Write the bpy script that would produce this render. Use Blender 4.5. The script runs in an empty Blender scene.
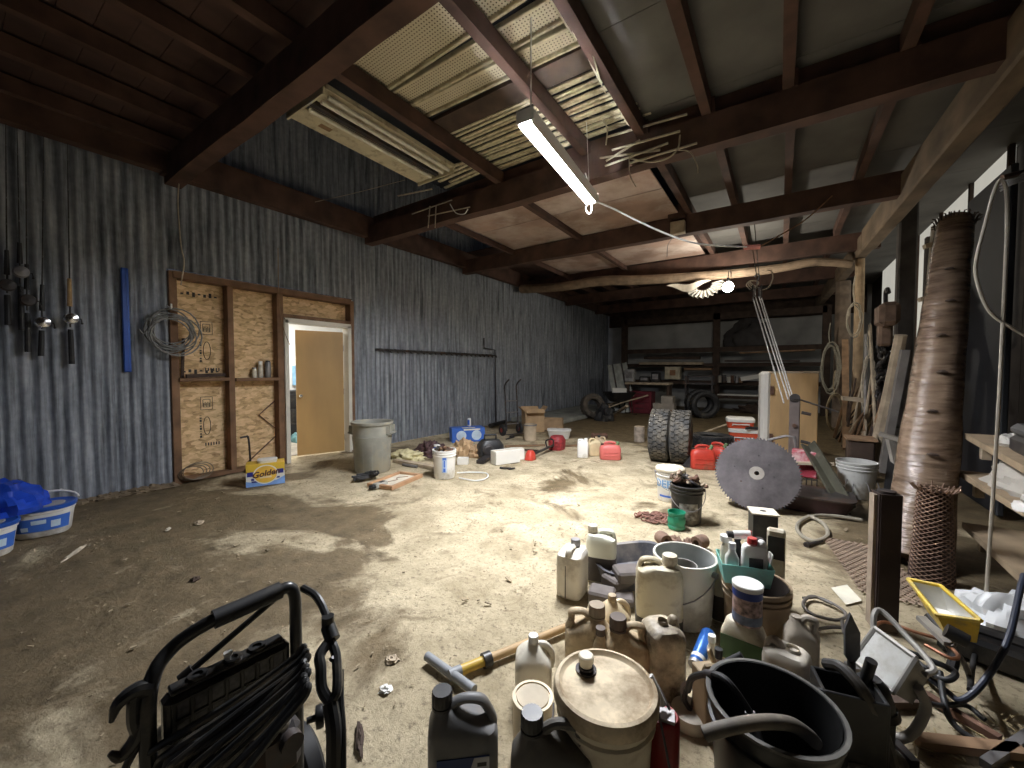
import bpy, bmesh, math, random
from mathutils import Vector, Matrix, noise
R=random.Random(7)
PI=math.pi
sc=bpy.context.scene
COL=sc.collection
V=Vector
# ---------------------------------------------------------------- camera geometry (room axes: +Y down the shed, X=0 under the camera)
H=1.42; FPX=395.; YAW=math.radians(34.2); PITCH=math.radians(-2.0)
FW=V((-math.sin(YAW)*math.cos(PITCH),math.cos(YAW)*math.cos(PITCH),math.sin(PITCH)))
RT=V((math.cos(YAW),math.sin(YAW),0)); UP=RT.cross(FW)
EYE=V((0,0,H))
def ray(x,y): return FW+RT*((x-512)/FPX)+UP*((384-y)/FPX)
def Pz(x,y,z=0.):
    d=ray(x,y); return EYE+d*((z-H)/d.z)
def Px(x,y,X):
    d=ray(x,y); return EYE+d*(X/d.x)
def Py(x,y,Y):
    d=ray(x,y); return EYE+d*(Y/d.y)
def face(x,y): return math.atan2(-x,y)
# ---------------------------------------------------------------- materials
MAT={}
def mat(name,col,rough=.6,metal=0.,var=.25,scale=6.,bump=0.,dirt=None,dscale=3.,damt=.5,stretch=(1,1,1),spec=None,alpha=None,trans=0.,emit=0.):
    if name in MAT: return MAT[name]
    m=bpy.data.materials.new(name); m.use_nodes=True
    nt=m.node_tree; N=nt.nodes; L=nt.links
    b=N['Principled BSDF']
    b.inputs['Roughness'].default_value=rough; b.inputs['Metallic'].default_value=metal
    if trans: b.inputs['Transmission Weight'].default_value=trans
    if spec is not None: b.inputs['Specular IOR Level'].default_value=spec
    tc=N.new('ShaderNodeTexCoord'); mp=N.new('ShaderNodeMapping'); mp.inputs['Scale'].default_value=stretch
    L.new(tc.outputs['Object'],mp.inputs['Vector'])
    nz=N.new('ShaderNodeTexNoise'); nz.inputs['Scale'].default_value=scale; nz.inputs['Detail'].default_value=6
    L.new(mp.outputs['Vector'],nz.inputs['Vector'])
    cr=N.new('ShaderNodeValToRGB')
    lo=[max(0,c*(1-var)) for c in col]; hi=[min(1,c*(1+var)) for c in col]
    cr.color_ramp.elements[0].position=.3; cr.color_ramp.elements[1].position=.7
    cr.color_ramp.elements[0].color=(*lo,1); cr.color_ramp.elements[1].color=(*hi,1)
    L.new(nz.outputs['Fac'],cr.inputs['Fac'])
    out=cr.outputs['Color']
    if dirt:
        n2=N.new('ShaderNodeTexNoise'); n2.inputs['Scale'].default_value=dscale; n2.inputs['Detail'].default_value=8; n2.inputs['Roughness'].default_value=.65
        L.new(mp.outputs['Vector'],n2.inputs['Vector'])
        r2=N.new('ShaderNodeValToRGB'); r2.color_ramp.elements[0].position=.62-damt*.35; r2.color_ramp.elements[1].position=.75-damt*.2
        L.new(n2.outputs['Fac'],r2.inputs['Fac'])
        mx=N.new('ShaderNodeMix'); mx.data_type='RGBA'
        L.new(r2.outputs['Color'],mx.inputs['Factor']); L.new(out,mx.inputs['A']); mx.inputs['B'].default_value=(*dirt,1)
        out=mx.outputs['Result']
    L.new(out,b.inputs['Base Color'])
    if bump:
        bp=N.new('ShaderNodeBump'); bp.inputs['Strength'].default_value=bump; bp.inputs['Distance'].default_value=.01
        L.new(nz.outputs['Fac'],bp.inputs['Height']); L.new(bp.outputs['Normal'],b.inputs['Normal'])
    if emit:
        b.inputs['Emission Color'].default_value=(*col,1); b.inputs['Emission Strength'].default_value=emit
    MAT[name]=m; return m
def emat(name,col,st):
    m=bpy.data.materials.new(name); m.use_nodes=True; nt=m.node_tree; nt.nodes.clear()
    e=nt.nodes.new('ShaderNodeEmission'); o=nt.nodes.new('ShaderNodeOutputMaterial')
    e.inputs['Color'].default_value=(*col,1); e.inputs['Strength'].default_value=st
    nt.links.new(e.outputs[0],o.inputs[0]); MAT[name]=m; return m
DUST=(.30,.25,.18)
# ---------------------------------------------------------------- geometry
def spline(pts,k=6,closed=False):
    p=[V(q) for q in pts]; n=len(p); out=[]
    if n<3: return p
    for i in range(n if closed else n-1):
        a=p[(i-1)%n] if closed or i>0 else p[0]*2-p[1]
        b=p[i]; c=p[(i+1)%n]
        d=p[(i+2)%n] if closed or i+2<n else p[-1]*2-p[-2]
        for j in range(k):
            t=j/k
            out.append(.5*((2*b)+(c-a)*t+(2*a-5*b+4*c-d)*t*t+(3*b-a-3*c+d)*t**3))
    if not closed: out.append(p[-1])
    return out
class G:
    def __init__(s): s.v=[]; s.f=[]
    def add(s,vs,fs,M=None):
        o=len(s.v)
        s.v+= [ (M@V(q)) if M else V(q) for q in vs]
        s.f+= [tuple(i+o for i in f) for f in fs]; return s
    def box(s,c,d,M=None,rz=0,rx=0,ry=0,bev=0.):
        x,y,z=d[0]/2,d[1]/2,d[2]/2
        T=Matrix.Translation(V(c))@Matrix.Rotation(rz,4,'Z')@Matrix.Rotation(ry,4,'Y')@Matrix.Rotation(rx,4,'X')
        if M: T=M@T
        if bev>0:
            bev=min(bev,x*.9,y*.9,z*.9)
            vs=[];ix={}
            for a in (-1,1):
                for b in (-1,1):
                    for e in (-1,1):
                        for k in range(3):
                            q=[a*x,b*y,e*z]
                            for j in range(3):
                                if j!=k: q[j]-= (a,b,e)[j]*bev
                            ix[(a,b,e,k)]=len(vs); vs.append(q)
            fs=[]
            for k in range(3):
                i1,i2=(k+1)%3,(k+2)%3
                for sg in (-1,1):
                    cyc=[(-1,-1),(1,-1),(1,1),(-1,1)]; f=[]
                    for (p,q) in cyc:
                        t=[0,0,0]; t[k]=sg;t[i1]=p;t[i2]=q
                        f.append(ix[(*t,k)])
                    fs.append(f if sg>0 else f[::-1])
            for k in range(3):
                i1,i2=(k+1)%3,(k+2)%3
                for p in (-1,1):
                    for q in (-1,1):
                        t=[0,0,0]; t[i1]=p;t[i2]=q
                        A=list(t);A[k]=-1;B=list(t);B[k]=1
                        f=[ix[(*A,i1)],ix[(*B,i1)],ix[(*B,i2)],ix[(*A,i2)]]
                        fs.append(f if p*q<0 else f[::-1])
            for a in (-1,1):
                for b in (-1,1):
                    for e in (-1,1):
                        f=[ix[(a,b,e,0)],ix[(a,b,e,1)],ix[(a,b,e,2)]]
                        fs.append(f if a*b*e>0 else f[::-1])
            return s.add(vs,fs,T)
        vs=[(-x,-y,-z),(x,-y,-z),(x,y,-z),(-x,y,-z),(-x,-y,z),(x,-y,z),(x,y,z),(-x,y,z)]
        fs=[(0,3,2,1),(4,5,6,7),(0,1,5,4),(1,2,6,5),(2,3,7,6),(3,0,4,7)]
        return s.add(vs,fs,T)
    def bar(s,a,b,w,h,up=(0,0,1),bev=0.):
        a=V(a);b=V(b);d=b-a;L=d.length
        x=d.normalized();u=V(up)
        if abs(x.dot(u))>.98: u=V((1,0,0))
        y=u.cross(x).normalized(); z=x.cross(y)
        T=Matrix((( *[x[0],y[0],z[0]],0),(x[1],y[1],z[1],0),(x[2],y[2],z[2],0),(0,0,0,1)))
        T=Matrix.Translation((a+b)/2)@T
        return s.box((0,0,0),(L,w,h),M=T,bev=bev)
    def tube(s,pts,r,n=8,closed=False,k=0,cap=True,flat=1.):
        p=spline(pts,k,closed) if k else [V(q) for q in pts]
        m=len(p); rr=r if isinstance(r,(list,tuple)) else None
        t0=(p[1]-p[0]).normalized()
        u=V((0,0,1)) if abs(t0.z)<.9 else V((1,0,0))
        u=(u-t0*u.dot(t0)).normalized()
        vs=[];fs=[]
        for i in range(m):
            if closed: t=(p[(i+1)%m]-p[i-1])
            else: t=p[min(i+1,m-1)]-p[max(i-1,0)]
            if t.length<1e-9: t=t0.copy()
            t.normalize(); u=(u-t*u.dot(t))
            if u.length<1e-6: u=V((1,0,0)) if abs(t.x)<.9 else V((0,1,0)); u=u-t*u.dot(t)
            u.normalize(); w=t.cross(u)
            if rr:
                q=i/(m-1)*(len(rr)-1); j=min(int(q),len(rr)-2); rad=rr[j]+(rr[j+1]-rr[j])*(q-j)
            else: rad=r
            for j in range(n):
                a=2*PI*j/n; vs.append(p[i]+u*(math.cos(a)*rad)+w*(math.sin(a)*rad*flat))
        for i in range(m if closed else m-1):
            i2=(i+1)%m
            for j in range(n):
                j2=(j+1)%n; fs.append((i*n+j,i*n+j2,i2*n+j2,i2*n+j))
        if cap and not closed:
            fs.append(tuple(range(n))[::-1]); fs.append(tuple((m-1)*n+j for j in range(n)))
        return s.add(vs,fs)
    def lathe(s,prof,n=24,c=(0,0,0),M=None,a0=0,a1=2*PI,sy=1.,cap2=False):
        full=abs(a1-a0-2*PI)<1e-6
        cols=n if full else n+1
        vs=[];fs=[]
        for (r,z) in prof:
            for j in range(cols):
                a=a0+(a1-a0)*j/n; vs.append((c[0]+r*math.cos(a),c[1]+r*math.sin(a)*sy,c[2]+z))
        m=len(prof)
        for i in range(m-1):
            for j in range(n):
                j2=(j+1)%cols; fs.append((i*cols+j,i*cols+j2,(i+1)*cols+j2,(i+1)*cols+j))
        if full:
            if m==2 and prof[0][0]>1e-4 and abs(prof[0][0]-prof[1][0])<.02 and cap2:
                fs.append(tuple(range(n))[::-1]); fs.append(tuple((m-1)*n+j for j in range(n)))
        return s.add(vs,fs,M)
    def cyl(s,a,b,r,r2=None,n=14):
        a=V(a);b=V(b);return s.tube([a,b],[r,r if r2 is None else r2],n=n)
    def loft(s,secs,n=24,M=None):
        vs=[];fs=[]
        for (cx,cy,z,wx,wy,e) in secs:
            for j in range(n):
                a=2*PI*(j+.5)/n; ca,sa=math.cos(a),math.sin(a)
                vs.append((cx+wx/2*math.copysign(abs(ca)**(2/e),ca),cy+wy/2*math.copysign(abs(sa)**(2/e),sa),z))
        m=len(secs)
        for i in range(m-1):
            for j in range(n):
                j2=(j+1)%n; fs.append((i*n+j,i*n+j2,(i+1)*n+j2,(i+1)*n+j))
        fs.append(tuple(range(n))[::-1]); fs.append(tuple((m-1)*n+j for j in range(n)))
        return s.add(vs,fs,M)
    def prism(s,poly,z0,z1,M=None):
        n=len(poly); vs=[(x,y,z0) for x,y in poly]+[(x,y,z1) for x,y in poly]
        fs=[tuple(range(n))[::-1],tuple(range(n,2*n))]+[(i,(i+1)%n,n+(i+1)%n,n+i) for i in range(n)]
        return s.add(vs,fs,M)
    def ball(s,c,r,sx=1,sy=1,sz=1,n=14,M=None):
        vs=[];fs=[];m=n//2
        for i in range(m+1):
            t=PI*i/m
            for j in range(n):
                a=2*PI*j/n; vs.append((c[0]+r*sx*math.sin(t)*math.cos(a),c[1]+r*sy*math.sin(t)*math.sin(a),c[2]-r*sz*math.cos(t)))
        for i in range(m):
            for j in range(n): fs.append((i*n+j,i*n+(j+1)%n,(i+1)*n+(j+1)%n,(i+1)*n+j))
        return s.add(vs,fs,M)
    def heap(s,w,d,h,seed=0,rough=.35,n=26,freq=6.,flat=.0,c=(0,0,0)):
        vs=[];fs=[];m=9
        o=V((seed*3.7,seed*1.3,seed*.7))
        for i in range(m+1):
            t=PI/2*i/m
            for j in range(n):
                a=2*PI*j/n
                x,y,z=math.cos(t)*math.cos(a),math.cos(t)*math.sin(a),math.sin(t)
                q=1+rough*noise.noise(V((x,y,z))*freq*.5+o)+rough*.5*noise.noise(V((x,y,z))*freq*1.3+o)
                zz=max(0,h*z*q) if i else 0
                vs.append((c[0]+w/2*x*q,c[1]+d/2*y*q,c[2]+zz))
        for i in range(m):
            for j in range(n): fs.append((i*n+j,i*n+(j+1)%n,(i+1)*n+(j+1)%n,(i+1)*n+j))
        fs.append(tuple(range(n))[::-1])
        return s.add(vs,fs)
    def grid(s,fn,nu,nv,thick=0.):
        vs=[V(fn(i/nu,j/nv)) for i in range(nu+1) for j in range(nv+1)]
        fs=[(i*(nv+1)+j,(i+1)*(nv+1)+j,(i+1)*(nv+1)+j+1,i*(nv+1)+j+1) for i in range(nu) for j in range(nv)]
        if thick:
            nn=len(vs); nrm=[V((0,0,0)) for _ in vs]
            for f in fs:
                q=(vs[f[1]]-vs[f[0]]).cross(vs[f[3]]-vs[f[0]])
                for i in f: nrm[i]+=q
            vs2=[p-nr.normalized()*thick if nr.length else p for p,nr in zip(vs,nrm)]
            fs2=[tuple(i+nn for i in f[::-1]) for f in fs]
            bd=[(i*(nv+1),(i+1)*(nv+1)) for i in range(nu)]+[((i+1)*(nv+1)+nv,i*(nv+1)+nv) for i in range(nu)]
            bd+=[(j+1,j) for j in range(nv)]+[(nu*(nv+1)+j,nu*(nv+1)+j+1) for j in range(nv)]
            return s.add(vs+vs2,fs+fs2+[(b,a,a+nn,b+nn) for a,b in bd])
        return s.add(vs,fs)
def text(string,size,depth=.001,bend=None,ital=0.,weight=0.):
    cu=bpy.data.curves.new('t','FONT'); cu.body=string; cu.size=size; cu.align_x='CENTER'; cu.align_y='CENTER'; cu.extrude=depth; cu.shear=ital; cu.offset=weight; cu.resolution_u=3
    o=bpy.data.objects.new('t',cu); COL.objects.link(o)
    bpy.context.view_layer.update()
    me=o.to_mesh(); vs=[v.co.copy() for v in me.vertices]; fs=[tuple(p.vertices) for p in me.polygons]
    o.to_mesh_clear(); bpy.data.objects.remove(o); bpy.data.curves.remove(cu)
    g=G()
    # text stands in the local XZ plane facing -Y ; bend = cylinder radius
    if bend: out=[( (bend+q.z)*math.sin(q.x/bend), -(bend+q.z)*math.cos(q.x/bend), q.y) for q in vs]
    else: out=[(q.x,-q.z,q.y) for q in vs]
    return g.add(out,fs)
def xf(g,M):
    g.v=[M@q for q in g.v]; return g
def T(x,y,z,rz=0,rx=0,ry=0): return Matrix.Translation((x,y,z))@Matrix.Rotation(rz,4,'Z')@Matrix.Rotation(ry,4,'Y')@Matrix.Rotation(rx,4,'X')
def patch(r,a,z0,z1,th=.0015,n=10,ac=-PI/2):
    g=G()
    g.grid(lambda u,v:((r+th)*math.cos(ac-a+2*a*u),(r+th)*math.sin(ac-a+2*a*u),z0+(z1-z0)*v),n,2,th*.8)
    return g
def obj(name,g,m,parent=None,label=None,ang=35,loc=None):
    me=bpy.data.meshes.new(name); me.from_pydata([tuple(q) for q in g.v],[],g.f); me.update()
    bm=bmesh.new(); bm.from_mesh(me); bmesh.ops.recalc_face_normals(bm,faces=bm.faces); bm.to_mesh(me); bm.free()
    for p in me.polygons: p.use_smooth=True
    me.set_sharp_from_angle(angle=math.radians(ang))
    me.materials.append(m)
    o=bpy.data.objects.new(name,me); COL.objects.link(o)
    if parent is not None: o.parent=parent
    if label: o['label']=label
    if loc is not None: o.location=loc
    return o
def tag(o,label,cat,group=None):
    o['label']=label; o['category']=cat
    if group: o['group']=group
    return o
def thing(name,label,cat,loc,rz=0,rx=0,ry=0,group=None,M=None):
    o=bpy.data.objects.new(name,None); COL.objects.link(o); o.empty_display_size=.1
    o.matrix_world=M if M else T(loc[0],loc[1],loc[2],rz,rx,ry)
    return tag(o,label,cat,group)
def one(name,g,m,label,cat,loc=(0,0,0),rz=0,rx=0,ry=0,group=None,ang=35):
    o=obj(name,g,m,ang=ang); o.matrix_world=T(loc[0],loc[1],loc[2],rz,rx,ry); return tag(o,label,cat,group)
def struct(name,g,m,ang=30,parent=None):
    o=obj(name,g,m,parent,ang=ang)
    if parent is None: o['kind']='structure'
    return o
def dup(root,M,label,group=None):
    r=root.copy(); COL.objects.link(r); r.matrix_world=M; r['label']=label
    if group: r['group']=group
    for c in list(root.children):
        d=c.copy(); COL.objects.link(d); d.parent=r
        for e in list(c.children):
            f=e.copy(); COL.objects.link(f); f.parent=d
    return r
TR=[0]
def trim(g,m):
    TR[0]+=1; return struct('trim_%d'%TR[0],g,m)
# ---------------------------------------------------------------- palette
wood_dark=mat('weathered_dark_timber',(.06,.038,.027),.85,var=.45,scale=5,bump=.4,stretch=(1,1,1))
wood_beam=mat('old_beam_timber',(.085,.045,.032),.85,var=.4,scale=4,bump=.4)
wood_mid=mat('aged_brown_timber',(.26,.16,.09),.8,var=.35,scale=6,bump=.3)
wood_pale=mat('pale_grey_timber',(.42,.34,.24),.8,var=.3,scale=7,bump=.3)
black_pl=mat('black_plastic',(.014,.014,.015),.42,var=.3,scale=9,dirt=(.06,.052,.042),dscale=5,damt=.35)
black_rub=mat('black_rubber',(.018,.018,.019),.6,var=.3,scale=10,dirt=(.07,.062,.05),dscale=4,damt=.3)
steel_grey=mat('dull_steel',(.27,.26,.26),.5,.7,var=.3,scale=7)
steel_dark=mat('dark_steel',(.06,.055,.055),.55,.6,var=.35,scale=8,dirt=(.13,.07,.04),damt=.3)
rust=mat('rusty_steel',(.14,.075,.05),.85,.2,var=.4,scale=14,bump=.3)
white_pl=mat('white_plastic',(.82,.81,.77),.45,var=.08,scale=4,dirt=(.42,.37,.28),dscale=4,damt=.25)
dusty_white=mat('dusty_cream_plastic',(.78,.72,.58),.6,var=.15,scale=5,dirt=(.42,.33,.21),dscale=7,damt=.45)
dusty_brown=mat('oily_tan_plastic',(.58,.46,.29),.6,var=.3,scale=7,dirt=(.15,.10,.055),dscale=8,damt=.45)
grey_pl=mat('dusty_grey_plastic',(.16,.16,.16),.5,var=.25,scale=6,dirt=(.2,.17,.13),dscale=4,damt=.4)
card=mat('brown_cardboard',(.50,.34,.19),.85,var=.15,scale=6)
white_paint=mat('white_paint',(.80,.78,.72),.5,var=.06,scale=3)
red_pl=mat('red_plastic',(.55,.05,.03),.45,var=.2,scale=5,dirt=(.25,.1,.06),damt=.3)
orange_red=mat('orange_red_plastic',(.72,.10,.04),.45,var=.1,scale=5)
blue_pl=mat('blue_plastic',(.02,.09,.42),.4,var=.2,scale=4)
blue_print=mat('blue_print',(.05,.16,.60),.5,var=.12,scale=4)
green_pl=mat('green_plastic',(.02,.30,.17),.45,var=.2,scale=5,dirt=(.14,.2,.12),damt=.25)
teal_pl=mat('teal_plastic',(.24,.60,.53),.5,var=.12,scale=4,dirt=(.3,.42,.36),damt=.3)
cord_pale=mat('pale_cord',(.50,.44,.34),.75,var=.2,scale=20)
cord_white=mat('white_cord',(.85,.85,.82),.5,var=.05)
chrome=mat('bright_chrome',(.75,.75,.75),.18,1.,var=.1)
ink=mat('dark_ink',(.03,.025,.02),.7,var=.1)
TUBE_E=120.; BULB_E=44.; ROOM_E=14.; WORLD_E=.014; EXPO=2.55; PANEL_GLOW=.10
# ================================================================= SETTING
def floor_mat():
    m=bpy.data.materials.new('dirty_concrete_floor'); m.use_nodes=True; nt=m.node_tree; N=nt.nodes; L=nt.links
    b=N['Principled BSDF']; tc=N.new('ShaderNodeTexCoord')
    def nz(s,d=8,r=.6,dist=0.):
        n=N.new('ShaderNodeTexNoise'); n.inputs['Scale'].default_value=s; n.inputs['Detail'].default_value=d; n.inputs['Roughness'].default_value=r; n.inputs['Distortion'].default_value=dist
        L.new(tc.outputs['Object'],n.inputs['Vector']); return n
    def ramp(src,p0,p1,c0=(0,0,0),c1=(1,1,1)):
        r=N.new('ShaderNodeValToRGB'); r.color_ramp.elements[0].position=p0; r.color_ramp.elements[1].position=p1
        r.color_ramp.elements[0].color=(*c0,1); r.color_ramp.elements[1].color=(*c1,1); L.new(src,r.inputs['Fac']); return r.outputs['Color']
    def mix(f,a,bc):
        x=N.new('ShaderNodeMix'); x.data_type='RGBA'; L.new(f,x.inputs['Factor']); L.new(a,x.inputs['A'])
        if isinstance(bc,tuple): x.inputs['B'].default_value=(*bc,1)
        else: L.new(bc,x.inputs['B'])
        return x.outputs['Result']
    base=ramp(nz(2.2,10,.7).outputs['Fac'],.35,.68,(.36,.29,.175),(.74,.63,.43))
    fine=ramp(nz(38,6,.7).outputs['Fac'],.54,.66)
    base=mix(fine,base,(.27,.215,.14))
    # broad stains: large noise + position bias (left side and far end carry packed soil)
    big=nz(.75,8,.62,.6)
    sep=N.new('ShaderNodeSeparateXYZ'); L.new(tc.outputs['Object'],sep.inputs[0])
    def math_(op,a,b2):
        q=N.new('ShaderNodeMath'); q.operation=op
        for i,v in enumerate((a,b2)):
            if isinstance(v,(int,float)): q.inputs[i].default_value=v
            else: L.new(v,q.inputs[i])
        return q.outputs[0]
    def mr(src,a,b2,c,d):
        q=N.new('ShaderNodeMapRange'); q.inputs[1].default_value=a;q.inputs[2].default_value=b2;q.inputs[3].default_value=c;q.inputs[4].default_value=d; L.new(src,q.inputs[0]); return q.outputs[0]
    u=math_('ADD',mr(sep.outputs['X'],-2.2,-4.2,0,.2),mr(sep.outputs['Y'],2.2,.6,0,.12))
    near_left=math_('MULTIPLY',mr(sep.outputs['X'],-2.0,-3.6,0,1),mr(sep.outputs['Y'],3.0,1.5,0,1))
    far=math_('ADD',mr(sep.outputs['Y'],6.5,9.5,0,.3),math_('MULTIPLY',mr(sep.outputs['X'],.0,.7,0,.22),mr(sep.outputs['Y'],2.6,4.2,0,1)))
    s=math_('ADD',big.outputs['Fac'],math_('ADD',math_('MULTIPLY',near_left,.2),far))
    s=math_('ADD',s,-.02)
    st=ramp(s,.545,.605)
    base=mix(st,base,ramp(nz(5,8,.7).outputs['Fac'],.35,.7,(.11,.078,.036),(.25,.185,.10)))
    mid=nz(2.3,9,.68,1.4)
    base=mix(ramp(mid.outputs['Fac'],.55,.66,(0,0,0),(.8,.8,.8)),base,(.19,.14,.075))
    spk=nz(22,5,.75)
    base=mix(ramp(spk.outputs['Fac'],.60,.70,(0,0,0),(.75,.75,.75)),base,(.11,.08,.05))
    # chips of pale straw / leaf bits
    vo=N.new('ShaderNodeTexVoronoi'); vo.inputs['Scale'].default_value=16; L.new(tc.outputs['Object'],vo.inputs['Vector'])
    L.new(base,b.inputs['Base Color'])
    rg=mr(st,0,1,.85,.62); L.new(rg,b.inputs['Roughness'])
    bp=N.new('ShaderNodeBump'); bp.inputs['Strength'].default_value=.9; bp.inputs['Distance'].default_value=.035
    L.new(nz(11,12,.80).outputs['Fac'],bp.inputs['Height']); L.new(bp.outputs['Normal'],b.inputs['Normal'])
    return m
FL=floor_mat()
g=G()
def fl(u,v):
    x=-6.7+10.0*u; y=-3.2+20.0*v
    return (x,y,-.004+.006*(noise.noise(V((x*1.3,y*1.3,0)))-.3))
g.grid(fl,120,200)
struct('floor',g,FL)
# corrugated left wall
def corr_mat():
    m=bpy.data.materials.new('galvanised_corrugated_iron'); m.use_nodes=True; nt=m.node_tree; N=nt.nodes; L=nt.links
    b=N['Principled BSDF']; tc=N.new('ShaderNodeTexCoord')
    mp=N.new('ShaderNodeMapping'); mp.inputs['Scale'].default_value=(1,9,.55); L.new(tc.outputs['Object'],mp.inputs['Vector'])
    n=N.new('ShaderNodeTexNoise'); n.inputs['Scale'].default_value=1.6; n.inputs['Detail'].default_value=9; n.inputs['Roughness'].default_value=.7; L.new(mp.outputs['Vector'],n.inputs['Vector'])
    r=N.new('ShaderNodeValToRGB'); e=r.color_ramp.elements
    e[0].position=.3; e[0].color=(.05,.057,.07,1); e[1].position=.72; e[1].color=(.62,.65,.70,1)
    k=e.new(.5); k.color=(.33,.36,.41,1)
    L.new(n.outputs['Fac'],r.inputs['Fac'])
    n2=N.new('ShaderNodeTexNoise'); n2.inputs['Scale'].default_value=14; n2.inputs['Detail'].default_value=6; L.new(tc.outputs['Object'],n2.inputs['Vector'])
    x=N.new('ShaderNodeMix'); x.data_type='RGBA'; x.blend_type='MULTIPLY'; x.inputs['Factor'].default_value=.55
    L.new(r.outputs['Color'],x.inputs['A']); L.new(n2.outputs['Fac'],x.inputs['B'])
    L.new(x.outputs['Result'],b.inputs['Base Color'])
    b.inputs['Roughness'].default_value=.55; b.inputs['Metallic'].default_value=.12
    return m
CORR=corr_mat()
WX=-6.2
def corrugated(y0,y1,zlo,zhi,pitch=.1,amp=.0135,hole=None):
    g=G(); n=int((y1-y0)/pitch*8); vs=[];fs=[]
    pv=None
    for i in range(n+1):
        y=y0+(y1-y0)*i/n
        z0=zlo
        if hole and hole[0]<=y<=hole[1]: z0=hole[2]
        x=WX-.02+amp*math.sin(2*PI*y/pitch)+.006*math.floor(y/.85)%.012
        k=len(vs); vs+=[(x,y,z0),(x,y,zhi)]
        if i: fs.append((k-2,k,k+1,k-1))
    return g.add(vs,fs)
g=corrugated(-3,1.655,0.0,5.4); g2=corrugated(1.655,4.185,2.66,5.4); g3=corrugated(4.185,16.6,0.0,5.4)
for q in (g2,g3): g.add(q.v,q.f)
struct('wall_left',g,CORR,ang=60)
# concrete footing ledge along the far part of the left wall
foot=mat('grey_concrete_footing',(.30,.31,.28),.85,var=.3,scale=3,bump=.3)
g=G().box((-5.43,11.6,.055),(1.46,5.2,.11),bev=.015); struct('baseboard_left',g,foot)
g=G()
for i in range(60): # crumbled soil lip under the sheet
    y=-.5+i*.085
    if 1.7<y<4.1: continue
    g.heap(.16+.1*R.random(),.16,.035+.03*R.random(),seed=i,n=10,c=(WX+.02,y,-.004))
o=struct('trim_99',g,mat('packed_soil',(.20,.15,.095),.95,var=.3,scale=9)); o.name='baseboard_soil'
# back wall, upper roof, right outer wall
wallback=mat('pale_back_wall',(.40,.40,.39),.85,var=.25,scale=1.6)
g=G().box((-2.0,16.75,2.1),(8.8,.1,4.4)); struct('wall_back',g,wallback)
g=G().box((-2.0,16.66,3.85),(8.4,.06,1.2)); struct('wall_back_header',g,wood_dark)
rightw=mat('dark_weathered_cladding',(.035,.028,.024),.9,var=.4,scale=4)
g=G()
for i in range(66):
    g.box((2.35,-3+.3*i+.15,2.05),(.04,.29,4.3))
struct('wall_right',g,rightw)
g=G().box((-5.5,-3.2,2.6),(2,.08,5.4)).box((1.8,-3.2,2.6),(1.4,.08,5.4)).box((-2,-3.2,3.85),(7,.08,2.9)); struct('wall_rear',g,rightw)
roofm=mat('dark_roof_sheet',(.035,.04,.05),.8,var=.4,scale=3)
g=G().box((-3.8,5.6,5.45),(5.2,18,.06)); struct('ceiling_upper',g,roofm)
# ceilings at loft level
deck_grey=mat('grey_board_ceiling',(.135,.13,.12),.85,var=.2,scale=2.2)
deck_brown=mat('reddish_plank_ceiling',(.07,.038,.03),.85,var=.4,scale=3,stretch=(1,.4,1))
ply=mat('stained_plywood',(.42,.29,.23),.75,var=.3,scale=1.5,dirt=(.62,.52,.46),dscale=1.2,damt=.5)
ZD=4.13
g=G()
y=-3.0
while y<16.6:
    L=1.22; g.box((.45,y+L/2,ZD+.02),(3.75,L-.006,.03)); y+=L
struct('ceiling',g,deck_grey)
g=G()
for i in range(24):
    g.box((-3.85,-3.0+.2*i+.1,ZD+.02),(4.85,.196,.03))
o=struct('ceiling_near',g,deck_brown)
g=G()
for i in range(48):
    g.box((-3.85,7.1+.2*i+.1,ZD+.02),(4.85,.196,.03))
struct('ceiling_far',g,deck_brown)
g=G()
g.box((-2.32,5.2,3.985),(1.78,1.30,.018)); g.box((-2.32,6.46,3.985),(1.78,1.18,.018)); g.box((-3.98,5.2,3.985),(1.50,1.30,.018)); g.box((-3.98,6.46,3.985),(1.50,1.18,.018)); g.box((-2.32,8.4,3.985),(1.78,2.5,.018)); g.box((-3.98,8.4,3.985),(1.50,2.5,.018))
struct('ceiling_plywood',g,ply)
# loft edge (joists X, beams Y)
for yb in (1.72,4.48,7.08,9.75,12.4,15.0):
    g=G(); w=.16
    # hand-hewn beam: slightly wavy box
    n=18; secs=[]
    vs=[];fs=[]
    for i in range(n+1):
        x=-6.15+7.6*i/n; dz=.02*noise.noise(V((x*1.1,yb,3))); dy=.015*noise.noise(V((x*1.4,yb,9)))
        k=len(vs)
        vs+=[(x,yb-w/2+dy,3.65+dz),(x,yb+w/2+dy,3.65+dz),(x,yb+w/2+dy,3.955+dz*.3),(x,yb-w/2+dy,3.955+dz*.3)]
        if i:
            for a in range(4): fs.append((k-4+a,k-4+(a+1)%4,k+(a+1)%4,k+a))
    fs.append((0,1,2,3)); e=len(vs)-4; fs.append((e,e+1,e+2,e+3)); g.add(vs,fs); trim(g,wood_beam)
jx=[-5.9,-5.2,-4.55,-3.85,-3.2,-1.95,-1.3,-.66,.02,.8]
for i,x in enumerate(jx):
    g=G()
    if x<-3.5:
        for (a,b) in ((-3.0,1.8),(9.8,16.6)): g.box((x,(a+b)/2,4.03),(.075,b-a,.15))
        if x==-4.55: g.box((-4.72,7.1,3.90),(.05,5.3,.10))
    else:
        d=.02*R.uniform(-1,1)
        g.bar((x+d,-3,4.03),(x-d,4.55,4.03),.085,.16)
        if x==-3.2: g.bar((x,4.4,3.92),(x,9.9,3.92),.085,.09)
        elif x>-1.5: g.bar((x-d+.03,4.4,4.03),(x+d,16.6,4.03),.085,.16)
    trim(g,wood_beam)
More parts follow.
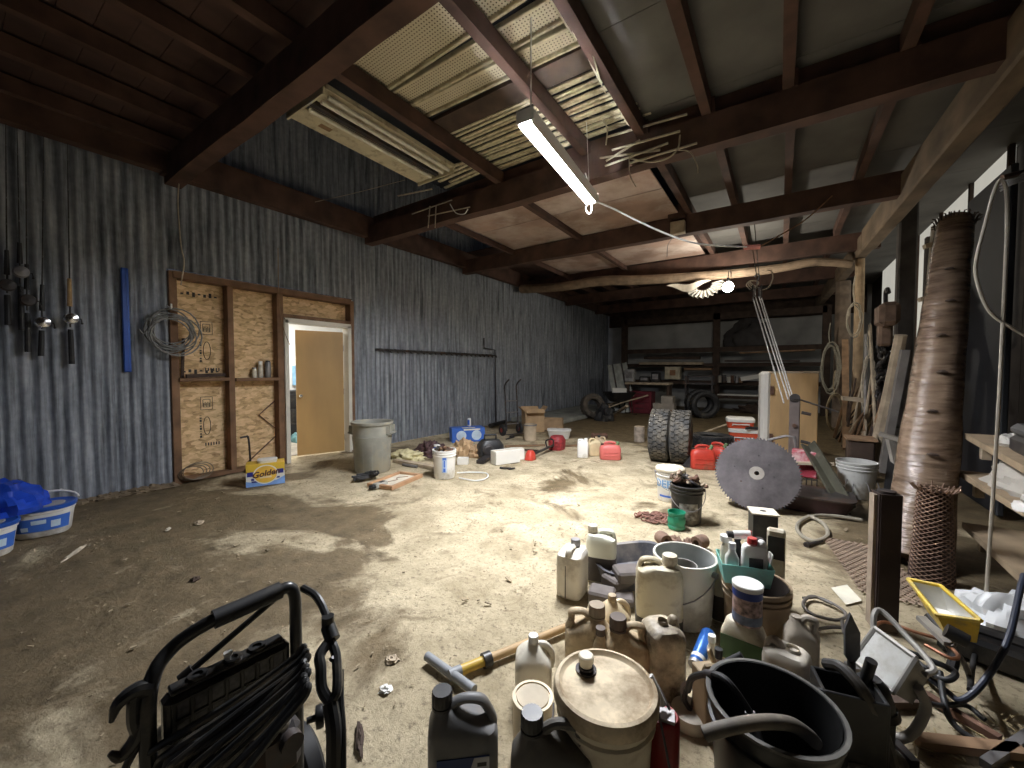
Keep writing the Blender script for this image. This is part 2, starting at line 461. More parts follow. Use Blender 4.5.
g=G(); g.box((-2.2,4.50,4.045),(7.6,.05,.17)); trim(g,wood_beam)
# left plate on the wall
g=G()
for a,b in ((-3,1.6),(1.6,4.6),(4.6,7.3),(7.3,16.6)):
    g.bar((WX+.09,a,3.94+R.uniform(-.02,.02)),(WX+.09,b,3.94+R.uniform(-.02,.02)),.13,.36)
trim(g,wood_beam)
# right carrying beam
RBX=lambda y: 1.42-(y-4.5)*.036
rb=mat('hewn_right_beam',(.18,.13,.085),.8,var=.4,scale=4,bump=.4,stretch=(1,.5,1))
g=G(); g.bar((1.62,-3,3.76),(RBX(9.4),9.4,3.73),.20,.38,bev=.02); trim(g,rb)
g=G(); g.bar((RBX(9.35)-.02,9.35,3.70),(RBX(16.5),16.5,3.66),.18,.32,bev=.02); trim(g,rb)
# stud wall with particle board in the left wall opening
osb=bpy.data.materials.new('oriented_strand_board'); osb.use_nodes=True
def _osb():
    nt=osb.node_tree;N=nt.nodes;L=nt.links;b=N['Principled BSDF'];tc=N.new('ShaderNodeTexCoord')
    mp=N.new('ShaderNodeMapping'); mp.inputs['Scale'].default_value=(1,1,2.2); mp.inputs['Rotation'].default_value=(.6,0,0); L.new(tc.outputs['Object'],mp.inputs['Vector'])
    v=N.new('ShaderNodeTexVoronoi'); v.inputs['Scale'].default_value=13; L.new(mp.outputs['Vector'],v.inputs['Vector'])
    n=N.new('ShaderNodeTexNoise'); n.inputs['Scale'].default_value=22; n.inputs['Detail'].default_value=5; L.new(mp.outputs['Vector'],n.inputs['Vector'])
    s=N.new('ShaderNodeSeparateColor'); L.new(v.outputs['Color'],s.inputs[0])
    a=N.new('ShaderNodeMath'); a.operation='MULTIPLY_ADD'; L.new(s.outputs[0],a.inputs[0]); a.inputs[1].default_value=.45; 
    q=N.new('ShaderNodeMath'); q.operation='MULTIPLY'; L.new(n.outputs['Fac'],q.inputs[0]); q.inputs[1].default_value=.6
    L.new(q.outputs[0],a.inputs[2])
    r=N.new('ShaderNodeValToRGB'); e=r.color_ramp.elements; e[0].position=.2; e[0].color=(.33,.19,.085,1); e[1].position=.75; e[1].color=(.86,.63,.36,1)
    k=e.new(.45); k.color=(.64,.43,.215,1)
    L.new(a.outputs[0],r.inputs['Fac']); L.new(r.outputs['Color'],b.inputs['Base Color']); b.inputs['Roughness'].default_value=.75
_osb()
g=G(); g.box((WX-.14,2.32,1.31),(.014,1.36,2.62)); g.box((WX-.14,3.57,2.43),(.014,1.2,.42)); struct('wall_particle_board',g,osb)
stud=mat('brown_stud_timber',(.19,.105,.055),.8,var=.35,scale=5,bump=.3)
def st(c,d): 
    g=G().box(c,d,bev=.004); return trim(g,stud)
XS=WX-.055
st((XS,1.70,1.31),(.15,.08,2.66)); st((XS,2.31,1.29),(.14,.07,2.54)); st((XS,2.955,1.29),(.14,.09,2.54)); st((XS,4.15,1.29),(.15,.07,2.66))
st((XS,2.92,2.60),(.16,2.44,.09)); st((XS,3.56,2.24),(.14,1.12,.06)); st((XS+.02,2.0,1.30),(.17,.54,.045)); st((XS+.02,2.63,1.29),(.17,.56,.045))
st((XS,2.32,.03),(.15,1.2,.05))
# ink stamps on the particle board (as on the photo: printed panels, no readable wording)
g=G()
def stamp(y,z,w,h):
    t=.006
    for (cy,cz,sy,sz) in ((y,z+h/2,w,t),(y,z-h/2,w,t),(y-w/2,z,t,h),(y+w/2,z,t,h)): g.box((WX-.131,cy,cz),(.002,sy,sz))
for (y,z) in ((2.08,1.98),(2.06,.98)):
    stamp(y,z,.13,.17); stamp(y,z,.08,.10)
    for k in range(5): g.box((WX-.131,y-.03+.015*k,z-.02+.01*(k%2)),(.002,.008,.05))
    for k in range(9):
        g.box((WX-.131,y-.07,z-.16-.035*k),(.002,.022,.006+.012*(k%3)))
    g.tube([(WX-.130,y+.05*math.cos(a)*.8,z-.3+.12*math.sin(a)) for a in [i*2*PI/14 for i in range(14)]],.004,n=4,closed=True)
    for k in range(7): g.box((WX-.131,1.83+.06*k,z+.42+.012*(k%2)),(.002,.03,.02+.02*(k%3)))
    for k in range(6): g.box((WX-.131,y-.02+.03*k,z-.55),(.002,.014,.04))
o=obj('board_stamp',g,ink,bpy.data.objects['wall_particle_board'])
# doorway
frame_m=mat('white_door_casing',(.70,.67,.58),.5,var=.08,scale=4)
g=G(); g.box((WX-.04,3.03,1.09),(.16,.06,2.18)); g.box((WX-.04,4.085,1.09),(.16,.06,2.18)); g.box((WX-.04,3.56,2.175),(.16,1.1,.07)); trim(g,frame_m)
doorm=mat('tan_hollow_core_door',(.47,.30,.12),.45,var=.12,scale=3,stretch=(1,1,.3))
hx,hy=WX-.10,4.04; fx,fy=-6.56,3.31
ang=math.atan2(fy-hy,fx-hx)
g=G().box((.365,0,1.045),(.73,.036,2.06),bev=.003)
d=struct('door_1',g,doorm); d.matrix_world=T(hx,hy,.0,ang)
k=G(); k.lathe([(.012,0),(.012,.03),(.028,.045),(.03,.06),(.02,.072),(0,.075)],14); xf(k,T(.67,.018,1.0,0,-PI/2,0)); obj('door_knob',k,chrome,d,'brass coloured door knob')
k=G(); 
for z in (.25,1.05,1.8): k.cyl((.0,.0,z-.05),(.0,.0,z+.05),.012)
obj('hinge',k,steel_grey,d)
# room beyond the doorway
rm=mat('white_room_plaster',(.75,.76,.74),.8,var=.05)
g=G(); g.box((-8.75,4.0,1.3),(.06,4.2,2.7)); struct('wall_room_end',g,rm)
g=G(); g.box((-7.65,5.6,1.3),(2.3,.06,2.7)); struct('wall_room_far',g,rm)
g=G(); g.box((-7.65,1.9,1.3),(2.3,.06,2.7)); struct('wall_room_near',g,rm)
g=G(); g.box((-7.55,3.7,2.64),(2.5,4,.04)); struct('ceiling_room',g,rm)
g=G(); g.box((-7.75,3.7,-.02),(2.1,4,.04)); struct('floor_room',g,mat('grey_room_floor',(.35,.32,.27),.6))
# ================================================================= GENERATORS
def bucket(name,label,cat,loc,rz,rt,rb,h,m,open_=True,lid=None,wire=None,grip=None,ribs=2,group=None,tilt=(0,0),hang=True,M=None,inner=None,n=28):
    t=thing(name,label,cat,loc,rz,tilt[0],tilt[1],group,M)
    p=[(0,0),(rb*.97,0),(rb,.008)]
    def rr(z): return rb+(rt-rb)*z/h
    zs=h*.78
    p.append((rr(zs),zs))
    for k in range(ribs):
        z=zs+.004+k*h*.09; p+=[(rr(z)+.009,z),(rr(z)+.009,z+.008),(rr(z),z+.012)]
    p+=[(rt,h-.02),(rt+.006,h-.018),(rt+.006,h)]
    if open_: p+=[(rt-.006,h),(rb-.006,.012),(0,.012)]
    else: p+=[(0,h)]
    obj('body',G().lathe(p,n),m,t)
    if inner: obj('lining',G().lathe([(rb-.008,.014),(rt-.010,h-.004)],n),inner,t)
    if lid:
        obj('lid',G().lathe([(rt+.014,h-.022),(rt+.016,h+.002),(rt+.006,h+.014),(rt-.012,h+.014),(rt-.018,h+.006),(0,h+.008)],n),lid,t)
    if wire is not None:
        a=wire; zz=h*.86; pts=[]
        for i in range(13):
            q=PI*i/12; 
            if hang: pts.append(((rt+.02)*math.cos(q),-(rt+.02)*math.sin(q)*1.02,zz-.16*math.sin(q)))
            else: pts.append(((rt+.012)*math.cos(q),-.04*math.sin(q),zz+(rt*.9)*math.sin(q)))
        g=G().tube(pts,.0035,n=6); g.cyl((rt-.005,0,zz),(rt+.022,0,zz),.016,n=10); g.cyl((-rt+.005,0,zz),(-rt-.022,0,zz),.016,n=10)
        w=obj('handle',xf(g,Matrix.Rotation(a,4,'Z')),steel_grey,t)
        if grip:
            q=pts[5:8]; obj('grip',xf(G().tube(q,.011,n=8),Matrix.Rotation(a,4,'Z')),grip,w)
    return t
def jug(name,label,loc,rz,w,d,h,m,capm,nx=0.,style='oil',tilt=(0,0),cat='jug',group=None,neck=.022,fluid=None,e=4.5,cap=True,capr=None,M=None):
    """style oil: neck to one side, strap handle on the other; milk: neck central with a corner handle; flat: recessed handle on top"""
    t=thing(name,label,cat,loc,rz,tilt[0],tilt[1],group,M)
    s=[]
    sh=.66 if style!='milk' else .60
    s+=[(0,0,.0,w*.90,d*.88,e),(0,0,.010,w*.98,d*.97,e),(0,0,.02,w,d,e),(0,0,h*.22,w*.985,d*.98,e),(0,0,h*.24,w,d,e),(0,0,h*(sh-.06),w,d,e),(0,0,h*(sh-.03),w*.985,d*.985,e)]
    if style=='oil':
        s+=[(nx*.06,0,h*(sh+.02),w*.95,d*.97,e),(nx*.25,0,h*(sh+.07),w*.80,d*.9,3.5),(nx*.55,0,h*(sh+.13),w*.56,d*.72,3),(nx*.85,0,h*(sh+.19),w*.34,d*.5,2.5),(nx,0,h*(sh+.22),neck*2.5,neck*2.5,2),(nx,0,h*.90,neck*2,neck*2,2),(nx,0,h*.925,neck*2,neck*2,2)]
    elif style=='milk':
        s+=[(0,0,h*(sh+.05),w*.96,d*.96,3.5),(0,0,h*(sh+.12),w*.82,d*.82,3),(0,0,h*(sh+.2),w*.58,d*.58,2.5),(0,0,h*(sh+.27),w*.36,d*.36,2.2),(0,0,h*.89,neck*2.2,neck*2.2,2),(0,0,h*.93,neck*2,neck*2,2)]
    else:
        s+=[(0,0,h*(sh+.10),w*.99,d*.99,e),(0,0,h*(sh+.18),w*.93,d*.93,e),(nx*.3,0,h*(sh+.235),w*.7,d*.8,4),(nx*.5,0,h*(sh+.25),w*.5,d*.6,3)]
    body=G().loft(s,28)
    if style=='flat':
        body.lathe([(neck*1.3,h*.88),(neck*1.1,h*.9),(neck,h*.95),(neck,h*.96)],18,c=(nx,0,0))
    obj('body',body,m,t)
    if fluid: obj('fluid',G().loft([(0,0,.012,w*1.004,d*1.004,e),(0,0,h*fluid[0],w*1.006,d*1.006,e)],28),fluid[1],t)
    hx=-math.copysign(1,nx) if nx else 1
    if style=='oil':
        x0=nx+hx*neck*1.3
        pts=[(x0-hx*.004,0,h*.86),(nx+hx*w*.30,0,h*.925),(nx+hx*w*.55,0,h*.90),(hx*w*.36,0,h*.80),(hx*w*.42,0,h*(sh+.02)),(hx*w*.40,0,h*(sh-.06))]
        obj('handle',G().tube(pts,[.017,.015,.016,.016,.018,.02],n=10,k=5,flat=min(1.5,d/.09)*.8),m,t)
    elif style=='milk':
        pts=[(hx*w*.12,0,h*.86),(hx*w*.30,0,h*.86),(hx*w*.47,0,h*.76),(hx*w*.50,0,h*.60),(hx*w*.46,0,h*.48)]
        obj('handle',G().tube(pts,[.013,.014,.014,.015,.016],n=10,k=5),m,t)
    else:
        a=-math.copysign(1,nx) if nx else 1
        x1=a*w*.40; x0=nx+a*neck*1.6
        pts=[(x0,0,h*.86),(x0+a*.01,0,h*.94),((x0+x1)/2,0,h*.965),(x1-a*.01,0,h*.94),(x1,0,h*.84)]
        obj('handle',G().tube(pts,.016,n=10,k=5,flat=1.2),m,t)
    if cap:
        r=capr or neck*1.22; z=h*.905 if style!='flat' else h*.93
        g=G()
        # ribbed screw cap
        prof=[]; n=36; vs=[];fs=[]
        rows=[(r,z),(r,z+r*1.1),(r*.93,z+r*1.25)]
        for (q,zz) in rows:
            for j in range(n):
                a=2*PI*j/n; k=q*(1+(.03 if j%2 else -.02)); vs.append((nx+k*math.cos(a),k*math.sin(a),zz))
        for i in range(2):
            for j in range(n): fs.append((i*n+j,i*n+(j+1)%n,(i+1)*n+(j+1)%n,(i+1)*n+j))
        fs.append(tuple(range(n))[::-1]); fs.append(tuple(2*n+j for j in range(n))); g.add(vs,fs)
        g.cyl((nx,0,z-.012),(nx,0,z-.004),r*1.05,n=20)
        obj('cap',g,capm,t)
    return t
def label_box(t,w,d,z0,z1,m,frac=.8,y=-1,name='paper_label'):
    g=G().box((0,y*(d/2+.0012),(z0+z1)/2),(w*frac,.0024,z1-z0)); return obj(name,g,m,t)
def tyre_parts(t,R_,r,w,m,blocks=True,nb=34,rows=5,seed=0):
    h=w/2
    prof=[(r,-h*.72),(r+.02,-h*.86),(r+.06,-h*.98),((R_+r)/2,-h*1.05),(R_-.05,-h*.98),(R_-.018,-h*.90),(R_-.012,-h*.5),(R_-.010,0),(R_-.012,h*.5),(R_-.018,h*.90),(R_-.05,h*.98),((R_+r)/2,h*1.05),(r+.06,h*.98),(r+.02,h*.86),(r,h*.72),(r-.004,h*.6),(R_-.06,h*.7),(R_-.04,0),(R_-.06,-h*.7),(r-.004,-h*.6),(r,-h*.72)]
    g=G().lathe(prof,44); xf(g,Matrix.Rotation(PI/2,4,'Y')); obj('carcass',g,m,t)
    if blocks:
        g=G()
        for i in range(nb):
            for k in range(rows):
                a=2*PI*(i+.5*(k%2))/nb; x=(k-(rows-1)/2)*(w*.86/rows)
                M=Matrix.Rotation(a,4,'X')@Matrix.Translation((x,0,R_-.007))@Matrix.Rotation(.35*(1 if k%2 else -1),4,'Z')
                g.box((0,0,0),(w*.80/rows,2*PI*R_/nb*.70,.022),M=M)
        obj('tread',g,m,t)
# ================================================================= LEFT SIDE AND MIDDLE
# --- pails at the left edge
def oval_pail(label,loc,rz,ls,lid):
    t=thing('plastic_pail',label,'pail',loc,rz,group='white and blue pails by the left wall')
    s=1.45*ls
    obj('body',G().loft([(0,0,0,.30*ls,.27*ls,2.6),(0,0,.012,.32*ls,.29*ls,2.6),(0,0,.20*ls,.37*ls,.335*ls,2.6),(0,0,.205*ls,.385*ls,.35*ls,2.6),(0,0,.235*ls,.39*ls,.355*ls,2.6)],32),white_pl,t)
    def at_(u,v,o=0.):
        a=-PI/2+(u-.5)*2.2; z=.055*ls+v*.115*ls; q=(z/(.20*ls)); wx=(.32+.05*q)*ls/2+.002+o; wy=(.29+.045*q)*ls/2+.002+o; e=2.6
        ca,sa=math.cos(a),math.sin(a)
        return (wx*math.copysign(abs(ca)**(2/e),ca),wy*math.copysign(abs(sa)**(2/e),sa),z)
    lb=obj('wrap_label',G().grid(at_,20,4,.001),blue_print,t,'blue printed label band')
    g=G(); g.grid(lambda u,v:at_(.42+.14*u,.55+.3*v,.001),6,2,.0008); g.grid(lambda u,v:at_(.62+.16*u,.2+.5*v,.001),6,2,.0008); g.grid(lambda u,v:at_(.25+.12*u,.12+.3*v,.001),6,2,.0008)
    obj('label_panel',g,mat('pale_print',(.55,.68,.8),.5),lb)
    l=G().loft([(0,0,.225*ls,.40*ls,.365*ls,2.6),(0,0,.25*ls,.405*ls,.37*ls,2.6),(0,0,.256*ls,.38*ls,.35*ls,2.6),(0,0,.246*ls,.35*ls,.32*ls,2.6)],32)
    obj('lid',l,lid,t,'blue lid')
    obj('lid_panel',G().loft([(0,0,.246*ls,.26*ls,.2*ls,3),(0,0,.251*ls,.25*ls,.19*ls,3)],24),mat('dusty_grey_lid',(.36,.36,.36),.6),t)
    q=[(.2*ls*math.cos(a)+.0,.18*ls*math.sin(a)*.35+.10*ls,.25*ls+.075*ls*math.sin(a)) for a in [PI*i/12 for i in range(13)]]
    obj('handle',G().tube(q,.009,n=8),white_pl,t)
    return t
p=Pz(46,541); oval_pail('white pail with blue lid and raised white handle, standing against the corrugated wall',(p.x-.28,p.y+.02,0),face(p.x,p.y)-.15,1.0,blue_pl)
p=Pz(2,561); oval_pail('white pail with blue label, cut by the left photo edge',(p.x-.25,p.y-.09,0),face(p.x,p.y)+.1,1.0,blue_pl)
bagm=mat('glossy_blue_film',(.02,.07,.5),.22,var=.3,scale=8,bump=.5)
p=Pz(8,505,.33)
g=G().heap(.70,.58,.24,seed=5,rough=.25,n=44,freq=5.5)
one('plastic_bag',g,bagm,'crumpled blue plastic bag lying on top of the pails at left','bag',(p.x-.24,p.y-.06,.25),.4)
# --- fishing rods on the wall
def rod(label,px,py_reel,top_y,bot_y,lean,reelm,cork):
    X=WX+.06
    a=Px(px,py_reel,X); b=Px(px+lean,bot_y,X); c=Px(px-lean*1.5,top_y,X)
    t=thing('fishing_rod',label,'fishing rod',(X,a.y,a.z),group='fishing rods hung on the left wall')
    L=lambda q:V((X,q.y,q.z))-V((X,a.y,a.z))
    up=L(c); dn=L(b)
    obj('rod_blank',G().tube([dn*.2,up*.6,up],[.007,.0045,.002],n=6),black_pl,t)
    obj('grip',G().tube([dn*.25,dn],[.020,.023],n=10),black_rub,t)
    obj('fore_grip',G().tube([up*.06,up*.2],[.020,.015],n=10),cork,t)
    g=G(); M=T(.06,0,-.01,0,0,PI/2)@Matrix.Scale(1.6,4)
    g.lathe([(.0,-.02),(.028,-.02),(.034,-.012),(.024,-.006),(.024,.02),(.034,.026),(.03,.034),(0,.04)],18,M=M); g.cyl((0,0,-.01),(.05,0,-.01),.008)
    r=obj('reel',g,reelm,t); obj('crank',G().tube([(.06,.03,-.01),(.07,.07,-.01),(.07,.075,-.05)],.005,n=6).ball((.07,.076,-.055),.011,n=8),black_pl,r)
    g=G()
    for k in (.35,.5,.65,.8,.95):
        q=up*k; g.tube([(q.x+.012+.008*math.cos(i*PI/4),q.y,q.z+.008*math.sin(i*PI/4)) for i in range(8)],.0015,n=4,closed=True)
    obj('line_guide',g,steel_grey,t)
corkm=mat('tan_cork',(.42,.27,.13),.8,var=.25,scale=30)
rod('fishing rod with cork fore grip and silver reel, rightmost on the wall',70,318,120,364,2,chrome,corkm)
rod('fishing rod with twin silver reel, second from the right on the wall',42,322,135,356,-1,chrome,black_rub)
rod('fishing rod with dark low reel, third from the right on the wall',27,300,120,352,1,steel_dark,black_rub)
rod('fishing rod with bright round reel, hung high beside the left photo edge',20,272,125,330,2,steel_grey,black_rub)
rod('fishing rod with black reel, touching the left photo edge',7,285,110,325,1,steel_dark,black_rub)
g=G()
q0=Px(0,205,WX+.03);q1=Px(82,212,WX+.03); g.bar((WX+.03,q0.y-.3,q0.z),(WX+.03,q1.y,q0.z),.03,.05)
pass
# blue tube
a=Px(125,268,WX+.03);b=Px(127,372,WX+.03)
g=G().box((0,0,0),(.022,.062,a.z-b.z),bev=.006); g.box((.012,.012,0),(.006,.010,a.z-b.z-.02)); g.box((.012,-.018,0),(.006,.010,a.z-b.z-.02))
one('plastic_channel',g,blue_pl,'long blue plastic channel fixed upright on the corrugated wall','channel',(WX+.03,(a.y+b.y)/2,(a.z+b.z)/2))
# hose coil on stud
c=Px(172,327,WX+.10)
g=G()
for k in range(10):
    r0=.19+.06*R.random(); oy=.05*R.uniform(-1,1); oz=.05*R.uniform(-1,1)-.01*k
    g.tube([(WX+.07+.012*k*.6+.012*math.sin(3*q+k),c.y+oy+r0*math.cos(q),c.z+oz+r0*1.0*math.sin(q)) for q in [2*PI*i/20 for i in range(20)]],.0085,n=6,closed=True)
g.tube([(WX+.1,c.y-.2,c.z),(WX+.1,c.y-.26,c.z-.1),(WX+.1,c.y-.3,c.z-.05)],.008,n=6,k=4); g.tube([(WX+.1,c.y+.0,c.z-.2),(WX+.1,c.y+.12,c.z-.26),(WX+.1,c.y+.2,c.z-.22)],.008,n=6,k=4)
t=thing('cable_coil','coiled grey cable hung on a hook at the left stud beside the particle board','cable coil',(0,0,0))
obj('cable',g,mat('grey_cable',(.22,.22,.21),.5,var=.3,scale=20),t)
obj('hook',G().tube([(WX+.02,c.y-.02,c.z+.26),(WX+.16,c.y-.02,c.z+.22),(WX+.17,c.y-.02,c.z+.27)],.01,n=6,k=4),white_pl,t)
# hanging cord above, conduit strip
pts=[Px(x,y,WX+.20) for x,y in ((179,182),(178,205),(181,245),(184,262),(181,285))]
one('wall_flex',G().tube(pts,.007,n=6,k=5),cord_pale,'pale cord hanging from the wall plate above the left stud','cord')
pts=[Px(x,y,WX+.04) for x,y in ((278,248),(279,300),(284,330),(290,345))]
one('wall_wire',G().tube(pts,.005,n=5,k=5),wood_mid,'thin brown wire running down beside the door casing','wire')
# shelf bottles, board pieces in the stud bay
t=thing('silver_canister','tall silver canister on the stud shelf, nearest the door','canister',(WX-.06,2.80,1.31))
obj('body',G().lathe([(.038,0),(.04,.005),(.04,.22),(.036,.23),(0,.23)],20),steel_grey,t); obj('cap',G().lathe([(.03,.23),(.03,.25),(0,.252)],18),steel_dark,t)
t=thing('spray_can','white topped can on the stud shelf, left of the silver canister','can',(WX-.06,2.70,1.31))
obj('body',G().lathe([(.034,0),(.034,.17),(.02,.19),(0,.19)],18),mat('pale_print_can',(.5,.45,.36),.5,var=.4,scale=20),t); obj('cap',G().lathe([(.03,.19),(.03,.24),(0,.242)],18),white_pl,t)
t=thing('glass_jar','small dusty jar on the stud shelf, left of the white can','jar',(WX-.06,2.62,1.31))
obj('body',G().lathe([(.03,0),(.032,.1),(.024,.12),(.024,.13),(0,.13)],16),dusty_white,t); obj('lid',G().lathe([(.028,.13),(.028,.15),(0,.15)],16),steel_grey,t)
one('timber_offcut',G().bar((0,-.2,.0),(0,.22,.015),.05,.045),wood_dark,'short dark timber offcut lying on the left stud shelf','timber',(WX-.03,2.02,1.345))
one('timber_strip',G().bar((0,0,0),(.01,.02,.5),.03,.02),wood_dark,'thin dark strip leaning in the upper left stud bay','timber',(WX-.10,1.80,1.325))
# folding rod on the board, crow bar, wire coil
pts=[Px(x,y,WX-.11) for x,y in ((278,398),(259,415),(280,432),(247,463))]
one('folding_rod',G().tube(pts,.011,n=6),rust,'zigzag bent steel rod leaning on the right particle board panel','rod')
b=Pz(243,484); b=V((WX+.05,b.y,0))
one('wrecking_bar',G().tube([(0,0,.02),(0,-.02,.46),(0,-.06,.50),(0,-.12,.495)],.013,n=8,k=4).ball((0,0,.03),.05,1,1.4,1,n=10),steel_dark,'dark hooked bar standing left of the yellow drinks carton','bar',(WX+.10,2.48,0))
g=G(); cc=Px(191,480,WX+.02)
for k in range(4): g.tube([(WX+.03+.02*k,cc.y+.02*k+(.13+.01*k)*math.cos(q),.11+.01*k+(.085+.008*k)*math.sin(q)) for q in [2*PI*i/18 for i in range(18)]],.006,n=5,closed=True)
one('wire_coil',g,mat('dull_wire',(.22,.18,.13),.5,.4),'loose coil of wire leaning at the foot of the left stud bay','wire coil')
# yellow and blue drinks carton
p0=Pz(246,488);p1=Pz(285,483)
cx,cy=(p0.x+p1.x)/2,(p0.y+p1.y)/2; wd=(p1-p0).length; rz=math.atan2(p1.y-p0.y,p1.x-p0.x)
yel=mat('yellow_carton',(.72,.48,.05),.55,var=.06,scale=4)
t=thing('drinks_carton','yellow and blue drinks carton with clear tub on top, beside the doorway','carton',(cx,cy,0),rz)
D=.24;hh=.27
obj('carton',G().box((0,D/2,hh/2),(wd,D,hh),bev=.004),yel,t)
obj('white_field',G().box((0,-.001,.085),(wd*.99,.003,.165)),white_paint,t)
g=G()
g.prism([(-wd/2,0),(wd/2,0),(wd/2,.10),(wd*.28,.055),(0,.04),(-wd*.3,.05),(-wd/2,.07)],-.0008,.0022,M=T(0,-.002,.002)@Matrix.Rotation(PI/2,4,'X'))
obj('blue_artwork',g,mat('pale_blue_print3',(.22,.40,.78),.5),t)
for (x,z,w_,h_) in ((-.37,.155,.2,.055),(-.28,.06,.16,.02),(.38,.165,.17,.055),(.3,.09,.13,.02),(-.33,.09,.08,.025)): obj('navy_block',G().box((wd*x,-.0045,z),(wd*w_,.001,h_)),mat('navy_block_print',(.02,.03,.25),.5),t)
for (rx_,m_,y_,n_) in ((.118,white_paint,-.004,'oval_border'),(.106,mat('amber_print',(.82,.50,.07),.5),-.0055,'sun_disc')):
    g=G().lathe([(rx_,0),(rx_,.002),(0,.002)],32); xf(g,T(0,y_,hh*.52)@Matrix.Rotation(PI/2,4,'X')@Matrix.Diagonal((1.12,.98,1,1))); obj(n_,g,m_,t)
obj('lettering',xf(text('Golden',.098,.001,ital=.3,weight=.003),T(0,-.009,hh*.56,0)@Matrix.Rotation(-.12,4,'Y')),mat('brown_script',(.10,.04,.03),.5),t)
obj('panel_print',G().box((0,-.0085,hh*.40),(wd*.3,.001,.022)),mat('pale_amber',(.8,.66,.4),.5),t)
obj('tub_lid',G().loft([(.02,D/2,hh,.20,.17,5),(.02,D/2,hh+.035,.22,.19,5),(.02,D/2,hh+.04,.19,.16,5)],24),white_pl,t)
# things seen in the room beyond
t=thing('dark_dresser','dark dresser seen through the open doorway','dresser',(-8.45,4.55,0))
obj('carcass',G().box((0,0,.5),(.45,1.2,1.0),bev=.01),black_pl,t)
g=G(); 
for k in range(3): g.box((.23,0,.2+.3*k),(.02,1.1,.26),bev=.006)
obj('drawer',g,black_pl,t)
t=thing('hanging_shirt','blue and white cloth hanging above the dresser, seen through the doorway','cloth',(-8.68,4.62,1.1))
obj('cloth',G().grid(lambda u,v:(.04*math.sin(9*u),-.25+.5*u,.42*v),14,6,.01),mat('blue_cloth',(.22,.42,.62),.8,var=.5,scale=5),t)
obj('print',G().grid(lambda u,v:(.03+.04*math.sin(9*(u*.4+.3)),-.1+.2*u,.06+.2*v),8,4,.01),white_pl,t)
t=one('floor_bag',G().heap(.35,.3,.2,seed=9),mat('teal_cloth',(.15,.32,.36),.8),'bluish cloth bag on the floor inside the doorway','bag',(-7.9,4.1,0))
# grey bin
p=Pz(368,475); bx,by=p.x-.17,p.y+.20
binm=mat('dusty_grey_bin',(.30,.30,.26),.6,var=.2,scale=4,dirt=(.38,.34,.25),dscale=3,damt=.45)
t=thing('garbage_bin','large grey plastic garbage bin standing in front of the open door','garbage bin',(bx,by,0),face(bx,by))
rt,rb,h=.27,.235,.70
obj('body',G().lathe([(0,0),(rb*.97,0),(rb,.01),(rb+.03,.48),(rb+.035,.50),(rt-.012,.50),(rt-.004,.66),(rt+.014,.665),(rt+.018,.70),(rt-.006,.70),(rt-.02,.66),(rb-.01,.02),(0,.02)],36),binm,t)
for a in (.25,PI+.25):
    g=G().tube([(rt-.03,-.09,.53),(rt+.035,-.09,.545),(rt+.035,.09,.545),(rt-.03,.09,.53)],.014,n=8); g.box((rt+.0,-.09,.60),(.05,.02,.10)); g.box((rt+.0,.09,.60),(.05,.02,.10))
    obj('handle',xf(g,Matrix.Rotation(a-PI/2+.9,4,'Z')),binm,t)
g=G()
for a in range(0,12): g.box((0,0,0),(.004,.012,.44),M=Matrix.Rotation(a*PI/6,4,'Z')@T(rb+.014,0,.25,0,0,.06))
obj('stiffening_rib',g,binm,t)
# black strap pile in front
p=Pz(366,480)
g=G()
for k in range(9):
    a=R.uniform(0,6.28); g.tube([(R.uniform(-.16,.16),R.uniform(-.10,.1),.02+.012*k*.6) for _ in range(5)],.014,n=6,k=5,flat=.6)
one('strap_bundle',g,black_rub,'tangled black strap bundle on the floor at the foot of the grey bin','strap',(p.x,p.y,.008),face(p.x,p.y))
# tray and clamp meter
p=Pz(396,482); rz=face(p.x,p.y)+.9
t=thing('picture_frame','shallow tan wooden frame with pale panel lying on the floor','frame',(p.x,p.y,0),rz)
g=G(); 
for (c,d) in (((0,-.17,.025),(.62,.04,.05)),((0,.17,.025),(.62,.04,.05)),((-.29,0,.025),(.04,.34,.05)),((.29,0,.025),(.04,.34,.05))): g.box(c,d,bev=.004)
obj('frame_rail',g,mat('reddish_tan_wood',(.48,.28,.15),.7,var=.2),t); obj('panel',G().box((0,0,.012),(.54,.30,.02)),mat('pale_paper',(.66,.6,.48),.8,var=.15,scale=9),t)
obj('drawn_mark',G().tube([(-.1,.05,.024),(.02,.0,.024),(.1,.06,.024),(.2,-.04,.024)],.006,n=5,k=4),wood_mid,t)
p=Pz(380,487)
t=thing('clamp_meter','small grey hand tool with black grip lying against the wooden frame','tool',(p.x,p.y,0),face(p.x,p.y)+.8)
obj('body',G().box((0,0,.03),(.20,.09,.06),bev=.015),mat('grey_tool',(.35,.34,.29),.6),t); obj('grip',G().box((-.11,0,.03),(.10,.07,.05),bev=.015),black_pl,t); obj('screen',G().box((.03,0,.061),(.07,.05,.003)),black_pl,t)
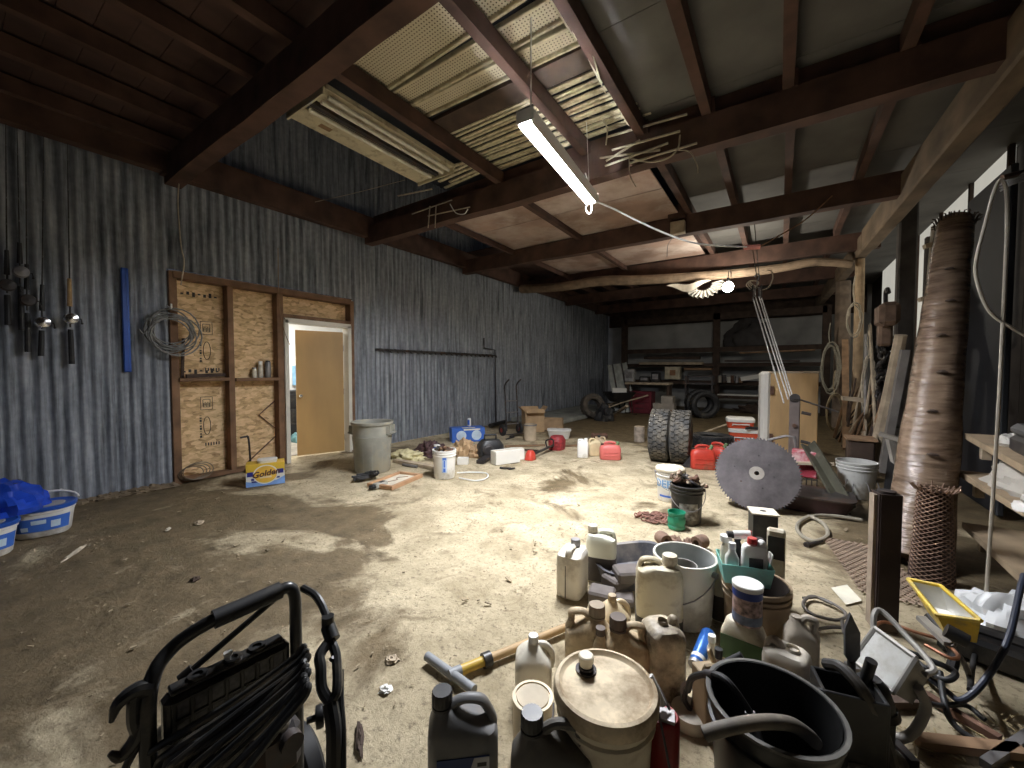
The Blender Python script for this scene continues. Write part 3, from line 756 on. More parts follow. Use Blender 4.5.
# bits around
p=Pz(408,459); one('cloth_scrap',G().heap(.55,.36,.14,seed=21,rough=.45,n=36,freq=8),mat('straw_cloth',(.60,.54,.32),.85,var=.25,scale=8),'pale straw coloured cloth heaped by the wall right of the grey bin','cloth',(p.x,p.y,0),.3)
p=Pz(395,462);q=Pz(438,470); one('plank',G().bar((p.x,p.y,.025),(q.x+.1,q.y,.03),.10,.045),wood_pale,'grey plank lying on the floor behind the white bucket','plank')
p=Pz(403,466);q=Pz(417,468); one('pipe_offcut',G().cyl((p.x,p.y,.02),(q.x,q.y,.02),.02),steel_grey,'short grey pipe lying beside the grey plank','pipe')
p=Pz(431,455); one('tool_bag',G().heap(.60,.40,.22,seed=31,rough=.38,n=36,freq=9),mat('dark_maroon_cloth',(.07,.035,.035),.7,var=.6,scale=16),'dark maroon bag of tools slumped behind the white bucket','bag',(p.x,p.y,0),.3)
p=Pz(437,449,.2); t=thing('spray_tin','small white and blue tin standing on the dark maroon bag','tin',(p.x,p.y,.12)); obj('body',G().lathe([(.05,0),(.05,.14),(.045,.145),(0,.145)],16),white_pl,t); obj('paper_label',patch(.05,1.2,.03,.12),blue_print,t)
# white bucket with rusty bits
p=Pz(443,480); bx,by=p.x-.09,p.y+.12
t=bucket('utility_bucket','white bucket with blue printed label, heaped with rusty hardware, middle of floor','bucket',(bx,by,0),face(bx,by),.152,.135,.37,white_pl,wire=None)
g=patch(.147,.22,.09,.30); o=obj('paper_label',g,mat('pale_blue_print',(.50,.62,.82),.5),t)
g=patch(.148,.16,.255,.285); g2=patch(.148,.10,.10,.15); g3=patch(.148,.07,.16,.25)
for q in (g2,g3): g.add(q.v,q.f)
obj('label_mark',g,blue_print,o)
hw=[]
for k in range(14):
    a=R.uniform(0,6.28); r0=.11*math.sqrt(R.random())
    q=one('rusty_fitting' ,G().tube([(0,-.05,0),(0,.0,.012),(.03,.05,0)],.012+.006*R.random(),n=7,k=3),(rust,wood_mid,steel_dark)[k%3],'rusty fitting heaped in the white bucket with blue label','fitting',(bx+r0*math.cos(a),by+r0*math.sin(a),.35+.02*(k//5)),R.uniform(0,6),R.uniform(-.4,.4),group='rusty fittings in the white bucket')
p=Pz(470,478)
one('white_lead',G().tube([(0,0,.01),(.25,-.1,.01),(.36,.06,.01),(.3,.28,.01),(.1,.3,.01),(-.1,.24,.01)],.009,n=6,k=5),cord_white,'white electric lead looped on the floor right of the white bucket','cord',(p.x-.1,p.y-.1,0),.45)
p=Pz(463,464); one('white_cube_carton',G().box((0,0,.05),(.16,.10,.10),bev=.004).box((0,0,.102),(.15,.02,.002)),white_paint,'small white carton on the floor right of the white bucket','carton',(p.x,p.y,0),.5)
# blue carton
p0=Pz(452,443);p1=Pz(485,441); c=(p0+p1)/2; wd=(p1-p0).length; rz=math.atan2(p1.y-p0.y,p1.x-p0.x)
t=thing('beer_carton','blue and white drinks carton by the corrugated wall with a can on top','carton',(c.x,c.y,0),rz)
obj('carton',G().box((0,.14,.14),(wd,.28,.28),bev=.005),blue_print,t)
g=G()
for x in (-wd*.22,wd*.24):
    g.lathe([(.10,0),(.10,.003),(0,.003)],22,M=T(x,0,.13)@Matrix.Rotation(PI/2,4,'X'))
obj('pale_emblem',g,mat('pale_blue_white',(.6,.72,.9),.5),t)
g=G().box((0,.02,.283),(.26,.08,.004)); g.box((wd*.1,-.001,.245),(wd*.5,.002,.03)); obj('carton_flap',g,white_paint,t)
q=V((c.x-.12,c.y+.16,.285)); 
t=thing('drink_can','white and blue drink can standing on the blue carton','can',q); obj('body',G().lathe([(.028,0),(.034,.01),(.034,.15),(.027,.165),(0,.163)],18),white_pl,t); obj('paper_label',patch(.034,.9,.03,.13),blue_print,t)
# crumpled paper bags, black power tool case, white boxes
p=Pz(464,455); one('paper_bag',G().heap(.36,.34,.26,seed=41,rough=.42,n=34,freq=8),card,'crumpled brown paper bag right of the white bucket','bag',(p.x,p.y,0))
p=Pz(476,456); one('paper_sack',G().heap(.34,.3,.16,seed=44,rough=.42,n=34,freq=8),mat('darker_paper',(.40,.27,.15),.85,var=.2),'flattened brown paper sack beside the black machine','bag',(p.x,p.y,0))
p=Pz(489,458); rz=face(p.x,p.y)+.3
t=thing('air_compressor','small black machine with carry handle on the floor by the blue carton','machine',(p.x-.05,p.y+.1,0),rz)
obj('body',G().loft([(0,0,.02,.42,.28,4),(0,0,.05,.46,.32,4),(0,0,.2,.42,.28,4),(0,0,.28,.3,.2,3)],24),black_pl,t)
obj('handle',G().tube([(-.1,0,.26),(-.1,0,.36),(.1,0,.36),(.1,0,.26)],.018,n=8),black_pl,t)
obj('side_cover',G().lathe([(.09,0),(.09,.03),(.06,.045),(.03,.04),(0,.05)],20,M=T(-.08,-.15,.14)@Matrix.Rotation(PI/2,4,'X')),steel_dark,t)
p=Pz(480,464);q=Pz(499,452); one('steel_channel',G().bar((p.x,p.y,.03),(q.x+.1,q.y-.2,.05),.12,.05),steel_dark,'dark steel channel lying in front of the black machine','channel')
for (px,py,w,d,h,rr,lb) in ((504,464,.42,.18,.20,.5,'larger white carton on the floor right of the black machine'),(516,460,.20,.16,.17,.2,'smaller white carton at the right end of the larger white carton')):
    p=Pz(px,py); t=thing('white_carton',lb,'carton',(p.x-.03,p.y+.08,0),face(p.x,p.y)+rr); obj('carton',G().box((0,0,h/2),(w,d,h),bev=.004),white_paint,t); obj('tape',G().box((0,0,h+.001),(w*.98,.05,.002)),mat('pale_tape',(.62,.55,.42),.5),t)
p=Pz(505,469); one('pliers',G().bar((-.08,0,.012),(.08,.02,.012),.03,.02).bar((-.08,.04,.012),(.02,.01,.012),.02,.015).bar((.06,-.03,.012),(.13,.05,.012),.03,.015),steel_dark,'open dark pliers on the floor in front of the white cartons','pliers',(p.x,p.y,0),.3)
# wall rail with horseshoe hooks
a=Px(376,352,WX+.05);b=Px(496,356,WX+.05)
z=1.80
t=thing('hook_rail','long dark rail of steel hooks fixed on the corrugated wall','hook rail',(WX+.04,(a.y+b.y)/2,z))
Lr=b.y-a.y
obj('rail',G().box((0,0,0),(.03,Lr,.045)),steel_dark,t)
for k in range(22):
    y=-Lr/2+Lr*(k+.5)/22; obj('hook',G().tube([(.02,y,.02),(.07,y,.0),(.075,y+.03,-.04),(.05,y+.06,-.05),(.02,y+.05,-.02)],.010,n=6,k=3),steel_dark,t)
pts=[Px(x,y,WX+.03) for x,y in ((484,338),(484,348),(495,350),(496,422))]
one('wall_conduit',G().tube(pts,.017,n=7),steel_dark,'thin dark pipe with a dog leg running down the corrugated wall','pipe')
a=Px(485,346,WX+.03);b=Px(485,399,WX+.03)
# hand truck
p=Pz(514,437); rz=face(p.x,p.y)+.55
t=thing('hand_truck','dark two wheeled hand truck standing against the corrugated wall','hand truck',(p.x-.15,p.y+.2,0),rz,-.12)
obj('frame',G().tube([(-.15,.02,.1),(-.15,0,.9),(-.15,-.02,1.10),(-.15,-.2,1.2)],.017,n=8,k=3).tube([(.15,.02,.1),(.15,0,.9),(.15,-.02,1.10),(.15,-.2,1.2)],.017,n=8,k=3),steel_dark,t)
g=G(); 
for z in (.25,.5,.75): g.tube([(-.15,0,z),(.15,0,z)],.012,n=6)
obj('cross_bar',g,steel_grey,t)
obj('toe_plate',G().box((0,-.12,.03),(.42,.22,.012)),steel_dark,t)
for x in (-.22,.22):
    g=G().lathe([(.05,-.03),(.11,-.035),(.125,-.02),(.125,.02),(.11,.035),(.05,.03)],24,M=T(x,.08,.125,0,0,PI/2)); wo=obj('wheel',g,black_rub,t)
    obj('rim',G().lathe([(.0,-.032),(.055,-.03),(.055,.03),(0,.032)],16,M=T(x,.08,.125,0,0,PI/2)),mat('dark_red_rim',(.3,.04,.03),.5),wo)
for s in (-.15,.15): obj('axle_brace',G().tube([(s,.08,.125),(s,0,.5)],.012,n=6),steel_dark,t)
p=Pz(490,428);q=Pz(506,424); one('wall_pipe_offcut',G().cyl((p.x,p.y,.06),(q.x,q.y,.07),.05),black_pl,'thick black pipe lying at the wall foot left of the hand truck','pipe')
p=Pz(506,440);q=Pz(512,438); one('hammer',G().cyl((p.x,p.y,.015),(q.x,q.y,.015),.012).box((q.x,q.y,.03),(.05,.12,.05)),steel_dark,'small dark hammer on the floor in front of the hand truck','hammer')
# cardboard boxes etc
def carton(px,py,w,d,h,rr,lb,flaps=True,m=card):
    p=Pz(px,py); M_=T(p.x,p.y,0,face(p.x,p.y)+rr)
    t=thing('cardboard_box',lb,'box',(0,0,0),M=M_)
    g=G(); th=.008
    g.box((0,d/2,th/2),(w,d,th)); g.box((0,0,h/2),(w,th,h)); g.box((0,d,h/2),(w,th,h)); g.box((-w/2,d/2,h/2),(th,d,h)); g.box((w/2,d/2,h/2),(th,d,h)); obj('carton',g,m,t)
    if flaps:
        for (c,dd,rx,ry) in (((0,-.07,h+.03),(w*.96,.16,.006),-.5+1.0,0),((0,d+.07,h+.04),(w*.96,.16,.006),.6,0),((-w/2-.05,d/2,h+.05),(.15,d*.9,.006),0,.8),((w/2+.04,d/2,h+.06),(.15,d*.9,.006),0,-.9)):
            obj('flap',G().box((0,0,0),dd,M=T(c[0],c[1],c[2],0,rx,ry)),m,t)
    return t
carton(535,432,.44,.42,.46,.25,'tall open cardboard box with raised flaps right of the hand truck')
carton(552,430,.48,.34,.26,-.1,'low cardboard box right of the tall open box',False,mat('brown_cardboard_dark',(.44,.30,.17),.85))
p=Pz(530,440); t=thing('fibre_drum','short tan fibre drum standing in front of the cardboard boxes','drum',(p.x,p.y,0)); obj('body',G().lathe([(.13,0),(.13,.29),(.135,.29),(.135,.32),(.12,.32),(.12,.02),(0,.02)],20),mat('tan_fibre',(.50,.40,.28),.85),t); obj('rim',G().lathe([(.132,.30),(.14,.30),(.14,.325),(.132,.325)],20),steel_grey,t)
p=Pz(559,439); t=thing('storage_tub','translucent pale storage tub on the floor by the cardboard boxes','tub',(p.x,p.y,0),face(p.x,p.y))
cl=mat('translucent_tub',(.62,.60,.54),.3,var=.1,scale=4)
obj('body',G().loft([(0,.12,0,.40,.26,6),(0,.12,.17,.48,.32,6)],24),cl,t); obj('rim',G().loft([(0,.12,.165,.50,.34,6),(0,.12,.185,.50,.34,6)],24),white_pl,t)
# timber strips on floor
for k,(a,b,w,lb) in enumerate((((505,447),(545,446),.05,'long tan timber strip on the floor before the cardboard boxes'),((540,452),(566,436),.06,'tan timber strip angled towards the storage tub'),((556,447),(584,446),.07,'brown timber strip on the floor right of the red engine'),((515,450),(538,452),.05,'short brown timber strip by the white cartons'))):
    p=Pz(*a);q=Pz(*b); one('timber_strip',G().bar((p.x,p.y,.015),(q.x,q.y,.02),w,.03),(wood_mid,wood_pale,wood_mid,wood_dark)[k],lb,'timber')
# red trimmer
a=Pz(531,459);b=Pz(557,449)
t=thing('string_trimmer','red engined trimmer with long dark shaft lying on the floor','trimmer',(a.x,a.y,0),math.atan2(b.y-a.y,b.x-a.x))
L=(b-a).length
obj('shaft',G().cyl((0,0,.06),(L,0,.10),.022),black_pl,t); obj('engine',G().loft([(L,0,.0,.3,.26,3),(L,0,.16,.32,.28,3),(L,0,.24,.2,.2,3)],18),mat('dark_red_engine',(.30,.03,.035),.5,var=.5,scale=18),t); obj('guard',G().loft([(-.02,0,0,.2,.16,3),(-.02,0,.1,.16,.12,3),(-.02,0,.14,.08,.08,3)],16),red_pl,t)
obj('grip',G().tube([(L*.6,0,.08),(L*.6,.03,.2),(L*.6,-.1,.24),(L*.6,-.12,.12)],.014,n=7,k=3),black_pl,t)
# jugs and small gas can mid distance
p=Pz(581,458); jug('square_jug','white square jug, leftmost of the jugs by the small red gas can',(p.x,p.y+.07,0),face(p.x,p.y),.18,.14,.30,white_pl,white_pl,nx=.05,style='flat')
p=Pz(592,456); jug('oil_jug','cream jug between the white square jug and the small red gas can',(p.x,p.y+.08,0),face(p.x,p.y)+.4,.22,.14,.30,mat('cream_yellow_plastic',(.66,.54,.33),.5,var=.15),dusty_brown,nx=.05)
p=Pz(599,453); jug('oil_jug','tan jug partly behind the small red gas can',(p.x,p.y+.12,0),face(p.x,p.y)-.4,.18,.12,.28,dusty_brown,black_pl,nx=-.05)
def gascan(px,py,w,d,h,rr,lb,m,back=.1):
    p=Pz(px,py); t=thing('gas_can',lb,'gas can',(p.x-.02,p.y+back,0),face(p.x,p.y)+rr)
    obj('body',G().loft([(0,0,0,w*.95,d*.95,5),(0,0,.015,w,d,5),(0,0,h*.62,w,d,5),(0,0,h*.78,w*.9,d*.9,4),(0,0,h*.86,w*.62,d*.7,4)],28),m,t)
    obj('handle',G().tube([(-w*.32,0,h*.76),(-w*.2,0,h*.97),(w*.2,0,h*.97),(w*.34,0,h*.76)],.018,n=8,k=4),m,t)
    s=obj('spout',G().tube([(w*.28,0,h*.78),(w*.36,0,h*.95),(w*.40,0,h*1.02)],[.03,.026,.022],n=12),mat('dull_green_spout',(.12,.2,.09),.5),t)
    g=G(); 
    for z in (.25,.45): g.box((0,-d/2-.002,h*z),(w*.7,.01,.012),bev=.003)
    obj('moulded_rib',g,m,t); obj('cap',G().lathe([(.028,0),(.028,.025),(0,.028)],14,c=(-w*.36,0,h*.80)),black_pl,t)
    return t
gascan(609,460,.33,.22,.27,.1,'small pinkish red gas can on the open floor beside the jugs',mat('faded_red_plastic',(.60,.14,.12),.5,var=.1))
p=Pz(592,438);q=Pz(607,438); one('pipe_length',G().cyl((p.x,p.y,.05),(q.x,q.y,.05),.055).cyl((p.x-.01,p.y,.05),(p.x+.03,p.y+.01,.05),.07),rust,'rusty pipe length lying on the far open floor','pipe')
for k,(x,y) in enumerate(((575,437),(626,431),(612,414))):
    pass
p=Pz(638,442); t=thing('log_round','short grey log round standing left of the paired tyres','log',(p.x,p.y+.08,0)); obj('bark',G().lathe([(.105,0),(.10,.1),(.105,.2),(.10,.30),(.085,.30)],18),mat('grey_bark',(.3,.25,.2),.9,var=.4,scale=12,bump=.6),t); obj('cut_face',G().lathe([(.099,.3),(.095,.304),(0,.304)],18),wood_pale,t)
# ================================================================= FAR END AND CENTRE
# paired wide tyres
pa=Pz(655,463.5); dirx=(RT-FW*.52); dirx.z=0; dirx.normalize(); ry_=math.atan2(dirx.y,dirx.x)
trd=mat('grey_worn_rubber',(.05,.05,.05),.75,var=.3,scale=12,dirt=(.16,.14,.11),dscale=5,damt=.6)
t1=thing('tyre','left one of the two upright wide tyres in the middle of the floor','tyre',(pa.x+.0,pa.y+.30,.40),ry_,group='paired upright tyres')
tyre_parts(t1,.40,.23,.285,trd,True,30,4)
dup(t1,T(pa.x+.0+dirx.x*.302,pa.y+.30+dirx.y*.302,.40,ry_,.35),'right one of the two upright wide tyres, its knobbly tread facing the red cans')
# flat tyre behind gas cans
p=Pz(724,449); t=thing('tyre','black tyre lying flat behind the red gas cans','tyre',(p.x-.22,p.y+.1,.12),.3,0,PI/2); tyre_parts(t,.36,.22,.22,black_rub,True,26,4)
gascan(702,470,.33,.24,.33,.2,'red gas can standing right of the paired tyres',red_pl,.14)
gascan(717,467,.33,.24,.32,-.5,'red gas can half hidden behind the saw blade',red_pl,.22)
# small dark block beside tyres
p=Pz(688,468); t=thing('rubber_chock','small dark wheel chock by the foot of the right upright tyre','chock',(p.x,p.y+.12,0),face(p.x,p.y)); obj('wedge',G().prism([(-.1,0),(.08,0),(.08,.2),(.02,.2)],-.08,.08,M=Matrix.Rotation(PI/2,4,'X')),black_rub,t)
# two coolers
for (px,py,dx,z,lb) in ((744,448,.0,0,'lower red and white drinks cooler, under another cooler'),(739,448,-.05,.332,'upper red and white drinks cooler, stacked on another cooler')):
    p=Pz(743,447); t=thing('drinks_cooler',lb,'cooler',(p.x+dx,p.y+.1,z),face(p.x,p.y)+(.1 if z else 0),group='stacked coolers')
    w=.50 if not z else .46; hs=1.35 if not z else .62
    obj('body',G().loft([(0,.15,0,w*.92,.32,5),(0,.15,.19*hs,w,.36,5)],24),orange_red,t)
    obj('lid',G().loft([(0,.15,.185*hs,w*1.04,.40,5),(0,.15,.185*hs+.05,w*1.05,.41,5),(0,.15,.185*hs+.075,w*.98,.36,5)],24),white_paint,t)
    obj('handle',G().tube([(-w*.3,-.03,.08*hs),(-w*.3,-.06,.12*hs),(w*.3,-.06,.12*hs),(w*.3,-.03,.08*hs)],.012,n=6),white_paint,t)
p=Pz(741,424,.55); one('glove_pair',G().tube([(-.15,0,.02),(-.05,.02,.03),(.05,0,.025),(.14,.03,.02)],.028,n=7,k=3,flat=.5),black_rub,'dark glove lying on the lower cooler lid','glove',(Pz(743,447).x+.17,Pz(743,447).y+.02,.332),.5)
p=Pz(696,437);q=Pz(731,437); one('tan_rod',G().cyl((p.x,p.y,.04),(q.x,q.y,.30),.02),wood_pale,'thin tan pole propped between the tyres and the coolers','pole')
# DEF bucket
p=Pz(671,503); bx,by=p.x-.04,p.y+.13
t=bucket('fluid_bucket','white bucket with blue lettering and dusty lid, behind the black bucket','bucket',(bx,by,0),face(bx,by)-.1,.140,.128,.345,white_pl,open_=False,lid=dusty_white,wire=.2)
obj('lettering',xf(text('DEF',.115,.0008,bend=.136,weight=.003),T(0,0,.19)@Matrix.Rotation(-.50,4,'Z')),mat('bright_blue_print',(.22,.42,.68),.5),t)
g=patch(.131,.5,.05,.07,ac=-PI/2-.3); obj('label_stripe',g,blue_print,t)
# black bucket with junk
p=Pz(687,526); bx,by=p.x-.03,p.y+.13
t=bucket('scrap_bucket','black bucket with dirty white label, piled with rusty scrap','bucket',(bx,by,0),face(bx,by),.140,.126,.35,mat('dirty_black_plastic',(.022,.021,.02),.5,var=.4,scale=8,dirt=(.2,.17,.13),dscale=4,damt=.35),ribs=3,wire=.15)
o=obj('paper_label',patch(.1325,.62,.05,.20,ac=-PI/2+.15),mat('grubby_label',(.50,.48,.42),.8,var=.35,scale=14,dirt=(.1,.08,.06),dscale=9,damt=.6),t)
for k in range(18):
    a=R.uniform(0,6.28); r0=.118*math.sqrt(R.random())
    g=G()
    kind=k%3
    if kind==0: g.cyl((-.05,0,0),(.05,0,.02),.018,n=8).cyl((.05,0,.02),(.07,0,.024),.03,n=6)
    elif kind==1: g.lathe([(.02,-.012),(.045,-.012),(.045,.012),(.02,.012),(.02,-.012)],12)
    else: g.tube([(-.07,0,0),(0,.03,.02),(.06,0,.0),(.07,-.05,.01)],.014,n=6,k=3)
    one('rusty_scrap',g,(mat('dusty_rust',(.26,.19,.14),.85,.2,.4,12),rust,steel_dark,wood_pale)[k%4],'rusty metal piece heaped in the black scrap bucket','scrap',(bx+r0*math.cos(a),by+r0*math.sin(a),.345+.06*(1-r0/.13)+.015*R.random()),R.uniform(0,6),R.uniform(-.6,.6),R.uniform(-.6,.6),group='scrap in the black bucket')
# green can
p=Pz(677,531); bx,by=p.x-.02,p.y+.07
t=thing('green_can','small green plastic can in front of the black scrap bucket','can',(bx,by,0),face(bx,by))
obj('body',G().lathe([(0,0),(.07,0),(.073,.01),(.072,.03),(.067,.035),(.067,.12),(.073,.125),(.076,.15),(.07,.15),(.062,.02),(0,.02)],26),green_pl,t)
obj('moulded_band',G().lathe([(.0735,.05),(.075,.06),(.075,.09),(.0735,.10)],24).box((.0,-.074,.1),(.03,.012,.04)),green_pl,t)
# rusty chain pile
p=Pz(655,520); g=G()
for k in range(60):
    a=R.uniform(0,6.28); r0=math.sqrt(R.random()); x,y=.19*r0*math.cos(a),.11*r0*math.sin(a); z=.015+.05*(1-r0)*R.random()
    M=T(x,y,z,R.uniform(0,6),R.uniform(-1,1),0); q=G().tube([(.022*math.cos(b)*1.5,.022*math.sin(b),0) for b in [2*PI*i/8 for i in range(8)]],.007,n=5,closed=True); xf(q,M); g.add(q.v,q.f)
one('rusty_chain',g,mat('reddish_rust',(.24,.12,.09),.85,.2,.4,16),'heap of rusty chain on the floor left of the green can','chain',(p.x,p.y+.03,0),face(p.x,p.y))
# scattered rusty lumps by grey bucket
for k,(px,py) in enumerate(((663,545),(676,543),(688,545),(700,548))):
    p=Pz(px,py); g=G()
    if k in (0,3): xf(g.lathe([(.025,-.05),(.05,-.05),(.055,0),(.05,.05),(.025,.05),(.025,-.05)],14),T(0,0,.05,.4,0,PI/2))
    else: g.heap(.14,.10,.05,seed=60+k,rough=.5,n=14)
    one('rusty_lump',g,mat('brown_rust_lump',(.22,.14,.10),.9,.1,.4,12),('rusty pipe collar behind the grey bucket','rusty flat lump left of the pipe collar pair behind the grey bucket','rusty flat lump behind the middle of the grey bucket rim','rusty collar behind the right rim of the grey bucket')[k],'scrap',(p.x,p.y,0),R.uniform(0,3))
# big saw blade
p=Pz(757,513); bx,by=p.x,p.y+.02
tl=math.radians(27); rz=face(bx,by)+.06
Rb=.392
Mb=Matrix.Translation((bx,by,.0))@Matrix.Rotation(rz,4,'Z')@Matrix.Rotation(-tl,4,'X')@Matrix.Translation((0,0,Rb+.004))
t=thing('saw_blade','large round steel saw blade with teeth leaning in the middle of the floor','saw blade',(0,0,0),M=Mb)
pl=[];nt_=76
for i in range(nt_):
    a=2*PI*i/nt_
    for (da,r) in ((0,Rb-.022),(.30,Rb-.021),(.85,Rb),(.95,Rb-.004)):
        pl.append(((r)*math.cos(a+da*2*PI/nt_),r*math.sin(a+da*2*PI/nt_)))
vs=[];fs=[];n=len(pl)
hole=[(.022*math.cos(2*PI*i/n),.022*math.sin(2*PI*i/n)) for i in range(n)]
for (yy) in (-.003,.003):
    vs+=[(x,yy,z) for x,z in pl]; vs+=[(x,yy,z) for x,z in hole]
for i in range(n):
    j=(i+1)%n
    fs+=[(i,j,n+j,n+i),(2*n+i,3*n+i,3*n+j,2*n+j),(i,2*n+i,2*n+j,j),(n+i,n+j,3*n+j,3*n+i)]
bl=bpy.data.materials.new('brushed_saw_steel'); bl.use_nodes=True
def _bl():
    nt=bl.node_tree;N=nt.nodes;L=nt.links;b=N['Principled BSDF'];tc=N.new('ShaderNodeTexCoord')
    n1=N.new('ShaderNodeTexNoise'); n1.inputs['Scale'].default_value=3.2; n1.inputs['Detail'].default_value=9; n1.inputs['Roughness'].default_value=.65; L.new(tc.outputs['Object'],n1.inputs['Vector'])
    r=N.new('ShaderNodeValToRGB'); e=r.color_ramp.elements; e[0].position=.32; e[0].color=(.05,.043,.045,1); e[1].position=.74; e[1].color=(.185,.165,.168,1); L.new(n1.outputs['Fac'],r.inputs['Fac'])
    L.new(r.outputs['Color'],b.inputs['Base Color']); b.inputs['Roughness'].default_value=.48; b.inputs['Metallic'].default_value=.55
_bl()
obj('blade',G().add(vs,fs),bl,t)
obj('hub_plate',G().lathe([(.022,.003),(.07,.003),(.068,.006),(.022,.006)],30,M=Matrix.Rotation(PI/2,4,'X')),mat('pale_worn_steel',(.34,.31,.27),.5,.5),t,'paler worn ring round the centre hole')
g=G()
for (x,z) in ((-.06,.12),(.02,.19),(-.14,-.10),(.11,.10),(.05,-.15),(.15,-.02),(-.2,.05)): g.lathe([(.009,.003),(.009,.006),(0,.007)],8,c=(0,0,0),M=T(x,0,z)@Matrix.Rotation(PI/2,4,'X'))
obj('rivet',g,steel_dark,t)
obj('support_foot',G().bar((-.16,.03,-Rb+.03),(-.06,.06,-Rb+.004),.06,.02),steel_dark,t) if False else None
# junk the blade leans on
p=Pz(757,500); q=V((bx,by,0))+V((-math.sin(rz),math.cos(rz),0))*.40
t=thing('engine_block','dark greasy engine casting behind the saw blade','engine',(q.x,q.y+.12,0),rz)
obj('casting',G().box((0,.1,.25),(.44,.30,.50),bev=.03).box((.1,.1,.55),(.2,.22,.1),bev=.02),steel_dark,t); obj('flange',G().lathe([(.10,0),(.10,.03),(.05,.03),(.05,0)],16,M=T(-.1,-.04,.3)@Matrix.Rotation(PI/2,4,'X')),rust,t)
# tall freezer laid with plywood side
p=Pz(795,452)
fz=mat('golden_plywood',(.55,.36,.17),.6,var=.18,scale=2.2,stretch=(2.5,1,.5))
bx,by=.22,8.0
t=thing('wooden_cabinet','tall plywood sided cabinet with rounded white door, behind the saw blade','cabinet',(bx,by,0),face(bx,by)+.12)
a=Py(762,372,8.0).z
obj('side_panel',G().box((-.035,.3,a/2+.02),(.66,.58,a-.04),bev=.01),fz,t)
obj('door',G().box((-.42,.30,a/2+.02),(.15,.64,a-.02),bev=.045),white_paint,t)
obj('hinge',G().box((-.335,-.02,a*.78),(.05,.03,.14)).box((-.335,-.02,a*.2),(.05,.03,.14)),rust,t)
obj('top_trim',G().box((-.035,.3,a-.005),(.68,.60,.03)),wood_pale,t)
# steel post of the hoist with ropes
p=Pz(790,486); bx,by=.16,6.25
top=Py(790,398,by).z
t=thing('steel_jack_post','flat dark steel post standing in front of the plywood cabinet, roped to the ceiling','post',(bx,by,0),face(bx,by))
obj('post',G().box((0,0,top/2),(.115,.05,top),bev=.01),mat('grey_brown_steel',(.17,.14,.13),.6,.4,.3,6),t)
g=G().lathe([(.0575,-.025),(.0575,.025)],18,M=T(0,0,top)@Matrix.Rotation(PI/2,4,'X'),cap2=True); obj('rounded_head',g,steel_dark,t)
g=G(); 
for z in (top-.18,top-.55,top-.9): g.cyl((.07,0,z),(.17,0,z-.02),.02,n=8)
obj('peg',g,steel_dark,t)
obj('hook_bolt',G().cyl((0,-.03,top-.35),(0,-.05,top-.35),.025).cyl((0,-.03,top-.7),(0,-.05,top-.7),.02),rust,t)
a=Py(795,398,by); b=Py(838,412,by+.3); one('steel_rod',G().cyl(a,b,.011).cyl(a-V((.05,0,-.0)),a,.02),steel_grey,'thin steel rod running right from the steel post','rod')
# pulley block and ropes
pb=Py(757,292,7.9)
t=thing('pulley_block','rope pulley block with hook hanging under the log pole right of the lit bulb','pulley',pb)
g=G(); 
for k in (-.035,.035): g.lathe([(.02,-.012),(.085,-.014),(.075,0),(.085,.014),(.02,.012)],18,M=T(k,0,0,0,0,PI/2)@Matrix.Identity(4))
obj('sheave',g,steel_grey,t); obj('cheek_plate',G().box((-.065,0,0),(.012,.12,.24),bev=.004).box((.065,0,0),(.012,.12,.24),bev=.004),steel_dark,t)
obj('hook',G().tube([(0,0,.1),(0,0,.2),(.03,0,.26),(0,0,.3),(-.04,0,.26)],.012,n=6,k=3),steel_grey,t)
g=G()
for k in range(4): g.tube([(-.1+.05*k,0,.05),(-.16+.03*k,.02,.14),(-.1,.0,.2),(.02,0,.16),(-.06,-.05,.02)],.010,n=5,k=4)
g.tube([(.05,0,.02),(.16,0,.06),(.22,0,.2),(.2,0,.32),(.14,0,.34)],.010,n=5,k=5)
obj('rope_knot',g,cord_pale,t)
for k,(dx,ex) in enumerate(((-.06,-.10),(-.02,-.03),(.03,.02),(.06,.06))):
    e=Py(790+ (ex*60),400,by); e.z=top-.02-.05*(k==0)
    one('hoist_rope',G().tube([pb+V((dx,0,-.08)),e],.009,n=6),mat('grey_rope',(.52,.5,.46),.7,var=.2,scale=40),('left outer','left inner','right inner','right outer')[k]+' rope from the pulley block to the steel post','rope',group='hoist ropes')
g=G(); a=Py(747,246,7.4)
for k in (0,1): g.tube([pb+V((.03*k,0,.2)),(a.x+.08*k,a.y,3.9)],.007,n=5)
one('pulley_sling',g,steel_dark,'dark doubled rope holding the pulley block to the ceiling','rope')
# bucksaw frame / bent pipes near post
pts=[Py(x,y,5.9) for x,y in ((768,440),(786,436),(794,437),(799,470))]
one('bent_conduit',G().tube(pts,.017,n=7),steel_grey,'bent grey conduit frame standing behind the right rim of the saw blade','pipe')
a=Py(795,463,5.6);b=Py(834,464,5.6); one('flat_bar',G().bar(a,b,.05,.03),wood_pale,'thin flat bar lying level right of the saw blade','bar')
p=Pz(808,497); t=thing('milk_crate','red and white crate behind the right edge of the saw blade','crate',(p.x,p.y+.25,0),face(p.x,p.y))
obj('carton',G().box((-.03,0,.33),(.24,.2,.30),bev=.01),mat('red_white_carton',(.50,.06,.09),.6,var=.2,scale=3,dirt=(.75,.7,.68),dscale=5,damt=.45),t)
g=G()
for k in range(6): g.tube([(-.15+.048*k,-.12,.0),(-.15+.048*k,-.12,.18)],.006,n=5)
for z in (.01,.09,.17): g.tube([(-.15,-.12,z),(.09,-.12,z)],.006,n=5)
for x in (-.15,.09):
    for z in (.01,.17): g.tube([(x,-.12,z),(x,.11,z)],.006,n=5)
obj('wire_basket',g,steel_dark,t)
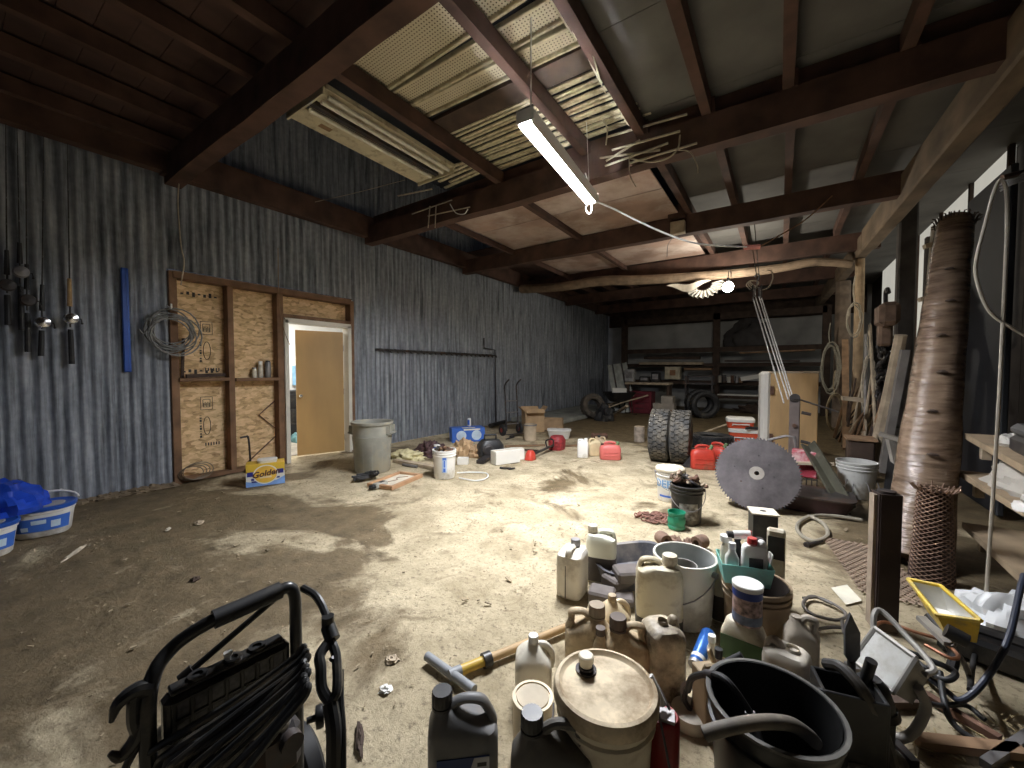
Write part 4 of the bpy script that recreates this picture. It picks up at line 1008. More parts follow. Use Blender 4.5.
# leaning green angle iron
a=Pz(845,512,.03); b=Py(806,446,a.y+.75)
g=G().bar(a,b,.13,.02,up=(.6,-.4,.6)).bar(a+V((.05,.02,.03)),b+V((.05,.02,.03)),.02,.10,up=(.6,-.4,.6))
one('angle_iron',g,mat('olive_steel',(.12,.115,.085),.4,.5,.3,5),'long olive steel channel leaning right of the saw blade','channel')
p=Pz(812,516); t=thing('drain_pan','wide dark oil pan on the floor right of the saw blade','pan',(p.x-.02,p.y+.3,0),face(p.x,p.y)); obj('pan',G().loft([(0,0,0,.62,.42,5),(0,0,.16,.74,.5,5),(0,0,.162,.70,.46,5),(0,0,.02,.58,.38,5)],24),mat('maroon_black',(.045,.02,.022),.5,.1,.4,6),t); obj('rim',G().loft([(0,0,.15,.76,.52,5),(0,0,.165,.76,.52,5),(0,0,.165,.70,.46,5)],24),steel_dark,t)
# hose loop on floor etc.
pts=[Pz(x,y,.02) for x,y in ((862,520),(835,516),(812,516),(798,524),(800,534),(814,541),(827,536),(826,527),(818,520),(808,516))]
one('hose_loop',G().tube(pts,.016,n=7,k=5),mat('tan_grey_hose',(.30,.27,.21),.6,.0,.2,9),'tan grey hose loop on the floor in front of the oil pan','hose')
a=Pz(806,545,.015);b=Pz(822,541,.015); one('bolt',G().cyl(a,b,.012).cyl(a,a+(b-a)*.15,.022),steel_dark,'dark bolt lying on the floor below the hose loop','bolt')
# expanded metal sheet flat
q=[Pz(x,y) for x,y in ((822,538),(868,546),(880,600),(850,578))]
def meshsheet(P0,ex,ey,nx,ny,th=.004,cell=1.):
    g=G(); ex=V(ex);ey=V(ey)
    for i in range(nx):
        for s in (1,-1):
            pts=[]
            for j in range(ny+1):
                pts.append(P0+ex*((i+.5+ (.5*s if j%2 else -.5*s))/nx)+ey*(j/ny))
            g.tube(pts,th,n=3,cap=False)
    return g
P0=q[0]+V((0,0,.012)); g=meshsheet(P0,(q[1]-q[0])*1.25,(q[3]-q[0])*1.3,9,16,.006)
one('metal_mesh_sheet',g,mat('brown_mesh_steel',(.30,.22,.16),.7,.3,.3,7),'brown expanded metal sheet lying flat on the floor left of the square tube','mesh sheet')
p=[Pz(x,y,.004) for x,y in ((831,588),(847,585),(862,601),(846,605))]
one('paper_sheet',G().add(p+[v+V((0,0,.003)) for v in p],[(0,1,2,3),(7,6,5,4),(0,4,5,1),(1,5,6,2),(2,6,7,3),(3,7,4,0)]),mat('cream_paper',(.68,.64,.52),.8),'cream paper sheet lying on the floor left of the square tube','paper')
pts=[Pz(x,y,.02) for x,y in ((803,598),(820,598),(840,608),(846,616),(835,620),(812,614),(803,604),(812,596),(832,604))]
one('wire_loop',G().tube(pts,.009,n=6,k=5),mat('dark_cable',(.12,.105,.09),.6),'dark wire loop on the floor behind the black paddle','wire')
pts=[Pz(x,y,.02) for x,y in ((842,621),(845,634),(858,643),(842,628),(815,630),(803,640),(804,655),(812,664))]
one('floor_cable',G().tube(pts,.009,n=6,k=5),mat('dark_cable',(.12,.105,.09),.6),'dark cable bent on the floor between black paddle and floodlight','cable')
# ------------------------------------------------ far end: shelves along the back wall
YB=15.6
def by_(x,y,Y=YB): return Py(x,y,Y)
frame=[(624,300,415),(716,300,415),(826,300,415)]
t=thing('storage_rack','dark timber storage rack along the pale back wall','rack',(0,YB,0))
for (x,a,b) in frame:
    q=by_(x,360); obj('upright',G().box((q.x,.05,1.72),(.22,.14,3.44)),wood_dark,t)
for yv in (322,350,365,382.5):
    z=by_(700,yv+ (0)).z; x0=by_(624,360).x;x1=by_(826,360).x
    g=G(); 
    if yv==322: g.box(((x0+x1)/2,.05,z+.16),(x1-x0,.14,.22))
    elif yv==350: g.box(((x0+x1)/2,-.02,z),(x1-x0,.06,.17))
    else: g.box(((x0+x1)/2,-.02,z),(x1-x0,.06,.12)); g.box(((x0+x1)/2,.35,z+.05),(x1-x0,.7,.03))
    obj('shelf_rail',g,wood_dark,t)
q0=by_(716,396);q1=by_(760,396); g=G().box(((q0.x+q1.x)/2,.1,q0.z),(q1.x-q0.x,.3,.16)); obj('lower_shelf',g,wood_dark,t); obj('white_edge',G().box(((q0.x+q1.x)/2+.05,-.06,q0.z+.06),(q1.x-q0.x,.02,.05)),white_paint,t)
# long boards on the rack
for k,(x0,x1,yy,h,m,lb) in enumerate(((640,703,363.5,.09,wood_pale,'long pale board on the rack, left bay'),(645,700,358,.10,wood_dark,'long dark board above the pale board, left bay of the rack'),(685,712,369,.08,wood_mid,'short brown board end in the rack left bay'),(725,800,361,.05,wood_dark,'long dark board in the right bay of the rack'),(740,815,353,.05,wood_mid,'thin board sloping above the dark boards in the right bay'))):
    a=by_(x0,yy,15.45);b=by_(x1,yy-(3 if k==4 else 0),15.45); one('stored_board',G().bar(a,b,.3,h),m,lb,'board')
# covered hump
a=by_(748,349,15.5); one('covered_bundle',G().heap(1.3,.6,.92,seed=77,rough=.4,n=30,freq=3),mat('dark_tarp',(.05,.045,.045),.85,var=.4,scale=4,bump=.4),'large dark cloth covered bundle on the top shelf of the rack','bundle',(a.x,15.95,a.z+.12))
# left bench with red cabinet
a=by_(627,383,13.3);b=by_(671,384,13.3)
t=thing('work_bench','pale edged bench top in front of the left end of the back rack','bench',((a.x+b.x)/2,13.35,0)); obj('bench_top',G().box((0,0,a.z),(b.x-a.x,.55,.07)),wood_pale,t)
for s in (-1,1): obj('leg',G().box((s*((b.x-a.x)/2-.06),0,a.z/2-.02),(.08,.4,a.z-.03)),wood_dark,t)
a=Pz(644,411.5); t=thing('red_tool_chest','dark red tool chest under the bench by the back wall','tool chest',(a.x+.05,13.35,0)); obj('carcass',G().box((0,0,.36),(.72,.5,.72),bev=.01),mat('dark_red_enamel',(.17,.022,.035),.4,var=.2),t)
for k in range(4): d_=obj('drawer',G().box((0,-.26,.12+.16*k),(.62,.02,.13),bev=.004),MAT['dark_red_enamel'],t); obj('handle',G().box((0,-.28,.16+.16*k),(.3,.02,.015)),steel_dark,d_)
for (x,y,w,h,m,lb,cat) in ((630,381.5,.30,.42,mat('grey_box',(.33,.33,.33),.6,var=.4,scale=12),'grey radio box standing on the left end of the bench','radio'),(645,382,.32,.18,black_pl,'low dark box in the middle of the bench','box'),(656,382,.26,.32,black_pl,'dark box right of centre on the bench','box')):
    q=by_(x,y,13.3); t=thing('bench_box',lb,cat,(q.x,13.3,a.z*0+by_(650,383,13.3).z+.035)); obj('case',G().box((0,0,h/2),(w,.25,h),bev=.02),m,t); obj('front_panel',G().box((0,-.13,h*.55),(w*.7,.01,h*.5)),steel_grey,t)
q=by_(673,378,15.5); t=thing('pale_box','cream box with brown emblem on the rack, centre of the left bay','box',(q.x,15.5,by_(700,382,15.5).z+.06)); obj('case',G().box((0,0,.26),(.52,.35,.46),bev=.01),mat('cream_carton',(.62,.55,.40),.7),t); obj('emblem',G().box((.02,-.178,.27),(.2,.006,.2)),mat('brown_print2',(.35,.18,.09),.7),t)
for (x,y,w,h,lb) in ((667,411,.62,.40,'wide grey carton on the floor before the back rack'),(680,407,.34,.62,'tall grey carton beside the wide carton at the back rack')):
    q=Pz(x,y+4); t=thing('grey_carton',lb,'carton',(q.x,12.75 if w>.5 else 12.85,0)); obj('carton',G().box((0,0,h/2),(w,.35,h),bev=.005),mat('grey_tan_card',(.36,.32,.27),.8,var=.15),t); obj('tape',G().box((0,-.176,h*.5),(w*.9,.003,.04)),wood_mid,t)
# stacked spare tyres upright and table
q=Pz(704,417); t=thing('tyre','black tyre standing before the middle upright of the back rack','tyre',(q.x+.05,12.85,.40),face(q.x,q.y)+.35+PI/2); tyre_parts(t,.40,.24,.24,black_rub,True,26,4)
t=thing('tyre','second black tyre directly behind the standing tyre at the back rack','tyre',(q.x-.12,13.15,.42),face(q.x,q.y)+.3+PI/2); tyre_parts(t,.42,.24,.26,black_rub,True,26,4)
q=by_(697,389,13.3); t=thing('steel_stand','dark steel stand frame above the black tyres at the back rack','stand',(q.x,13.75,0)); 
for sx in (-.38,.38):
    for sy in (-.15,.2): obj('leg',G().box((sx,sy,.62),(.05,.05,1.24)),steel_dark,t)
obj('top_plate',G().box((0,0,1.0),(.9,.45,.05)),steel_dark,t); obj('cross_rail',G().box((0,.2,1.22),(.8,.05,.05)),steel_dark,t)
# row of cans
za=by_(720,384,15.5).z+.06
for k,(x,h,r) in enumerate(((720,.22,.06),(724,.26,.07),(729,.2,.06),(732.5,.24,.05),(737,.2,.07),(741,.16,.06))):
    q=by_(x,380,15.4); t=thing('paint_tin',('small tin at the left end of the right rack bay','taller pale tin second from the left in the right rack bay','short tin third from the left in the right rack bay','slim tin fourth from the left in the right rack bay','wide tin fifth from the left in the right rack bay','lowest tin at the right end of the row in the right rack bay')[k],'tin',(q.x,15.35,za),group='tins on the right bay of the rack'); obj('body',G().lathe([(r,0),(r,h),(r*.9,h+.01),(0,h+.01)],14),(mat('tin_tan',(.36,.32,.26),.6),steel_dark,mat('tin_pale',(.55,.52,.46),.6),rust,steel_grey,wood_mid)[k],t); obj('lid',G().lathe([(r*1.03,h),(r*1.03,h+.02),(0,h+.02)],14),steel_grey,t)
a=by_(741,379,15.3);b=by_(760,376,15.3); one('white_panel_offcut',G().bar(a,b,.2,.14),white_paint,'pale panel offcut lying right of the tins in the rack','panel')
a=Pz(735,417);b=Pz(772,419); one('scrap_timber_heap',G().heap(1.3,.5,.22,seed=88,rough=.8,n=30,freq=8),wood_dark,'dark heap of scrap timber on the floor under the right rack bay','timber heap',((a.x+b.x)/2,15.3,0))
q=by_(862/1,357,15.4)
# wheelbarrow with tyre and panel at far left corner
p=Pz(617,415); rz=face(p.x,p.y)
t=thing('wheelbarrow','black wheelbarrow loaded with scraps at the far left corner','wheelbarrow',(p.x,p.y+.2,0),rz+.5)
obj('tray',G().loft([(0,0,.42,.55,.45,4),(0,0,.72,.95,.75,4),(0,0,.725,.91,.71,4),(0,0,.45,.5,.4,4)],24),black_pl,t)
obj('wheel',G().lathe([(.1,-.05),(.19,-.05),(.2,0),(.19,.05),(.1,.05),(.1,-.05)],20,M=T(-.55,0,.2)@Matrix.Rotation(PI/2,4,'X')),black_rub,t)
for s in (-.22,.22):
    obj('handle',G().tube([(-.55,s*.3,.2),(.0,s,.40),(.85,s*1.3,.62)],.022,n=7),wood_pale,t); obj('leg',G().tube([(.3,s,.45),(.36,s,.02),(.5,s,.02)],.018,n=6),steel_dark,t)
q=V((p.x,p.y+.2,.73)); one('white_scrap_block',G().box((0,0,.04),(.45,.22,.16),bev=.02),white_paint,'white block lying on top of the loaded wheelbarrow','block',q,rz)
a=Pz(612,416);b=Pz(627,406,.45); one('pale_batten',G().bar(a,b,.08,.05),wood_pale,'pale batten leaning in front of the wheelbarrow','batten')
p=Pz(593,419); t=thing('tyre','dusty tyre leaning at the far left wall beside the wheelbarrow','tyre',(p.x-.1,p.y+.2,.36),face(p.x,p.y)+PI/2+.5,0,.25); tyre_parts(t,.36,.2,.24,mat('dusty_tyre',(.09,.075,.06),.8,var=.4,scale=9),True,24,4)
p=Pz(603,421); one('dark_sack',G().heap(.5,.4,.38,seed=91,rough=.5,n=26),black_rub,'dark sack slumped between the dusty tyre and the wheelbarrow','sack',(p.x,p.y+.1,0))
a=Pz(633,413); p0=V((a.x-.25,12.3,.02))
t=thing('ramp_panel','grey ribbed loading ramp leaning against the back corner','ramp',(p0.x+.0,p0.y+.75,0),face(p0.x,p0.y),0,-.0)
Lh=1.72
Mr=T(0,0,0)@Matrix.Rotation(-.28,4,'X')@Matrix.Rotation(-.17,4,'Y')
obj('deck',xf(G().box((0,0,Lh/2),(.62,.03,Lh)),Mr),mat('galvanised_ramp',(.30,.31,.28),.5,.4,.2,6),t)
g=G()
for x in (-.30,-.15,0,.15,.30): obj('rib',xf(G().box((x,-.03,Lh/2),(.05,.06,Lh)),Mr),MAT['galvanised_ramp'] if x not in (-.15,.15) else steel_dark,t)
p=Pz(603,408); one('steel_spike',G().cyl((0,0,0),(-.05,.1,1.5),.015),steel_dark,'thin dark bar standing left of the loading ramp','bar',(p.x-.0,p.y,0))
# ================================================================= CEILING
ZT=3.3
a=Pz(525,122,ZT);b=Pz(592,203,ZT); mid=(a+b)/2; L=(b-a).length; rz=math.atan2(b.y-a.y,b.x-a.x)
tube_m=emat('lit_tube',(.93,.95,1.0),TUBE_E)
t=thing('tube_light','brightly lit white tube light hanging below the loft beams','tube light',mid,rz)
g=G().bar((-L/2,0,.075),(L/2,0,.075),.12,.05,bev=.008)
for s in (-1,1): g.bar((-L/2,s*.066,.026),(L/2,s*.066,.026),.010,.094,up=(0,s*.22,1))
obj('housing',g,white_paint,t)
lens=[(-.055,.05),(-.054,.03),(-.045,.008),(-.026,-.008),(0,-.013),(.026,-.008),(.045,.008),(.054,.03),(.055,.05)]
obj('tube',G().prism([(y_,z_) for y_,z_ in lens],-L/2+.01,L/2-.01,M=Matrix(((0,0,1,0),(1,0,0,0),(0,1,0,0),(0,0,0,1)))),tube_m,t)
obj('end_cap',G().box((-L/2-.004,0,.045),(.012,.15,.10),bev=.004),white_pl,t); obj('end_cap',G().box((L/2+.004,0,.045),(.012,.15,.10),bev=.004),white_pl,t)
g=G(); g.tube([(-L/2+.1,0,.10),(-L/2+.1,.0,.84)],.006,n=5); g.tube([(L/2-.02,0,.1),(L/2+.0,.08,.35)],.008,n=5); g.tube([(L/2-.1,0,.1),(L/2-.12,.03,.83)],.004,n=5); obj('suspension_cord',g,cord_white,t)
obj('loose_tie',G().tube([(L/2,0,.05),(L/2+.02,.02,-.10),(L/2+.05,.08,-.06),(L/2+.06,.10,.06)],.008,n=5,k=4),cord_white,t)
pts=[b+V((0,.02,.04)),Py(612,208,4.5),Py(640,222,4.75),Py(667,234,5.0),Py(694,243,5.2),Py(725,246,5.5),Py(748,247,5.7)]
e=Py(752,247,5.72)
t=thing('extension_lead','white lead with pink plug running from the tube light across the loft','cord',(0,0,0))
obj('cable',G().tube(pts,.011,n=7,k=5),cord_white,t); obj('plug',G().cyl(pts[-1]-V((.04,0,0)),e+V((.08,.04,.0)),.03),mat('pink_plug',(.75,.30,.25),.5),t,'pink plug connector')
pts=[e+V((.08,.04,0)),Py(775,238,6.1),Py(805,220,6.6),Py(832,196,6.98)]
obj('orange_cable',G().tube(pts,.009,n=6,k=5),mat('tan_orange_cable',(.5,.26,.12),.6),t,'tan orange cable')
# bulb
bp=Py(728,286,8.9)
bulb_m=emat('lit_bulb',(1.0,.93,.80),BULB_E)
t=thing('light_bulb','lit round bulb hanging from the log pole at the far end','bulb',bp)
obj('glass',G().ball((0,0,-.02),.10,n=16),bulb_m,t); obj('socket',G().lathe([(.03,.06),(.035,.12),(.02,.16),(0,.16)],14),black_pl,t); obj('cord',G().tube([(0,0,.15),(0,.15,.34),(0,.62,.30)],.008,n=6,k=4),black_pl,t)
# log pole
a=Px(526,291,WX+.1); pts=[V((-6.05,a.y-.3,a.z)),Py(560,287,9.15),Py(600,281,9.25),Py(640,280,9.4),Py(690,277,9.5),Py(740,273,9.6),Py(780,268,9.7),Py(815,262,9.75),Py(852,264,9.8)]
one('log_pole',G().tube(pts,[.12,.11,.12,.11,.10,.095,.085,.08,.075],n=10,k=4),mat('peeled_log',(.25,.18,.12),.8,var=.4,scale=5,bump=.5),'long crooked log pole slung under the beams towards the far end','log')
# pleated white bundle
c=Py(704,284,9.5)
t=thing('pleated_lamp_shade','white pleated half shade hanging under the log pole left of the bulb','shade',c)
g=G()
def pl_(u,v):
    a=PI*u; r=.14+.20*v; rr=r+.014*math.cos(u*72)*v
    return (-rr*math.cos(a)*1.1,.06*math.cos(u*72)*v,-.02-rr*math.sin(a)*.80)
obj('pleats',xf(G().grid(pl_,110,4,.006),Matrix.Rotation(-.16,4,'Y')),mat('grey_white_pleats',(.40,.38,.34),.7),t); obj('frame',xf(G().tube([pl_(i/16,0) for i in range(17)],.012,n=6),Matrix.Rotation(-.22,4,'Y')),steel_dark,t)
c2=Py(688,281,9.35); one('white_cloth',G().grid(lambda u,v:(-.45+.9*u,.04*math.sin(7*u),-.05-.16*math.sin(PI*u)*v+.03*math.sin(9*u)),20,5,.012),mat('offwhite_cloth',(.66,.60,.5),.85),'slack pale cloth looped under the log pole above the pleated shade','cloth',c2)
# old fluorescent fixture on the joists
cream=mat('yellowed_cream_enamel',(.60,.54,.38),.55,var=.12,scale=5,dirt=(.3,.24,.15),dscale=7,damt=.35)
t=thing('fluorescent_fixture','old cream fluorescent fixture with two bare tubes lying above the loft joists','light fixture',(-3.88,3.0,4.02),0)
obj('reflector',G().box((-.20,0,.0),(.26,1.75,.015)).box((-.335,0,.03),(.012,1.75,.07)).box((.16,0,.03),(.42,1.75,.012)).box((.36,0,.02),(.012,1.75,.05)),cream,t)
for x in (-.02,.14,.25): 
    if x==.14: obj('ballast_cover',G().box((.06,0,-.0),(.06,1.7,.05)),steel_dark,t)
    obj('tube',G().cyl((x+.05*(x>0),-.82,-.03),(x+.05*(x>0),.82,-.03),.022,n=12),mat('unlit_tube',(.75,.72,.62),.35),t)
obj('end_plate',G().box((0,-.88,.0),(.66,.02,.09)),cream,t); obj('end_plate',G().box((0,.88,.0),(.66,.02,.09)),cream,t)
obj('rating_label',G().box((-.2,-.55,-.009),(.07,.13,.003)),wood_mid,t)
# perforated diffuser panels
perf=bpy.data.materials.new('perforated_cream_panel'); perf.use_nodes=True
def _pf():
    nt=perf.node_tree;N=nt.nodes;L=nt.links;b=N['Principled BSDF'];tc=N.new('ShaderNodeTexCoord')
    v=N.new('ShaderNodeTexVoronoi'); v.inputs['Scale'].default_value=34; v.inputs['Randomness'].default_value=0; L.new(tc.outputs['Object'],v.inputs['Vector'])
    r=N.new('ShaderNodeValToRGB'); r.color_ramp.interpolation='CONSTANT'; e=r.color_ramp.elements; e[0].position=0; e[0].color=(.08,.06,.035,1); e[1].position=.30; e[1].color=(.56,.50,.36,1)
    L.new(v.outputs['Distance'],r.inputs['Fac']); L.new(r.outputs['Color'],b.inputs['Base Color']); b.inputs['Roughness'].default_value=.6
_pf()
labs=['perforated cream ceiling panel above the loft joists, nearest the camera','perforated cream ceiling panel second from the camera above the loft joists','narrow perforated cream ceiling panel third from the camera above the loft joists']
for k,(y0,y1) in enumerate(((2.12,2.55),(2.60,2.86),(2.88,3.12))):
    M_=T(-2.30,(y0+y1)/2,4.15+.01*k,.03*(k-1))
    t=thing('perforated_panel',labs[k],'panel',(0,0,0),M=M_,group='old ceiling panels above the joists')
    w=y1-y0
    obj('panel',G().box((0,0,0),(1.9,w-.05,.012)),perf,t)
    for s in (-1,1): obj('side_rail',G().box((0,s*(w/2-.02),-.015),(1.92,.03,.05),bev=.006),cream,t)
one('loft_board',G().box((0,0,0),(1.95,.26,.04)),wood_dark,'dark board between the perforated panels and the slats above the joists','board',(-2.3,3.28,4.14),0)
for k in range(16):
    y=3.46+k*.064
    one('ceiling_slat',G().box((0,0,0),(2.0 if k<9 else 2.2,.038,.02),bev=.004).box((0,.018,.012),(2.0,.004,.03)),cream,'cream metal slat lying in the row above the joists behind the tube light','slat',(-2.33+R.uniform(-.05,.05),y,4.14+.012*(k%2)),R.uniform(-.02,.02),group='slats above the joists')
for k in range(5):
    y=3.98+.09*k; one('ceiling_slat',G().box((0,0,0),(.75,.05,.02),bev=.004),cream,'short cream slat above the joists at the far end of the old fixture','slat',(-3.72+R.uniform(-.1,.1),y,4.13),R.uniform(-.12,.12),group='short slats beside the old fixture')
# bent metal trims on the loft edge
def hangtrim(y0,y1,drop,lb):
    g=G().grid(lambda u,v:(-1.42+.10*v+.02*math.sin(5*u),y0+(y1-y0)*u,4.10-drop*v*(.5+.5*u)),10,3,.006)
    one('metal_trim',g,cream,lb,'trim strip',(0,0,0))
hangtrim(2.15,2.85,.16,'bent cream metal trim hanging at the loft edge, nearest the camera'); hangtrim(2.85,3.45,.22,'bent cream metal trim hanging at the loft edge, level with the tube light'); hangtrim(3.5,4.35,.10,'narrow cream metal trim along the loft edge before the second beam')
# pale conduits bundle on the beam
for k,(x0,y0,x1,y1,Y) in enumerate(((607,137,687,114,4.34),(612,150,680,131,4.33),(606,161,640,140,4.36),(605,166,668,143,4.35),(630,163,697,143,4.33),(600,158,660,150,4.37))):
    a=Py(x0,y0,Y);b=Py(x1,y1,Y); one('pale_conduit',G().cyl(a,b,.012,n=7),cord_pale,('uppermost pale conduit','second pale conduit','short left pale conduit','third pale conduit','lowest long pale conduit','crossing pale conduit')[k]+' lying along the beam right of the tube light','conduit',group='pale conduits along the beam')
pts=[Py(x,y,4.3) for x,y in ((628,158),(650,162),(668,158),(678,148),(680,135))]; one('bent_cable',G().tube(pts,.009,n=6,k=5),cord_pale,'pale cable bent in a curve below the conduits','cable')
pts=[Py(x,y,4.3) for x,y in ((678,150),(690,152),(697,165),(698,173))]; one('hanging_wire',G().tube(pts,.006,n=6,k=5),cord_pale,'thin pale wire drooping right of the conduits','wire')
pts=[Py(x,y,4.2) for x,y in ((588,117),(600,117),(607,128),(606,145))]; one('curved_wire',G().tube(pts,.008,n=6,k=5),cord_pale,'pale wire arching above the conduits by the loft edge','wire')
pts=[Py(x,y,4.3) for x,y in ((629,158),(630,175),(636,187))]; one('loose_wire',G().tube(pts,.005,n=6,k=5),cord_pale,'short wire hanging from the beam below the conduits','wire')
# loose strips hanging at left of beam two
for k,(x0,y0,x1,y1) in enumerate(((398,196,432,189),(412,214,452,200),(428,216,470,207),(430,206,428,228),(436,206,435,228))):
    a=Py(x0,y0,4.36);b=Py(x1,y1,4.36); one('loose_strip',G().bar(a,b,.03 if k<1 else .012,.012),cord_pale,('widest pale strip on the second beam below the old fixture','pale strip lying under the widest strip on the second beam','pale strip with curled end on the second beam','left pale thread hanging from the second beam','right pale thread hanging from the second beam')[k],'strip')
pts=[Py(x,y,4.3) for x,y in ((450,204),(456,213),(464,214),(468,209))]; one('curled_wire',G().tube(pts,.007,n=5,k=4),cord_white,'white curled wire end hanging from the second beam','wire')
pts=[Px(315,202,-6.0),Py(355,193,3.9),Py(405,180,3.9)]; one('loft_wire',G().tube(pts,.005,n=5,k=6),cord_pale,'thin pale wire stretched from the wall plate to the old fixture','wire')
a=Py(548,2,3.2);b=Py(533,32,3.2); one('pull_string',G().cyl(a,b,.004,n=5),cord_pale,'short pale string hanging from the grey ceiling','string')
# dark box and block on loft edge
c=Py(664,190,6.7); one('loft_box',G().box((0,0,.0),(.5,.5,.5),bev=.02),mat('dark_blue_box',(.05,.055,.08),.7),'dark box standing at the loft edge behind the plywood','box',(c.x,7.0-.5,4.1+.27-.0)) if False else None
c=Py(678,228,6.95); t=thing('pale_block','pale timber block fixed on the beam at the loft edge','block',c); obj('block',G().box((0,0,0),(.22,.12,.2),bev=.01),wood_pale,t); obj('upper_cleat',G().box((-.02,.0,.26),(.26,.12,.22),bev=.01),wood_beam,t)
pts=[Py(x,y,7.0) for x,y in ((674,236),(668,245),(667,257))]; one('thin_wire',G().tube(pts,.005,n=5,k=4),steel_grey,'thin wire dangling from the third beam','wire')
# ================================================================= RIGHT SIDE
WR=2.28
whitew=mat('glowing_white_sheet',(.72,.70,.62),.5,var=.06,scale=2,emit=PANEL_GLOW)  # pale wall panels; emission added to the material to make them bright
zt=Px(973,180,WR).z
ys=[7.4,8.6,9.9,11.3,13.0,14.8]
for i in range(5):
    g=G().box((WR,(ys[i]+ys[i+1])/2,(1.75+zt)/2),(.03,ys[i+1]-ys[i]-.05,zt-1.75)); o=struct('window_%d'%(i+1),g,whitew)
    g=G(); yy=(ys[i]+ys[i+1])/2; L_=ys[i+1]-ys[i]
    for (c_,d2) in (((WR-.03,yy,1.75),(.05,L_,.07)),((WR-.03,yy,zt),(.05,L_,.08)),((WR-.03,ys[i],(1.75+zt)/2),(.05,.07,zt-1.75))): g.box(c_,d2)
    obj('window_frame',g,wood_dark,o)
# posts
def Pl(x,y,off=0.):
    d=ray(x,y); t=(1.42+.036*4.5+off)/(d.x+.036*d.y); return EYE+d*t
def post(px,pw,off,yt=None,m=wood_dark,round_=False,top=3.52,lean=0):
    c=Pl(px,330,off); w=pw; X=c.x
    g=G()
    if round_: g.tube([(X,c.y,0),(X+.01,c.y+lean*.5,1.8),(X,c.y+lean,top)],[w/2*1.05,w/2,w/2*.95],n=12)
    else: g.box((X,c.y,top/2),(w,w*.9,top),bev=.02)
    trim(g,m); return c
darkpost=mat('blackened_post',(.05,.042,.036),.85,var=.4,scale=5,bump=.3)
pc3=post(904,.20,0.18,m=darkpost,top=3.95)
post(858,.15,-.02,m=mat('barked_pole',(.36,.26,.16),.85,var=.35,scale=6,bump=.4),round_=True)
post(842,.30,.05,m=mat('grey_brown_post',(.20,.15,.11),.85,var=.35,scale=6,bump=.4),round_=True)
post(925,.08,.62,m=darkpost)
# dark upright sheet (right foreground)
a=Px(962,430,1.75);b=Px(1004,430,1.75)
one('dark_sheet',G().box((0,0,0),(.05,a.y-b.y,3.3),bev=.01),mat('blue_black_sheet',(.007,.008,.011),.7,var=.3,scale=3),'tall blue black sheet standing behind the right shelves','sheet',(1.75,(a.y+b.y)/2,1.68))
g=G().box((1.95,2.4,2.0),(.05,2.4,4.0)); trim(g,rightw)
# big wrapped roll
p=Pz(921,572); top=Px(955,222,1.42)
base=V((p.x-.0,p.y+.16,0))
rollm=bpy.data.materials.new('brown_wrapped_paper'); rollm.use_nodes=True
def _rm():
    nt=rollm.node_tree;N=nt.nodes;L=nt.links;b=N['Principled BSDF'];tc=N.new('ShaderNodeTexCoord'); mp=N.new('ShaderNodeMapping'); mp.inputs['Scale'].default_value=(1,1,6); L.new(tc.outputs['Object'],mp.inputs['Vector'])
    n=N.new('ShaderNodeTexNoise'); n.inputs['Scale'].default_value=4; n.inputs['Detail'].default_value=8; L.new(mp.outputs['Vector'],n.inputs['Vector'])
    r=N.new('ShaderNodeValToRGB'); e=r.color_ramp.elements; e[0].position=.3; e[0].color=(.09,.058,.038,1); e[1].position=.7; e[1].color=(.27,.19,.13,1); L.new(n.outputs['Fac'],r.inputs['Fac']); L.new(r.outputs['Color'],b.inputs['Base Color'])
    bp=N.new('ShaderNodeBump'); bp.inputs['Strength'].default_value=.9; bp.inputs['Distance'].default_value=.03; L.new(n.outputs['Fac'],bp.inputs['Height']); L.new(bp.outputs['Normal'],b.inputs['Normal']); b.inputs['Roughness'].default_value=.27
_rm()
t=thing('wrapped_roll','huge brown plastic wrapped roll leaning against the right posts','roll',(0,0,0))
d=(top-base)
vs=[];fs=[];nn=28;mm=40
dn=d.normalized(); ux=dn.cross(V((0,0,1))).normalized(); uy=dn.cross(ux)
for i in range(mm+1):
    u=i/mm; r=.195-.065*u+.012*noise.noise(V((0,0,u*14)))
    for j in range(nn):
        a=2*PI*j/nn; q=r*(1+.05*noise.noise(V((math.cos(a)*2,math.sin(a)*2,u*9))))
        vs.append(base+d*u+ux*(q*math.cos(a))+uy*(q*math.sin(a)))
for i in range(mm):
    for j in range(nn): fs.append((i*nn+j,i*nn+(j+1)%nn,(i+1)*nn+(j+1)%nn,(i+1)*nn+j))
fs.append(tuple(range(nn))); fs.append(tuple(mm*nn+j for j in range(nn)))
obj('wrapped_body',G().add(vs,fs),rollm,t)
g=G()
for j in range(34):
    a=2*PI*j/34+R.uniform(-.1,.1); q=top+ux*(.135*math.cos(a))+uy*(.135*math.sin(a)); g.tube([q-dn*.05,q+dn*.01+ux*(.015*math.cos(a)),q+dn*(.03*R.random())+ux*(.05*R.random()*math.cos(a))],.006,n=4)
obj('frayed_end',g,wood_dark,t)
g=G()
for k,(x,y) in enumerate(((925,403),(923,417),(916,440),(914,456),(898,478),(922,425))):
    u=(570-y)/350; c=base+d*u; v=(EYE-c).normalized(); sd=ux*(-.02+.02*(k%3)); g.heap(.06,.05,.02,seed=k,n=10); n0=len(g.v)
    # small torn patches on the wrap
    for i in range(n0-101 if n0>101 else 0,n0): pass
for k in range(7):
    g=G(); u=.12+.11*k; c=base+d*u; v=(EYE-c); v=v-dn*v.dot(dn); v.normalize(); r=.195-.065*u; q=c+v*(r+.004)+ux*.03*(k%2)
    g.heap(.07,.05,.02,seed=200+k,n=10,c=tuple(q)); obj('torn_patch',g,wood_dark,t)
